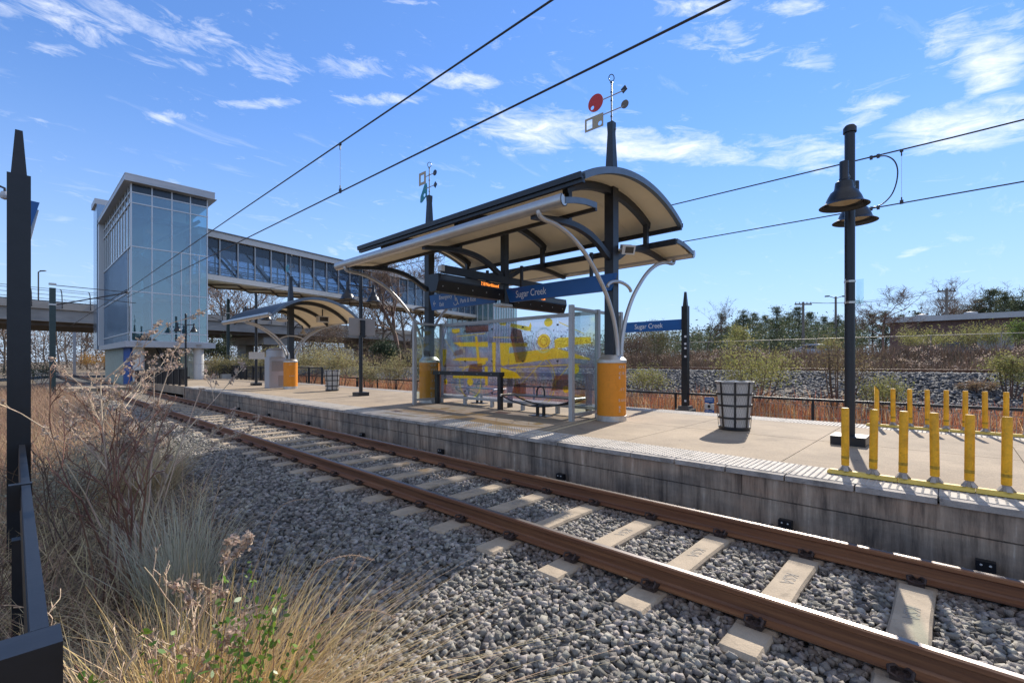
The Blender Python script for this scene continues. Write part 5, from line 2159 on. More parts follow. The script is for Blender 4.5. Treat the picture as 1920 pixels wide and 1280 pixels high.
m.build('roof_edge', M_mull, tw)
m = MB()
m.box(5.1, 8.3, TY1 + 0.31, TY1 + 3.0, 2.7, 16.1)
m.build('shaft', M_louvre, tw)
m = MB()
m.box(4.95, 8.5, TY1 + 0.32, TY1 + 3.2, 16.101, 16.6)
m.build('shaft_roof', M_panel, tw)
# front glazing
xv = [TX0, 6.72, 7.90, 9.05, TX1]
for a_, b_ in zip(zl[:-1], zl[1:]):
    cols = list(zip(xv[:-1], xv[1:]))
    if b_ <= 9.8:
        cols = cols[:2] + [(7.90, 8.48), (8.48, 9.05), (9.05, 9.62), (9.62, TX1)]
    for c0, c1 in cols:
        m = MB()
        m.box(c0 + 0.035, c1 - 0.035, TY0 - 0.01, TY0 + 0.01, a_ + 0.03, b_ - 0.03)
        m.build('pane', G_tower if a_ < 13 else G_screen, tw)
for x in xv:
    m = MB()
    m.box(x - 0.035, x + 0.035, TY0 - 0.05, TY0 + 0.03, 3.03, 14.1)
    m.build('mullion', M_mull, tw)
for x in (8.48, 9.62):
    m = MB()
    m.box(x - 0.03, x + 0.03, TY0 - 0.048, TY0 + 0.03, 3.03, 9.70)
    m.build('mullion', M_mull, tw)
for z in zl[:-1]:
    m = MB()
    m.box(TX0 - 0.06, TX1 + 0.06, TY0 - 0.056, TY0 + 0.026, z - 0.035, z + 0.035)
    m.build('transom', M_mull, tw)
# side facing the track
m = MB()
m.box(TX0 - 0.02, TX0 + 0.0, TY0 + 1.1, TY1, 3.03, 9.66)
m.build('louvre_wall', M_louvre, tw)
m = MB()
for y in np.arange(TY0 + 1.2, TY1, 0.42):
    m.box(TX0 - 0.05, TX0 - 0.021, y - 0.03, y + 0.03, 3.03, 9.66)
m.build('louvre_ribs', M_louvre, tw)
ysd = [TY0 + 0.04] + list(np.arange(TY0 + 1.1, TY1 - 0.5, 1.35)) + [TY1]
for a_, b_ in zip(ysd, ysd[1:]):
    for z0, z1 in ((9.72, 12.74), (12.8, 13.46), (13.54, 14.08)):
        m = MB()
        m.box(TX0 - 0.01, TX0 + 0.01, a_ + 0.03, b_ - 0.03, z0, z1)
        m.build('side_pane', G_tower, tw)
for z0, z1 in ((3.1, 6.5), (6.6, 9.66)):
    m = MB()
    m.box(TX0 - 0.01, TX0 + 0.01, TY0 + 0.05, TY0 + 1.06, z0, z1)
    m.build('side_pane', G_tower, tw)
m = MB()
for y in ysd:
    m.box(TX0 - 0.06, TX0 + 0.02, y - 0.035, y + 0.035, 9.7 if y > TY0 + 1.2 else 3.03, 14.1)
m.build('side_mullions', M_mull, tw)
m = MB()
for z in (3.65, 6.54, 9.70, 12.76, 13.5):
    m.box(TX0 - 0.075, TX0 + 0.015, TY0 + 0.04, TY1, z - 0.04, z + 0.04)
m.box(TX0 - 0.4, TX0 + 0.05, TY1 - 0.6, TY1, 3.03, 14.1)
m.build('side_transoms', M_mull, tw)
m = MB()
m.box(TX1 - 0.02, TX1, TY0 + 0.05, TY1, 3.03, 8.2)
m.box(TX1 - 0.02, TX1, TY0 + 4.2, TY1, 8.2, 14.1)
m.box(TX0 + 0.1, TX1 - 0.1, TY1 - 0.1, TY1, 3.03, 14.1)
m.build('rear_walls', G_tower2, tw)
m = MB()
for z in (6.3, 9.3, 12.5):
    m.box(TX0 + 0.15, TX1 - 0.15, TY0 + 3.2, TY1 - 0.2, z, z + 0.25)
m.build('floor', M_greywall, tw)
m = MB()
m.box(7.2, 9.6, 46, 48.5, 3.03, 14.0)
m.build('lift_shaft', M_offwhite, tw)
m = MB()
for i, (z0, z1, xa, xb) in enumerate(((3.1, 6.3, 6.0, 9.8), (6.5, 9.3, 9.8, 6.0), (9.5, 12.5, 6.0, 9.8))):
    m.bar((xa, TY0 + 1.2, z0), (xb, TY0 + 1.2, z1), 1.3, 0.22)
m.build('stair_flights', M_greywall, tw)
# columns and rooms below
for x, y in ((6.05, 42.6), (9.65, 42.25)):
    m = MB()
    m.cyl((x, y, 0), 0.34, -0.2, 1.4, 24)
    m.cyl((x, y, 0), 0.34, 1.415, 2.62, 24)
    m.build('column', M_offwhite, tw, smooth=True)
m = MB()
m.box(5.62, 5.74, 43.0, 46.0, -0.3, 2.62)
m.box(5.74, 6.6, 45.9, 46.0, -0.3, 2.62)
m.build('blue_wall', M_bluewall, tw)
m = MB()
m.box(6.6, 8.3, 45.5, 45.7, -0.3, 2.62)
m.build('back_wall', M_greywall, tw)
m = MB()
m.box(5.75, 10.1, 50.0, 50.2, -0.3, 2.62)
m.build('back_wall', M_greywall, tw)
m = MB()
m.box(8.95, 9.65, 45.4, 45.46, -0.1, 2.3)
m.build('glass_door', G_tower2, tw)
m = MB()
for x in np.arange(8.95, 10.1, 0.12):
    m.box(x, x + 0.085, 44.0, 44.05, -0.1, 2.5)
m.build('slatted_screen', M_slat, tw)
m = MB()
for y in np.arange(46.3, 56.8, 0.3):
    m.box(5.62, 5.68, y, y + 0.2, -0.3, 2.62)
m.build('side_screen', M_slat, tw)
m = MB()
m.bar((7.3, 43.4, 2.65), (8.2, 43.4, 0.3), 0.5, 0.22)
m.build('stair_stringer', M_black, tw)
for k, x in enumerate((5.75, 9.35)):
    m = MB()
    m.box(x, x + 0.3, TY0 - 0.56, TY0 - 0.45, 2.76, 2.90)
    m.build('soffit_light', M_greypl, tw)

# footbridge
BD = Vector((0.9732, 0.2286, 0)).normalized()
BN = Vector((-BD.y, BD.x, 0))
B0 = Vector((10.15, 44.0, 0))
BL = 39.0
def bp(t, n, z):
    return B0 + BD * t + BN * n + Vector((0, 0, z))
fb = thing('footbridge', 'long enclosed footbridge with a truss and glazing between the glass towers', 'bridge', tuple(bp(BL / 2, 1.8, 8.2)))
def bslab(m, t0, t1, n0, n1, z0, z1):
    m.add([bp(t0, n0, z0), bp(t1, n0, z0), bp(t1, n1, z0), bp(t0, n1, z0), bp(t0, n0, z1), bp(t1, n0, z1), bp(t1, n1, z1), bp(t0, n1, z1)],
          [(3, 2, 1, 0), (4, 5, 6, 7), (0, 1, 5, 4), (1, 2, 6, 5), (2, 3, 7, 6), (3, 0, 4, 7)])
BW = 3.6
m = MB()
bslab(m, 0, BL, -0.1, BW + 0.1, 8.28, 8.72)
m.build('floor_girder', M_offwhite, fb)
m = MB()
bslab(m, 0, BL, 0.1, BW - 0.1, 8.20, 8.278)
m.build('underside', M_soffit, fb)
m = MB()
for i in range(13):
    a_ = BL * i / 13
    for q in (0, 1):
        p, r_ = bp(a_ + 0.05, 0.1 if q else BW - 0.1, 8.14), bp(a_ + BL / 13, BW - 0.1 if q else 0.1, 8.14)
        m.bar(p, r_, 0.10, 0.10)
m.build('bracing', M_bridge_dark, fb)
m = MB()
bslab(m, -0.3, BL, -0.25, BW + 0.25, 11.75, 12.25)
m.build('roof', M_offwhite, fb)
m = MB()
bslab(m, -0.3, BL, -0.35, BW + 0.35, 12.251, 12.33)
m.build('roof_sheet', M_fascia, fb)
nb = 26
for sd, n_ in (('near', 0.0), ('far', BW)):
    m = MB()
    for i in range(nb + 1):
        t = BL * i / nb
        bslab(m, t - 0.05, t + 0.05, n_ - 0.05, n_ + 0.05, 8.72, 11.75)
    m.build('posts', M_frame, fb)
    m = MB()
    for i in range(0, nb, 2):
        t = BL * i / nb
        m.bar(bp(t + 0.1, n_ + (0.18 if n_ == 0 else -0.18), 11.6), bp(t + 2 * BL / nb - 0.1, n_ + (0.18 if n_ == 0 else -0.18), 8.85), 0.16, 0.16)
    m.build('truss_diagonals', M_fascia, fb)
    m = MB()
    bslab(m, 0, BL, n_ + (0.10 if n_ == 0 else -0.12), n_ + (0.12 if n_ == 0 else -0.10), 8.73, 11.74)
    m.build('mesh_glazing', G_bridge, fb)
    m = MB()
    bslab(m, 0, BL, n_ + (0.07 if n_ == 0 else -0.09), n_ + (0.09 if n_ == 0 else -0.07), 10.95, 11.74)
    m.build('dark_screen', G_screen, fb)
    m = MB()
    for z in (9.05, 9.35, 9.75):
        m.bar(bp(0, n_ + (0.3 if n_ == 0 else -0.3), z), bp(BL, n_ + (0.3 if n_ == 0 else -0.3), z), 0.06, 0.07)
    m.build('handrails', M_dark, fb)
# second tower at the far end
t2 = thing('lift_tower', 'pale teal glazed tower at the far end of the footbridge behind the shelter signs', 'tower', tuple(bp(BL + 3, 1.8, 0)), 'glass towers of the footbridge')
m = MB()
bslab(m, BL, BL + 6.8, -3.2, 5.5, 1.5, 12.6)
m.build('glazed_walls', G_tower2, t2)
m = MB()
bslab(m, BL + 0.3, BL + 6.5, -2.9, 5.2, 1.4, 12.4)
m.build('core', M_offwhite, t2)
m = MB()
bslab(m, BL - 0.3, BL + 7.1, -3.5, 5.8, 12.601, 13.2)
m.build('roof', M_panel, t2)
m = MB()
for t in np.linspace(BL, BL + 6.8, 10):
    bslab(m, t - 0.06, t + 0.06, -3.28, -3.21, 1.5, 12.6)
for n_ in np.linspace(-3.2, 5.5, 10):
    bslab(m, BL - 0.08, BL - 0.01, n_ - 0.06, n_ + 0.06, 1.5, 12.6)
m.build('mullions', M_mull, t2)

# road bridge
H0 = Vector((-1.1, 71.1, 0))
def hp(t, n, z):
    return H0 + BD * t + BN * n + Vector((0, 0, z))
rb_ = thing('road_bridge', 'long concrete road bridge with curved fence posts crossing behind the lift tower', 'bridge', tuple(hp(10, 5, 5.6)))
def hslab(m, t0, t1, n0, n1, z0, z1):
    m.add([hp(t0, n0, z0), hp(t1, n0, z0), hp(t1, n1, z0), hp(t0, n1, z0), hp(t0, n0, z1), hp(t1, n0, z1), hp(t1, n1, z1), hp(t0, n1, z1)],
          [(3, 2, 1, 0), (4, 5, 6, 7), (0, 1, 5, 4), (1, 2, 6, 5), (2, 3, 7, 6), (3, 0, 4, 7)])
m = MB()
hslab(m, -60, 62, 0, 0.4, 6.15, 7.35)
hslab(m, -60, 62, -0.12, 0.5, 6.0, 6.149)
m.build('girder', M_bridge, rb_)
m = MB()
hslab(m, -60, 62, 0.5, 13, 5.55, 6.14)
m.build('deck_underside', M_bridge_dark, rb_)
m = MB()
hslab(m, -60, 62, -0.25, 0.35, 7.351, 8.12)
m.build('parapet', M_bridge, rb_)
m = MB()
for t in np.arange(-59, 62, 2.45):
    m.tube([hp(t, -0.28, 7.5), hp(t, -0.2, 8.2), hp(t, -0.1, 9.1), hp(t, 0.1, 9.5), hp(t, 0.45, 9.65)], 0.05, 5)
for z, n_ in ((8.45, -0.15), (8.9, -0.1), (9.35, 0.0), (9.62, 0.4)):
    m.tube([hp(-60, n_, z), hp(62, n_, z)], 0.025, 4)
m.tube([hp(-60, 0.0, 8.2), hp(62, 0.0, 8.2)], 0.05, 4)
m.build('safety_fence', M_wire, rb_)
for t in (31, 56, -34):
    m = MB()
    hslab(m, t - 2.4, t + 2.4, 0.8, 12, 4.3, 5.54)
    hslab(m, t - 0.7, t + 0.7, 1.5, 4, -1, 4.3)
    hslab(m, t - 0.7, t + 0.7, 8.5, 11, -1, 4.3)
    m.build('pier', M_bridge, rb_)
m = MB()
hslab(m, 62, 110, -1, 14, 0, 7.0)
m.build('abutment', M_bridge, rb_)
for px, Z, yt, lb in ((72, 52, 510, 'thin grey street lamp standing on the road bridge at the left'),):
    x, y = at(px, Z)
    zt = CZ + (HY - yt) / FPX * Z
    t = thing('street_lamp', lb, 'street lamp', (x, y, 7.9))
    m = MB()
    m.tube([(x, y, 7.6), (x, y, zt), (x + 0.2, y - 0.2, zt + 0.12)], 0.07, 6)
    m.build('pole', M_wire, t)
    m = MB()
    m.bar((x + 0.15, y - 0.15, zt + 0.12), (x + 0.55, y - 0.55, zt + 0.14), 0.2, 0.1)
    m.build('head', M_wire, t)
# ramp railings next to the tower
def picket(name, label, pts, zt, zb, step, mt=M_black, grp=None, panel=True):
    t = thing(name, label, 'railing', (pts[0][0], pts[0][1], zb(pts[0])), grp)
    m = MB()
    for a, b in zip(pts, pts[1:]):
        m.bar((a[0], a[1], zt(a)), (b[0], b[1], zt(b)), 0.07, 0.07)
    m.build('top_rail', mt, t)
    m = MB()
    for a, b in zip(pts, pts[1:]):
        m.bar((a[0], a[1], zb(a) + 0.08), (b[0], b[1], zb(b) + 0.08), 0.04, 0.04)
    m.build('bottom_rail', mt, t)
    m = MB()
    for a, b in zip(pts, pts[1:]):
        L_ = math.hypot(b[0] - a[0], b[1] - a[1])
        n = max(1, int(L_ / step))
        for i in range(n + 1):
            f = i / n
            x, y = a[0] + (b[0] - a[0]) * f, a[1] + (b[1] - a[1]) * f
            za, zb_ = zb(a) + (zb(b) - zb(a)) * f, zt(a) + (zt(b) - zt(a)) * f
            if i % 12 == 0:
                mp_ = MB()
                mp_.box(x - 0.05, x + 0.05, y - 0.05, y + 0.05, za - 0.3, zb_ + 0.05)
                mp_.build('post', mt, t)
            else:
                m.box(x - 0.009, x + 0.009, y - 0.009, y + 0.009, za + 0.08, zb_)
    m.build('pickets', mt, t)
    return t


picket('ramp_railing', 'black picket railing on the near edge of the ramp before the lift tower', [(5.75, 27.5), (5.75, 42.0)], lambda p: 1.27 - (p[1] - 27.5) * 0.022, lambda p: 0.37 - (p[1] - 27.5) * 0.022, 0.11)
picket('ramp_railing', 'black picket railing curving along the back of the walkway left of ticket machine', [(11.2, 24.5), (11.3, 31), (11.6, 38), (12.6, 46), (13.5, 52)], lambda p: 1.25, lambda p: 0.25, 0.14)
picket('railing', 'short black railing at the far left edge behind the tall post', [(-3.2, 20.2), (-0.55, 20.2)], lambda p: 0.75, lambda p: -0.35, 0.16)
# small equipment cabinets by the tower
eb = thing('equipment_box', 'low grey equipment box on the ground behind the ramp railing', 'box', (11.9, 33, 0))
m = MB()
m.box(11.7, 12.5, 44.0, 44.6, -0.1, 0.55)
m.build('cabinet', M_offwhite, eb)

# ------------------------------------------------------------------ vegetation
M_straw = mat('dry_straw', (0.62, 0.47, 0.27), 0.8, island=0.35, sub=0.35)
M_straw2 = mat('grey_green_blades', (0.55, 0.50, 0.36), 0.7, island=0.35, sub=0.35)
M_gold = mat('golden_blades', (0.64, 0.46, 0.19), 0.7, island=0.3, sub=0.4)
M_redbr = mat('rusty_grass', (0.42, 0.17, 0.075), 0.85, island=0.4, sub=0.35)
M_brownb = mat('brown_weeds', (0.165, 0.115, 0.08), 0.9, island=0.45, sub=0.2)
M_twig = mat('brown_twig', (0.16, 0.10, 0.068), 0.85, island=0.3)
M_twigred = mat('reddish_stem', (0.22, 0.11, 0.07), 0.8, island=0.3)
M_twiglt = mat('pale_dry_stem', (0.56, 0.42, 0.29), 0.8, island=0.3)
M_seed = mat('pale_seed_head', (0.50, 0.38, 0.29), 0.9, island=0.3, sub=0.3)
M_bark = mat('grey_bark', (0.13, 0.105, 0.085), 0.95, var=0.3, vscale=3)
M_ygreen = mat('yellow_green_leaf', (0.27, 0.26, 0.085), 0.75, island=0.4, sub=0.4)
M_dgreen = mat('dark_evergreen_leaf', (0.035, 0.055, 0.022), 0.7, island=0.5, sub=0.2)
M_pine = mat('pine_needles', (0.095, 0.115, 0.055), 0.7, island=0.5, sub=0.25)
M_brush = mat('brown_brush', (0.19, 0.135, 0.095), 0.9, island=0.45, sub=0.2)
M_leafg = mat('glossy_green_leaf', (0.13, 0.22, 0.03), 0.38, island=0.35, sub=0.35)
M_litter = mat('leaf_litter', (0.24, 0.155, 0.095), 0.9, island=0.5)


def blades(name, P, H, Wd, bend, mt, loc=None, segs=3, az=None, spread=0.5, parent=None):
    n = len(P)
    az = rng.uniform(0, 2 * PI, n) if az is None else az
    dirv = np.stack([np.cos(az), np.sin(az), np.zeros(n)], -1)
    fa = az + PI / 2 + rng.uniform(-0.6, 0.6, n)
    sidev = np.stack([np.cos(fa), np.sin(fa), np.zeros(n)], -1)
    lean = rng.uniform(0, spread, n)
    rings = []
    for i in range(segs + 1):
        t = i / segs
        hor = (lean * t + bend * t * t) * H
        ver = H * (t - 0.25 * bend * t * t)
        c = P + dirv * hor[:, None] + np.stack([np.zeros(n), np.zeros(n), ver], -1)
        w = (Wd * (1 - t) ** 0.6 * 0.5 + 0.0004)[:, None]
        rings += [c - sidev * w, c + sidev * w]
    V = np.stack(rings, 1)
    k = 2 * (segs + 1)
    f = np.array([(2 * i, 2 * i + 1, 2 * i + 3, 2 * i + 2) for i in range(segs)])
    FF = f[None] + (np.arange(n) * k)[:, None, None]
    return np_mesh(name, V.reshape(-1, 3), FF.reshape(-1, 4), mt, parent=parent, loc=loc)


def segs_arrays(S, sides=3):
    """S: list of (p0, p1, r0, r1) -> prism arrays"""
    A = np.array([s[0] for s in S], float)
    B = np.array([s[1] for s in S], float)
    r0 = np.array([s[2] for s in S])
    r1 = np.array([s[3] for s in S])
    d = B - A
    d /= np.linalg.norm(d, axis=1)[:, None] + 1e-9
    a = np.where(np.abs(d[:, 2:3]) < 0.9, np.array([[0, 0, 1.0]]), np.array([[1.0, 0, 0]]))
    u = np.cross(d, a)
    u /= np.linalg.norm(u, axis=1)[:, None]
    w = np.cross(d, u)
    V = []
    for P, r in ((A, r0), (B, r1)):
        for j in range(sides):
            q = 2 * PI * j / sides
            V.append(P + (u * math.cos(q) + w * math.sin(q)) * r[:, None])
    V = np.stack(V, 1)
    f = np.array([(j, (j + 1) % sides, sides + (j + 1) % sides, sides + j) for j in range(sides)])
    FF = f[None] + (np.arange(len(S)) * 2 * sides)[:, None, None]
    return V.reshape(-1, 3), FF.reshape(-1, 4)


def segs_mesh(name, S, mt, parent=None, loc=None, sides=3):
    V, Fa = segs_arrays(S, sides)
    return np_mesh(name, V, Fa, mt, parent=parent, loc=loc)


def leaf_quads(P, size, flat=0.0, aspect=0.5):
    n = len(P)
    Rm = rand_rot(n)
    sz = size * rng.uniform(0.6, 1.3, n)
    base = np.array([(-0.5, 0, 0), (0, -0.5 * aspect, 0.06), (0.5, 0, 0), (0, 0.5 * aspect, 0.06)])
    V = np.einsum('nij,kj->nki', Rm, base)
    if flat:
        V[:, :, 2] *= (1 - flat)
    V = V * sz[:, None, None] + P[:, None, :]
    FF = np.arange(n * 4).reshape(n, 4)
    return V.reshape(-1, 3), FF


def grow(base, height, rad, spread, levels, r, kids=(3, 5), up=0.5, gnarl=0.18, first=0.3, trunk_lean=0.05):
    """branching skeleton; returns segments and twig tips"""
    S, tips = [], []

    def branch(p, d, ln, rr, lv):
        n = 4 if lv == 0 else 3
        pts = [np.array(p, float)]
        dd = np.array(d, float)
        for i in range(n):
            dd = dd + rng.normal(size=3) * gnarl * (0.5 if lv == 0 else 1) + np.array((0, 0, up * 0.10))
            dd /= np.linalg.norm(dd)
            pts.append(pts[-1] + dd * ln / n)
        for i in range(n):
            S.append((pts[i], pts[i + 1], rr * (1 - 0.6 * i / n), rr * (1 - 0.6 * (i + 1) / n)))
        if lv >= levels:
            tips.append(pts[-1])
            tips.append((pts[-1] + pts[-2]) / 2)
            return
        k = rng.integers(kids[0], kids[1] + 1)
        if lv == 0:
            k = k + 2
        for j in range(k):
            f = (first + (1 - first) * (j + rng.uniform(0, 0.8)) / k) if lv == 0 else rng.uniform(0.3, 1.0)
            f = min(f, 0.999)
            i = min(int(f * n), n - 1)
            q = pts[i] + (pts[i + 1] - pts[i]) * (f * n - i)
            a = rng.uniform(0, 2 * PI)
            sd = np.array((math.cos(a), math.sin(a), 0))
            nd = dd * (1 - spread) + sd * spread + np.array((0, 0, up * 0.4))
            nd /= np.linalg.norm(nd)
            branch(q, nd, ln * rng.uniform(0.45, 0.72), rr * (0.62 - 0.25 * f), lv + 1)
    lean = np.array((rng.normal() * trunk_lean, rng.normal() * trunk_lean, 1.0))
    branch(base, lean / np.linalg.norm(lean), height * 0.62, r, 0)
    return S, np.array(tips)


def bare_tree_proto(name, label, h, spread, levels, seed, loc, r=0.16, group='bare winter trees', mt=M_bark, gn=0.2):
    global rng
    keep = rng
    rng = np.random.default_rng(seed)
    S, tips = grow((0, 0, 0), h, 0, spread, levels, r, kids=(3, 5), up=0.55, gnarl=gn, first=0.35)
    t = thing(name, label, 'tree', (0, 0, 0), group)
    big = [s for s in S if s[2] > r * 0.35]
    small = [(s[0], s[1], max(s[2], 0.012), max(s[3], 0.008)) for s in S if s[2] <= r * 0.35]
    segs_mesh('trunk', big, mt, parent=t, sides=6)
    # fine twigs at the tips
    tw = []
    for p in tips:
        for k in range(3):
            d = rng.normal(size=3)
            d[2] = abs(d[2]) * 0.8 + 0.2
            d /= np.linalg.norm(d)
            tw.append((p, p + d * rng.uniform(0.3, 0.7), 0.010, 0.005))
    segs_mesh('twigs', small + tw, M_twig, parent=t)
    t.location = loc
    rng = keep
    return t


def leafy_proto(name, label, cat, h, w, nleaf, lsize, mt, seed, loc, group=None, stems=7, barkm=M_twig, round_=0.5, zlow=0.15, aspect=0.45, clump=28, stem_r=0.03, csd=0.16, partname='foliage'):
    """shrub: stems from the ground with leaf clumps scattered through an uneven crown"""
    global rng
    keep = rng
    rng = np.random.default_rng(seed)
    t = thing(name, label, cat, (0, 0, 0), group)
    S = []
    cl = []
    for i in range(stems):
        a = 2 * PI * i / stems + rng.uniform(-0.3, 0.3)
        rr = w * 0.5 * rng.uniform(0.25, 0.9)
        top = np.array((math.cos(a) * rr, math.sin(a) * rr, h * rng.uniform(0.72, 0.98) * (1 - 0.35 * (rr / (w * 0.5)) ** 2)))
        p0 = np.array((math.cos(a) * 0.06 * w, math.sin(a) * 0.06 * w, -0.1))
        mid = (p0 + top) / 2 + np.array((math.cos(a), math.sin(a), 0)) * rr * 0.15
        S += [(p0, mid, stem_r, stem_r * 0.6), (mid, top, stem_r * 0.6, stem_r * 0.2)]
        for k in range(6):
            f = rng.uniform(0.25, 1.0)
            q = mid + (top - mid) * f
            d = rng.normal(size=3)
            d[2] = abs(d[2])
            d /= np.linalg.norm(d)
            e = q + d * rng.uniform(0.1, 0.3) * h
            S.append((q, e, stem_r * 0.35, stem_r * 0.12))
            cl.append(e)
            cl.append((q + e) / 2)
    while len(cl) < clump:
        a = rng.uniform(0, 2 * PI)
        rr = w * 0.5 * math.sqrt(rng.uniform(0, 1))
        z = h * (zlow + (1 - zlow) * rng.uniform(0, 1)) * (1 - 0.5 * (rr / (w * 0.5)) ** 2)
        cl.append(np.array((rr * math.cos(a), rr * math.sin(a), z)))
    cl = np.array(cl)
    cs = rng.uniform(0.6, 1.3, len(cl)) * csd * min(h, w)
    ci = rng.integers(0, len(cl), nleaf)
    P = cl[ci] + rng.normal(size=(nleaf, 3)) * cs[ci][:, None] * np.array((1, 1, 0.8))
    P = P[P[:, 2] > 0.03]
    V, Fa = leaf_quads(P, lsize, aspect=aspect)
    segs_mesh('stems', S, barkm, parent=t, sides=4)
    np_mesh(partname, V, Fa, mt, parent=t)
    t.location = loc
    rng = keep
    return t


def pine_proto(name, label, h, seed, loc, group='pines beyond the freight line', w=0.42):
    global rng
    keep = rng
    rng = np.random.default_rng(seed)
    t = thing(name, label, 'tree', (0, 0, 0), group)
    S = [((0, 0, -0.2), (rng.normal() * 0.1, rng.normal() * 0.1, h * 0.5), 0.20, 0.14), ((0, 0, h * 0.5), (rng.normal() * 0.2, rng.normal() * 0.2, h * 0.97), 0.14, 0.03)]
    cl, cs = [], []
    zb = rng.uniform(0.08, 0.24)
    z = h * zb
    while z < h * 0.98:
        f = (z / h - zb) / (0.98 - zb)
        ln = h * w * (0.55 + 0.5 * math.sin(PI * min(1, f * 0.9 + 0.12))) * (1.05 - f * 0.75)
        for k in range(rng.integers(2, 5)):
            a = rng.uniform(0, 2 * PI)
            l2 = ln * rng.uniform(0.45, 1.0) * 0.6
            e = np.array((math.cos(a) * l2, math.sin(a) * l2, z + l2 * rng.uniform(0.05, 0.45)))
            S.append((np.array((0, 0, z)), e, 0.05, 0.015))
            for q in (1.0, 0.72, 0.5):
                if rng.uniform() < 0.85:
                    cl.append(np.array((0, 0, z)) + (e - np.array((0, 0, z))) * q)
                    cs.append(rng.uniform(0.22, 0.46))
        z += h * rng.uniform(0.035, 0.065)
    cl.append(np.array((0, 0, h * 0.97)))
    cs.append(0.35)
    cl, cs = np.array(cl), np.array(cs)
    n = 5200
    ci = rng.integers(0, len(cl), n)
    P = cl[ci] + rng.normal(size=(n, 3)) * cs[ci][:, None] * np.array((1, 1, 0.55))
    V, Fa = leaf_quads(P, 0.22, aspect=0.35)
    segs_mesh('trunk', S, M_bark, parent=t, sides=5)
    np_mesh('crown', V, Fa, M_pine, parent=t)
    t.location = loc
    rng = keep
    return t


def place(proto, first, x, y, z, rz, sc, label=None):
    if first:
        proto.location = (x, y, z)
        proto.rotation_euler = (0, 0, rz)
        proto.scale = sc if isinstance(sc, tuple) else (sc, sc, sc)
        if label:
            proto['label'] = label
        return proto
    return copy_tree(proto, (x, y, z), rz, label, sc if isinstance(sc, tuple) else (sc, sc, sc))


# --- pines: column, top row, depth
pines = [pine_proto('pine_tree', 'x', 8.5, 101 + i, (0, 0, 0), w=(0.34, 0.5, 0.42, 0.6)[i]) for i in range(4)]
pine_used = [False] * 4
PX = [(1352, 588, 70), (1395, 580, 68), (1412, 586, 74), (1436, 592, 80), (1456, 576, 66), (1478, 584, 72), (1497, 574, 66), (1520, 586, 70), (1545, 594, 76), (1570, 590, 72), (1600, 594, 74),
      (1636, 588, 76), (1660, 584, 78), (1690, 588, 80), (1718, 584, 76), (1745, 592, 84), (1790, 578, 72), (1812, 570, 68), (1838, 560, 66), (1858, 543, 64), (1882, 548, 60), (1905, 552, 62), (1925, 540, 60), (1780, 590, 90),
      (1330, 612, 95), (1300, 622, 110), (1270, 628, 120), (1240, 626, 120), (1210, 632, 130), (1376, 606, 95), (1384, 598, 84), (1446, 600, 88), (1466, 596, 78), (1508, 598, 84), (1532, 602, 82), (1556, 604, 86), (1584, 602, 84), (1618, 598, 88), (1427, 604, 92), (1366, 612, 90), (1341, 616, 88), (1310, 618, 92), (1870, 560, 72), (1826, 578, 76), (1896, 562, 70), (1960, 545, 60), (1990, 560, 62), (2030, 556, 60), (2080, 560, 58), (2140, 550, 56)]
for i, (px, yt, Z) in enumerate(PX):
    x, y = at(px, Z)
    z0 = float(gz(x))
    h = CZ + (HY - yt) / FPX * Z - z0
    k = i % 4
    lb = 'dark green pine among the row of pines beyond the freight line on the right'
    if i == 19:
        lb = 'tallest dark pine behind the right end of the brick warehouse'
    elif i == 0:
        lb = 'round topped lone pine left of the pine row, right of the spiked post'
    elif i == 6:
        lb = 'dark pine right behind the far left utility pole'
    place(pines[k], not pine_used[k], x, y, z0, random.uniform(0, 6), (h / 8.5 * random.uniform(0.9, 1.15), h / 8.5 * random.uniform(0.9, 1.15), h / 8.5), lb)
    pine_used[k] = True

# --- bare trees
bares = [bare_tree_proto('bare_tree', 'x', 8.0, 0.42 + 0.05 * i, 3, 301 + i, (0, 0, 0), r=0.10 + 0.01 * i) for i in range(4)]
bused = [False] * 4
BT = [(1322, 582, 62), (1750, 545, 58), (1768, 560, 60), (1805, 560, 66), (1735, 562, 64),
      (405, 560, 95), (425, 522, 92), (448, 530, 98), (470, 528, 90), (498, 560, 105), (520, 575, 110), (545, 590, 110), (640, 570, 95), (668, 548, 88), (690, 560, 98),
      (715, 540, 90), (735, 566, 100), (772, 486, 80), (800, 500, 84), (790, 540, 92), (824, 560, 96), (760, 520, 84), (600, 600, 120), (570, 598, 125),
      (70, 612, 130), (88, 600, 135), (112, 596, 128), (126, 606, 150), (150, 604, 120), (165, 598, 118), (182, 600, 112), (196, 596, 110), (60, 606, 140), (205, 590, 120), (18, 598, 90), (8, 585, 84), (40, 604, 120),
      (860, 585, 110), (890, 590, 118), (850, 600, 120), (1185, 620, 110), (1170, 610, 105), (1150, 612, 112), (1215, 612, 100), (1245, 618, 104)]
for i, (px, yt, Z) in enumerate(BT):
    x, y = at(px, Z)
    z0 = float(gz(x))
    h = CZ + (HY - yt) / FPX * Z - z0
    k = i % 4
    if i < 5:
        lb = 'thin bare tree standing among the pines on the right'
    elif i < 24:
        lb = 'bare grey tree in the thicket behind and below the footbridge'
    elif i < 37:
        lb = 'bare distant tree seen under the road bridge on the left'
    else:
        lb = 'small bare tree far behind the main shelter'
    sc = h / 7.0
    place(bares[k], not bused[k], x, y, z0, random.uniform(0, 6), (sc * random.uniform(0.9, 1.3), sc * random.uniform(0.9, 1.3), sc), lb)
    bused[k] = True
x, y = at(748, 52)
bt = bare_tree_proto('bare_tree', 'thick dark forked bare tree between the lamp post and the glass windscreen', 11.5, 0.5, 4, 777, (x, y, float(gz(x))), r=0.30, mt=M_twig, gn=0.28)
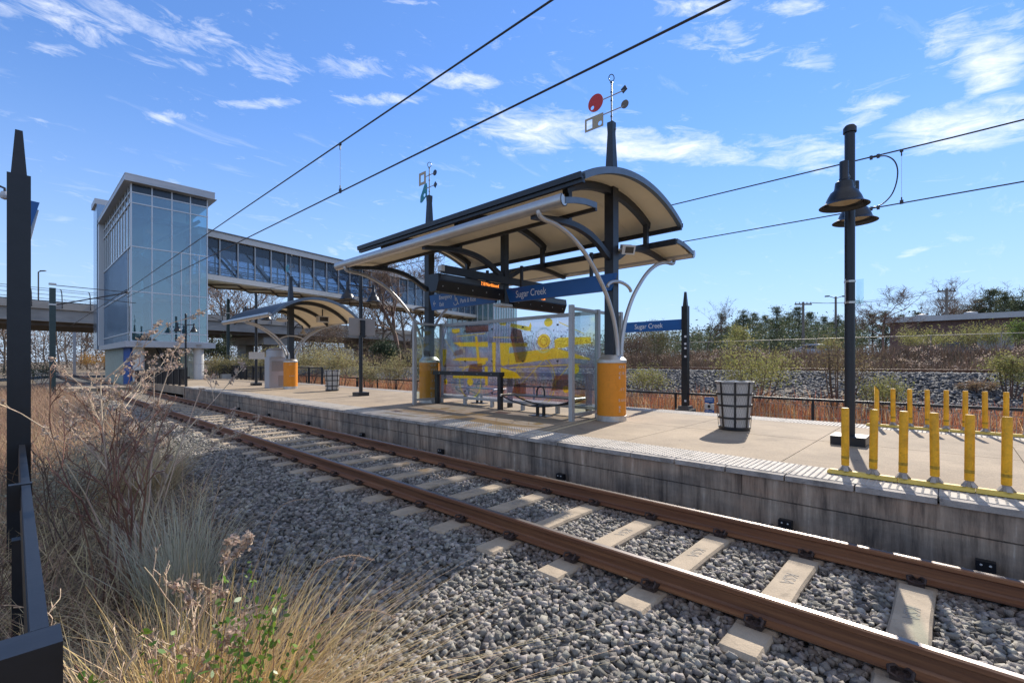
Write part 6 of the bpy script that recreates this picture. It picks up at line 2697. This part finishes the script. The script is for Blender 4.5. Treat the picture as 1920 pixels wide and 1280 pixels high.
x, y = at(1655, 34)
bt = bare_tree_proto('bare_tree', 'low crooked spreading bare tree in front of the left end of the warehouse', 5.2, 0.68, 3, 778, (x, y, float(gz(x))), r=0.10, mt=M_twig, gn=0.3)

# --- broad leaf evergreens and shrubs
def bush(px, yt, yb, Z, wpx, mt, seed, label, nleaf=3600, lsize=0.085, group=None, name='shrub', zlow=0.15, cat='shrub', stems=8, csd=0.13):
    x, y = at(px, Z)
    z0 = float(gz(x, y)) if yb is None else CZ + (HY - yb) / FPX * Z
    h = CZ + (HY - yt) / FPX * Z - z0
    w = wpx / FPX * Z
    return leafy_proto(name, label, cat, h, w, nleaf, lsize, mt, seed, (x, y, z0), group, zlow=zlow, stems=stems, csd=csd)


YG = 'yellow-green shrubs beyond the tracks'
bush(1415, 634, None, 17.4, 128, M_ygreen, 1, 'largest yellow-green shrub rising behind the wire litter bin', 5200, 0.075, YG, zlow=0.35)
bush(1372, 705, None, 16.5, 50, M_ygreen, 2, 'small yellow-green shrub just left of the wire litter bin top', 1500, 0.07, YG)
bush(1215, 684, None, 20.3, 66, M_ygreen, 3, 'yellow-green shrub right beside the near orange drum', 2200, 0.075, YG)
bush(1570, 640, None, 16.2, 96, mat('olive_brown_leaf', (0.20, 0.155, 0.075), 0.8, island=0.4, sub=0.35), 4, 'thin brownish shrub behind the near lamp post', 2600, 0.06, YG, zlow=0.3)
bush(1660, 706, None, 15.0, 88, M_ygreen, 5, 'round olive shrub behind the leftmost back bollards', 3000, 0.06, YG)
bush(1896, 664, None, 14.8, 66, M_ygreen, 6, 'yellow-green shrub at the right edge rising in front of the freight rail', 3000, 0.065, YG, zlow=0.4)
bush(1834, 712, None, 16.0, 66, mat('pinkish_brown_leaf', (0.26, 0.18, 0.11), 0.8, island=0.4, sub=0.35), 7, 'low pinkish brown shrub right of the back bollards', 1800, 0.055, YG)
bush(1915, 592, None, 34.0, 30, mat('bright_pine_leaf', (0.14, 0.19, 0.04), 0.7, island=0.4, sub=0.3), 8, 'bright green young pine at the right edge by the warehouse', 1800, 0.14, None, name='pine_tree', cat='tree')
bush(1190, 628, None, 34.0, 64, M_brush, 9, 'brownish green shrub right behind the near column drum', 3000, 0.12, 'shrubs on the embankment', csd=0.16)
bush(1232, 622, None, 36.0, 62, mat('dull_olive_leaf', (0.13, 0.12, 0.055), 0.8, island=0.4, sub=0.3), 10, 'dull olive shrub under the blue sign on the spiked post', 3000, 0.12, 'shrubs on the embankment', csd=0.16)
bush(1386, 606, None, 44.0, 36, M_ygreen, 11, 'upright yellow-green bush below the pine row left of the utility pole', 1600, 0.15, 'shrubs on the embankment')
bush(1555, 636, None, 37.0, 40, M_ygreen, 12, 'small bush on the embankment left of the near lamp post', 1500, 0.12, 'shrubs on the embankment')
bush(1730, 616, None, 37.5, 92, M_ygreen, 13, 'wide yellow-green bush in front of the warehouse left of the utility pole', 3400, 0.12, 'shrubs on the embankment')
bush(1828, 608, None, 38.0, 62, M_ygreen, 14, 'yellow-green bush covering the silver car by the warehouse', 2600, 0.12, 'shrubs on the embankment')
bush(1872, 606, None, 38.0, 50, M_ygreen, 15, 'yellow-green bush right of the silver car by the warehouse', 2200, 0.12, 'shrubs on the embankment')
LG = 'pale olive shrubs behind the walkway fence'
M_olive = mat('pale_olive_leaf', (0.32, 0.28, 0.13), 0.8, island=0.35, sub=0.4)
bush(410, 668, None, 44, 70, M_olive, 21, 'pale olive shrub right beside the tower column', 3000, 0.12, LG)
bush(462, 664, None, 40, 76, M_olive, 22, 'pale olive shrub behind the white plate lamp post', 3000, 0.12, LG)
bush(505, 652, None, 38, 60, M_olive, 23, 'pale olive shrub left of the ticket machine', 2600, 0.12, LG)
bush(580, 644, None, 32, 76, M_olive, 24, 'tall pale olive shrub right of the small orange drum', 4200, 0.10, LG)
bush(640, 652, None, 30, 84, M_olive, 25, 'broad pale olive shrub behind the far wire bin', 4600, 0.10, LG)
bush(690, 682, None, 26, 50, M_olive, 26, 'low pale olive shrub right of the middle lamp post', 2000, 0.09, LG)
bush(738, 662, None, 27, 64, M_olive, 27, 'pale olive shrub just left of the glass windscreen', 3200, 0.09, LG)
bush(800, 650, None, 28, 60, M_olive, 28, 'pale olive shrub seen through the left windscreen pane', 2600, 0.09, LG)
bush(400, 628, None, 60, 60, M_dgreen, 29, 'dark evergreen tree right of the lift tower below the road bridge', 4200, 0.22, None, name='evergreen_tree', cat='tree')
bush(722, 638, None, 48, 58, M_dgreen, 30, 'dark evergreen bush below the thick forked bare tree', 3600, 0.18, None, name='evergreen_tree', cat='tree')
bush(612, 612, None, 56, 110, M_brush, 31, 'large brown twiggy thicket tree behind the far wire bin', 5600, 0.16, None, name='brush_tree', cat='tree', csd=0.15)
bush(512, 655, None, 52, 40, mat('reddish_leaf', (0.30, 0.12, 0.06), 0.8, island=0.4, sub=0.3), 32, 'small reddish shrub behind the white plate lamp post', 1500, 0.12)
bush(60, 676, None, 30, 90, M_dgreen, 33, 'low green creeping shrub at the trackside right of the tall left post', 2600, 0.08)
bush(178, 660, None, 85, 60, mat('autumn_orange_leaf', (0.36, 0.20, 0.05), 0.8, island=0.4, sub=0.3), 34, 'orange-brown low shrub left of the blue wall under the bridge', 2400, 0.2)

# thick brush seen as one mass
def brush_mass(name, label, x0, x1, y0, y1, n, h, mt, size, seg=0):
    x = rng.uniform(x0, x1, n)
    y = rng.uniform(y0, y1, n)
    hh = h * (0.55 + 0.45 * np.sin(x * 0.9 + y * 0.35) * np.sin(y * 0.21 + 1.0)) + 0.25 * h
    z = gz(x, y) + hh * rng.uniform(0, 1, n) ** 0.75
    V, Fa = leaf_quads(np.stack([x, y, z], -1), size, aspect=0.4)
    o = np_mesh(name, V, Fa, mt)
    return tag(o, label, 'brush', kind='stuff')


brush_mass('brush', 'brown winter brush filling the ground behind the shrubs and below the bridges', 32, 62, 38, 120, 26000, 3.0, M_brush, 0.22)
brush_mass('distant_wood', 'grey brown far wood under the road bridge', -60, 110, 130, 175, 70000, 8.5, mat('far_grey_brush', (0.17, 0.14, 0.12), 0.9, island=0.3), 0.42)
brush_mass('distant_wood', 'dark green wood edge filling in below the pine row on the right', 62, 80, 8, 42, 22000, 4.6, M_pine, 0.3)
brush_mass('distant_wood', 'dull far tree mass on the horizon behind the shelter and the pines', 92, 150, -60, 130, 26000, 7.0, mat('far_olive_brush', (0.085, 0.085, 0.06), 0.9, island=0.5), 0.6)
# brown seed-head weeds on the embankment
n_ = 46000
x = rng.uniform(31.3, 37.5, n_)
y = rng.uniform(-12, 62, n_)
az = rng.uniform(0, 2 * PI, n_)
P = np.stack([x, y, gz(x, y) - 0.05], -1)
o = blades('embankment_weeds', P, rng.uniform(0.3, 0.95, n_), np.full(n_, 0.035), rng.uniform(0, 0.4, n_), M_brownb, spread=0.45)
tag(o, 'dark brown dry weeds covering the bank behind the freight rail', 'weeds', kind='stuff')
n_ = 9000
x = rng.uniform(31.0, 37.0, n_)
y = rng.uniform(-12, 62, n_)
cx = np.round(x / 0.7 + rng.normal(size=n_) * 0.15) * 0.7
k = rng.integers(0, 260, n_)
cxs, cys, chs = rng.uniform(31.0, 36.5, 260), rng.uniform(-8, 50, 260), rng.uniform(0.25, 0.95, 260)
P = np.stack([cxs[k] + rng.normal(size=n_) * 0.14, cys[k] + rng.normal(size=n_) * 0.16, gz(cxs[k]) + chs[k] + rng.normal(size=n_) * 0.12], -1)
V, Fa = leaf_quads(P, 0.075, aspect=0.7)
o = np_mesh('seed_heads', V, Fa, M_seed)
tag(o, 'pale fluffy seed heads dotted over the brown bank weeds', 'weeds', kind='stuff')
# rusty orange grass behind the railing
n_ = 30000
x = 15.3 + 4.6 * rng.beta(1.3, 1.4, n_)
y = rng.uniform(-7, 46, n_)
clump = 0.65 + 0.5 * np.sin(x * 2.1 + 1.7 * np.sin(y * 0.8)) * np.sin(y * 1.37)
k = rng.uniform(0, 1, n_) < np.clip(clump, 0.35, 1)
x, y, clump = x[k], y[k], clump[k]
P = np.stack([x, y, gz(x, y) - 0.03], -1)
o = blades('rusty_grass', P, rng.uniform(0.45, 0.95, len(x)) * (0.7 + 0.35 * clump), np.full(len(x), 0.018), rng.uniform(0.0, 0.35, len(x)), M_redbr, spread=0.35)
tag(o, 'rusty orange dry grass standing behind the long black railing', 'grass', kind='stuff')
n_ = 9000
x = 15.6 + 4.2 * rng.uniform(0, 1, n_)
y = rng.uniform(-7, 46, n_)
o = blades('straw_grass', np.stack([x, y, gz(x, y) - 0.03], -1), rng.uniform(0.3, 0.8, n_), np.full(n_, 0.016), rng.uniform(0.0, 0.5, n_), M_straw, spread=0.5)
tag(o, 'paler straw mixed into the rusty grass behind the railing', 'grass', kind='stuff')
# dry verge on the camera side
def verge(name, label, n, x0, x1, y0, y1, h0, h1, w, mt, yp=1.0, bend=0.6, spread=0.9):
    x = rng.uniform(x0, x1, n)
    y = y0 + (y1 - y0) * rng.uniform(0, 1, n) ** yp
    edge = np.minimum(1.05 + 0.075 * y, 2.1) + 0.2 * np.sin(y * 1.1) + 0.12 * np.sin(y * 2.7)
    k = (x < edge) & ~((np.abs(x - 0.1) < 0.12) & (y < 2.3))
    x, y = x[k], y[k]
    P = np.stack([x, y, gz(x, y) - 0.02], -1)
    o = blades(name, P, rng.uniform(h0, h1, len(x)), np.full(len(x), w), rng.uniform(0, bend, len(x)), mt, spread=spread)
    return tag(o, label, 'grass', kind='stuff')


verge('dry_grass', 'tangled dry straw grass covering the trackside verge beside the fence', 15000, -1.8, 2.1, 1.6, 16, 0.12, 0.5, 0.009, M_straw, yp=1.25, bend=1.2, spread=1.3)
verge('dead_undergrowth', 'dark brown dead undergrowth in the verge around the tall weeds', 7000, -1.5, 1.7, 2.6, 13, 0.12, 0.5, 0.009, M_litter, yp=1.1, bend=1.0, spread=1.3)
verge('verge_grass', 'pinkish straw grass running along the verge towards the far crossing', 16000, -3.0, 2.2, 9, 44, 0.25, 0.85, 0.014, mat('pink_straw', (0.40, 0.26, 0.17), 0.85, island=0.35, sub=0.35), yp=1.3, bend=0.5, spread=0.6)
n_ = 9000
x, y = rng.uniform(-2.5, 1.7, n_), rng.uniform(0.8, 12, n_)
V, Fa = leaf_quads(np.stack([x, y, gz(x, y) + rng.uniform(0.0, 0.05, n_)], -1), 0.05, flat=0.6, aspect=0.55)
o = np_mesh('leaf_litter', V, Fa, M_litter)
tag(o, 'brown leaf litter scattered under the verge weeds', 'leaf litter', kind='stuff')


# foreground plants -------------------------------------------------------
def clump_grass(label, cx, cy, rad, n, h0, h1, w, mt, bend, spread, name='grass_clump', tilt=None, partname='blades'):
    z0 = float(gz(cx, cy))
    t = thing(name, label, 'grass clump', (cx, cy, z0))
    a = rng.uniform(0, 2 * PI, n)
    r = rad * np.sqrt(rng.uniform(0, 1, n))
    P = np.stack([r * np.cos(a), r * np.sin(a), np.full(n, -0.03)], -1)
    az = a + rng.normal(size=n) * 0.6
    blades(partname, P, rng.uniform(h0, h1, n), w * rng.uniform(0.6, 1.3, n), rng.uniform(0, bend, n), mt, az=az, spread=spread, parent=t, segs=5)
    return t


g1 = clump_grass('tall grey-green ornamental grass clump behind the golden clump', 0.86, 4.35, 0.20, 520, 0.45, 0.95, 0.0085, M_straw2, 0.45, 0.30)
g2 = clump_grass('golden fountain grass clump in the lower left foreground', 0.56, 2.42, 0.22, 800, 0.45, 1.0, 0.006, M_gold, 1.1, 0.42)
o = blades('straw_blades', np.stack([rng.normal(size=1500) * 0.2, rng.normal(size=1500) * 0.22, np.full(1500, -0.02)], -1), rng.uniform(0.25, 0.9, 1500), np.full(1500, 0.0055), rng.uniform(0.2, 1.9, 1500), M_straw, spread=0.8, parent=g2, segs=6)
g3 = clump_grass('low pale straw clump right beside the black railing corner', 0.36, 2.5, 0.2, 800, 0.4, 0.85, 0.006, M_straw, 0.8, 0.7)
g4 = clump_grass('fine pinkish straw clump farther along the verge past the seed-head weed', 1.15, 8.6, 0.5, 1500, 0.4, 0.95, 0.008, M_straw, 0.7, 0.6)


def px_pt(px, py, Z):
    x, y = at(px, Z)
    return np.array((x, y, CZ + (HY - py) / FPX * Z))


def stalk(label, pts, head_from, base=None):
    """long arching seed stalk drawn through points"""
    P = [Vector(p) for p in pts]
    t = thing('seed_stalk', label, 'grass stalk', tuple(P[0]), 'arching seed stalks of the fountain grass')
    out = []
    for i in range(len(P) - 1):
        p0, p1, p2, p3 = P[max(i - 1, 0)], P[i], P[i + 1], P[min(i + 2, len(P) - 1)]
        for k in range(6):
            u = k / 6
            out.append(0.5 * ((2 * p1) + (p2 - p0) * u + (2 * p0 - 5 * p1 + 4 * p2 - p3) * u * u + (3 * p1 - p0 - 3 * p2 + p3) * u ** 3))
    out.append(P[-1])
    m = MB()
    m.tube(out, [0.0022 - 0.0012 * i / len(out) for i in range(len(out))], 5)
    m.build('stem', M_straw, t)
    i0 = int(len(out) * head_from)
    Q = []
    for i in range(i0, len(out) - 1):
        for k in range(10):
            f = rng.uniform()
            p = out[i].lerp(out[i + 1], f)
            Q.append(np.array(p) + rng.normal(size=3) * 0.0045)
    V, Fa = leaf_quads(np.array(Q), 0.012, aspect=0.35)
    o = np_mesh('seed_head', V - np.array(P[0]), Fa, M_seed, parent=t)


stalk('arching seed stalk with a drooping tip, rightmost over the gravel', [px_pt(560, 1230, 2.5), px_pt(580, 1180, 2.5), px_pt(640, 1150, 2.45), px_pt(700, 1143, 2.4), px_pt(742, 1158, 2.4)], 0.55)
stalk('tall seed stalk bending sharply at its tip over the gravel', [px_pt(598, 1260, 2.7), px_pt(618, 1180, 2.7), px_pt(645, 1100, 2.65), px_pt(668, 1042, 2.6)], 0.3)
stalk('arching seed stalk curving right above the middle of the gravel', [px_pt(520, 1190, 2.9), px_pt(560, 1110, 2.9), px_pt(610, 1055, 2.85), px_pt(660, 1040, 2.8), px_pt(700, 1050, 2.75)], 0.5)
stalk('seed stalk curving right, highest of the fountain grass', [px_pt(470, 1090, 3.4), px_pt(500, 1000, 3.4), px_pt(520, 955, 3.35), px_pt(550, 938, 3.3), px_pt(580, 936, 3.3)], 0.6)
stalk('straight upright pale seed stalk left of the fountain grass', [px_pt(330, 1150, 3.6), px_pt(338, 1020, 3.6), px_pt(342, 900, 3.6), px_pt(341, 830, 3.6)], 0.45)
stalk('thin leaning stalk between the upright stalk and the gravel', [px_pt(385, 1040, 3.8), px_pt(400, 960, 3.8), px_pt(412, 900, 3.8), px_pt(424, 850, 3.8)], 0.8)


def seed_weed(label, bx, by, h, n, spread, seed, mt, heads=True, nm='seedhead_weed', r=0.008):
    """tall dead weed: forking stems with round tufts at the tips"""
    global rng
    keep = rng
    rng = np.random.default_rng(seed)
    z0 = float(gz(bx, by))
    t = thing(nm, label, 'weed', (bx, by, z0))
    S, tips = [], []

    def br(p, d, ln, rr, lv):
        q = np.array(p, float)
        dd = np.array(d, float)
        steps = 5
        for i in range(steps):
            dd = dd + rng.normal(size=3) * 0.07
            dd /= np.linalg.norm(dd)
            e = q + dd * ln / steps
            S.append((q, e, rr * (1 - 0.12 * i), rr * (1 - 0.12 * (i + 1))))
            if lv < 3 and i >= (2 if lv == 0 else 1) and rng.uniform() < 0.75:
                a = rng.uniform(0, 2 * PI)
                nd = dd + np.array((math.cos(a), math.sin(a), 0.1)) * rng.uniform(0.45, 0.8)
                nd /= np.linalg.norm(nd)
                br(e, nd, ln * rng.uniform(0.25, 0.42), rr * 0.55, lv + 1)
            q = e
        tips.append(q)
    for k in range(n):
        a = rng.uniform(0, 2 * PI)
        d = np.array((math.cos(a) * spread, math.sin(a) * spread, 1.0))
        br((rng.normal() * 0.05, rng.normal() * 0.05, -0.03), d / np.linalg.norm(d), h * rng.uniform(0.7, 1.05), r * rng.uniform(0.7, 1.1), 0)
    segs_mesh('stems', [(s[0], s[1], max(s[2] * 1.25, 0.0026), max(s[3] * 1.25, 0.0024)) for s in S], mt, parent=t, sides=5)
    if heads:
        T = np.array(tips)
        k = np.repeat(np.arange(len(T)), 12)
        P = T[k] + rng.normal(size=(len(k), 3)) * 0.011
        V, Fa = leaf_quads(P, 0.026, aspect=0.7)
        np_mesh('seed_heads', V, Fa, M_seed, parent=t)
    rng = keep
    return t


seed_weed('tall forking seed-head weed left of the track, its pale tufts overlapping the lift tower', 0.66, 5.2, 1.85, 8, 0.2, 41, M_twiglt)
seed_weed('seed-head weed leaning right across the crossing, next to the tallest one', 0.95, 5.8, 1.6, 6, 0.26, 42, M_twiglt)
seed_weed('dark reddish woody weed standing at the middle of the weed patch', 0.62, 4.75, 1.35, 7, 0.22, 43, M_twigred, heads=False, nm='woody_weed', r=0.011)
seed_weed('dark brown leafless weed thicket just right of the tall black post', 0.36, 6.5, 1.0, 8, 0.3, 44, M_twig, heads=False, nm='woody_weed', r=0.006)
seed_weed('thin reddish upright weed closest to the tall black post', 0.48, 4.9, 1.55, 3, 0.12, 45, M_twigred, heads=False, nm='woody_weed', r=0.007)
seed_weed('low branching dry weed in front of the black railing corner', 0.34, 2.6, 0.85, 12, 0.4, 46, M_twiglt, heads=False, nm='woody_weed', r=0.004)
seed_weed('branching dry weed in the middle of the golden grass', 0.74, 2.8, 0.85, 3, 0.2, 47, M_twiglt, heads=True, r=0.004)
seed_weed('low tangled weed at the left edge below the railing', -0.35, 5.0, 0.7, 14, 0.7, 48, M_twig, heads=False, nm='woody_weed', r=0.005)
M_greyw = mat('grey_green_twig', (0.34, 0.31, 0.22), 0.9, island=0.4, sub=0.3)
for i, (x, y, h, lb) in enumerate(((0.45, 7.6, 0.8, 'hazy grey green twiggy bush behind the weeds near the tall post'), (0.9, 10.0, 0.75, 'second hazy twiggy bush farther along the verge'))):
    leafy_proto('twiggy_bush', lb, 'shrub', h, 0.9, 3000, 0.03, M_greyw, 60 + i, (x, y, float(gz(x, y))), None, stems=16, stem_r=0.006, csd=0.2)
# green leafy shrub in front
gs = thing('leafy_shrub', 'bright green small-leaved shrub at the bottom of the golden grass', 'shrub', (0.56, 2.15, -0.37))
S, LP, LD = [], [], []
for k in range(27):
    a = rng.uniform(0, 2 * PI)
    p = np.array((rng.normal() * 0.05, rng.normal() * 0.05, 0.0))
    d = np.array((math.cos(a) * rng.uniform(0.02, 0.28), math.sin(a) * rng.uniform(0.02, 0.28), 1.0))
    ln = rng.uniform(0.6, 1.12)
    for i in range(7):
        d = d + rng.normal(size=3) * 0.10
        d /= np.linalg.norm(d)
        e = p + d * ln / 7
        S.append((p, e, 0.0035 * (1 - i * 0.1), 0.0035 * (1 - (i + 1) * 0.1)))
        if i > 1:
            for j in range(9):
                LP.append(p + (e - p) * rng.uniform() + rng.normal(size=3) * 0.012)
        p = e
segs_mesh('stems', S, M_twigred, parent=gs, sides=5)
LP = np.array(LP)
n_ = len(LP)
Rm = rand_rot(n_)
# six-sided pointed leaf, cupped
lf = np.array([(0, 0, 0), (0.25, -0.20, 0.03), (0.6, -0.24, 0.04), (1.0, 0, -0.03), (0.6, 0.24, 0.04), (0.25, 0.20, 0.03)])
V = np.einsum('nij,kj->nki', Rm, lf) * (0.034 * rng.uniform(0.6, 1.25, n_))[:, None, None] + LP[:, None, :]
FF = np.arange(n_ * 6).reshape(n_, 6)
np_mesh('leaves', V.reshape(-1, 3), FF, M_leafg, parent=gs)

# ------------------------------------------------------------------ beyond the freight line
WX = 60.0
wh = thing('brick_warehouse', 'long low brown brick warehouse with a grey metal roof edge at the right', 'warehouse', (WX, -15, 2.3))
m = MB()
m.box(WX, WX + 24, -50, 4.6, 2.0, 5.45)
m.build('wall', M_brick, wh)
m = MB()
m.box(WX - 0.5, WX + 24.5, -50.5, 5.1, 5.451, 5.95)
m.build('roof', M_roofm, wh)
m = MB()
for y in np.arange(-48, 4, 4.2):
    m.box(WX - 0.06, WX - 0.001, y, y + 0.12, 2.2, 5.44)
m.build('downpipes', M_bridge_dark, wh)
m = MB()
m.box(WX - 0.08, WX - 0.002, -3.9, -1.6, 2.6, 4.3)
m.build('loading_door', M_greypl, wh)
m = MB()
m.box(WX - 0.12, WX - 0.081, -2.95, -2.2, 3.65, 4.15)
m.build('pale_blue_notice', MATS['pale_blue_paint'] if 'pale_blue_paint' in MATS else mat('pale_blue_paint', (0.30, 0.55, 0.62), 0.6), wh)
m = MB()
for y in (-14, -1.2, 2.2):
    m.lathe([(0.5, 0), (0.45, 0.25), (0.0, 0.32)], (WX + 1.2, y, 5.95), 12)
m.build('roof_vents', M_roofm, wh)
tag(sheet('parking_lot', [(39.5, 1.91), (59.9, 2.06)], -50, 40, 4, M_asph), kind='structure')


def utility_pole(px, yt, yb, Z, label, arms=1, lamp=False):
    x, y = at(px, Z)
    z0 = float(gz(x)) - 0.3
    zt = CZ + (HY - yt) / FPX * Z
    t = thing('utility_pole', label, 'utility pole', (x, y, z0), 'utility poles beyond the freight line')
    m = MB()
    m.tube([(x, y, z0), (x, y, zt)], [0.16, 0.11], 8)
    m.build('pole', M_wood, t, smooth=True)
    if not lamp:
        for k in range(arms):
            m = MB()
            zz = zt - 0.25 - 0.9 * k
            m.bar((x + CW * 0.9, y - SW * 0.9, zz), (x - CW * 0.9, y + SW * 0.9, zz), 0.12, 0.14)
            m.build('cross_arm', M_wood, t)
            m = MB()
            for q in (-0.8, -0.4, 0.4, 0.8):
                m.cyl((x + CW * q, y - SW * q, zz), 0.04, 0.07, 0.24, 6)
            m.build('insulators', M_wire, t)
    else:
        m = MB()
        for q in (-1, 1):
            m.tube([(x, y, zt - 0.2), (x + CW * 0.8 * q, y - SW * 0.8 * q, zt + 0.05)], 0.04, 5)
            m.bar((x + CW * 0.8 * q, y - SW * 0.8 * q, zt + 0.05), (x + CW * 1.25 * q, y - SW * 1.25 * q, zt + 0.03), 0.25, 0.14)
        m.build('lamp_heads', M_wire, t)
    return (x, y, zt)


u1 = utility_pole(1506, 566, 640, 50, 'weathered utility pole with one crossarm between bin and near lamp post')
u2 = utility_pole(1775, 541, 645, 46, 'tallest utility pole with two crossarms in front of the brick warehouse', arms=2)
u3 = utility_pole(1567, 556, 640, 56, 'thin pole with double lamp heads just left of the near lamp post', lamp=True)
for q, z in ((-0.8, 0), (0.8, 0), (0.4, -0.05)):
    wire('utility_wire', 'faint utility wire strung between the two utility poles on the right', [(u1[0] + (u2[0] - u1[0]) * f + CW * q, u1[1] + (u2[1] - u1[1]) * f - SW * q, u1[2] + (u2[2] - u1[2]) * f - 0.05 - 4 * 0.5 * f * (1 - f) + z) for f in np.linspace(0, 1, 13)], 0.012, 'utility wires')
cf = thing('chain_link_fence', 'faint chain-link fence with thin posts along the top of the brown bank', 'fence', (38.6, 10, 2.2))
m = MB()
for y in np.arange(-14, 60, 3.0):
    m.cyl((38.6, y, 0), 0.025, 1.6, 3.22, 6)
m.build('posts', MATS['galvanised_wire'], cf)
m = MB()
m.tube([(38.6, -14, 3.2), (38.6, 60, 3.2)], 0.02, 5)
m.build('top_rail', MATS['galvanised_wire'], cf)
V, Fq = [], []
for y in np.arange(-14, 60, 0.30):
    for s_ in (1, -1):
        y1 = y + s_ * 1.48
        c = len(V)
        V += [(38.6, y - 0.003, 1.7), (38.6, y + 0.003, 1.7), (38.6, y1 + 0.003, 3.18), (38.6, y1 - 0.003, 3.18)]
        Fq.append((c, c + 1, c + 2, c + 3))
o = np_mesh('chain_mesh', np.array(V) - np.array((38.6, 10, 2.2)), np.array(Fq), MATS['galvanised_wire'], parent=cf)


def car(label, px, Z, mt, rz, group='cars parked by the warehouse', L_=4.5, H_=1.45):
    x, y = at(px, Z)
    z = float(gz(x)) + 0.06
    t = thing('parked_car', label, 'car', (0, 0, 0), group)
    side = [(-L_ / 2, 0.35), (-L_ / 2 + 0.05, 0.75), (-L_ / 2 + 0.9, 0.88), (-L_ / 2 + 1.5, H_ - 0.08), (-L_ / 2 + 2.0, H_), (L_ / 2 - 1.5, H_ - 0.03), (L_ / 2 - 0.75, 0.98), (L_ / 2 - 0.08, 0.88), (L_ / 2, 0.5), (L_ / 2 - 0.05, 0.28), (-L_ / 2 + 0.1, 0.25)]
    m = MB()
    n = len(side)
    V = []
    for w, k in ((-0.86, 1.0), (0.86, 1.0)):
        for a, b in side:
            V.append((a, w * (0.80 if b > 1.0 else 1.0), b))
    m.add(V, [tuple(range(n)), tuple(range(2 * n - 1, n - 1, -1))] + [(i, n + i, n + (i + 1) % n, (i + 1) % n) for i in range(n)])
    m.build('body', mt, t)
    for s_ in (-1, 1):
        m = MB()
        gl = [(-L_ / 2 + 1.15, 0.95), (-L_ / 2 + 1.6, H_ - 0.14), (L_ / 2 - 1.55, H_ - 0.14), (L_ / 2 - 1.0, 0.98)]
        m.add([(a, s_ * (0.875 - 0.155 * (b - 0.95) / 0.5) + s_ * 0.008, b) for a, b in gl], [(0, 1, 2, 3)])
        m.build('window', M_carglass, t)
        for a in (-L_ / 2 + 0.85, L_ / 2 - 0.85):
            m = MB()
            m.lathe([(0.0, 0), (0.2, 0.0), (0.33, 0.02), (0.33, 0.2), (0.0, 0.2)], (0, 0, 0), 20, Matrix.Translation((a, s_ * 0.88, 0.33)) @ Matrix.Rotation(s_ * PI / 2, 4, 'X'))
            m.build('wheel', M_tyre, t)
    t.location = (x, y, z)
    t.rotation_euler = (0, 0, rz)
    return t


car('silver parked car half hidden by the yellow-green bush before the warehouse', 1842, 52, M_car1, R(75), L_=4.7, H_=1.7)
car('dark parked car on the lot left of the silver car behind the bank weeds', 1785, 44, M_car2, R(95))
car('silver parked car glimpsed over the bank between the lamp post and the utility pole', 1530, 50, M_car1, R(80))
car('dark parked car at the right edge in front of the warehouse door', 1893, 50, M_car2, R(88))
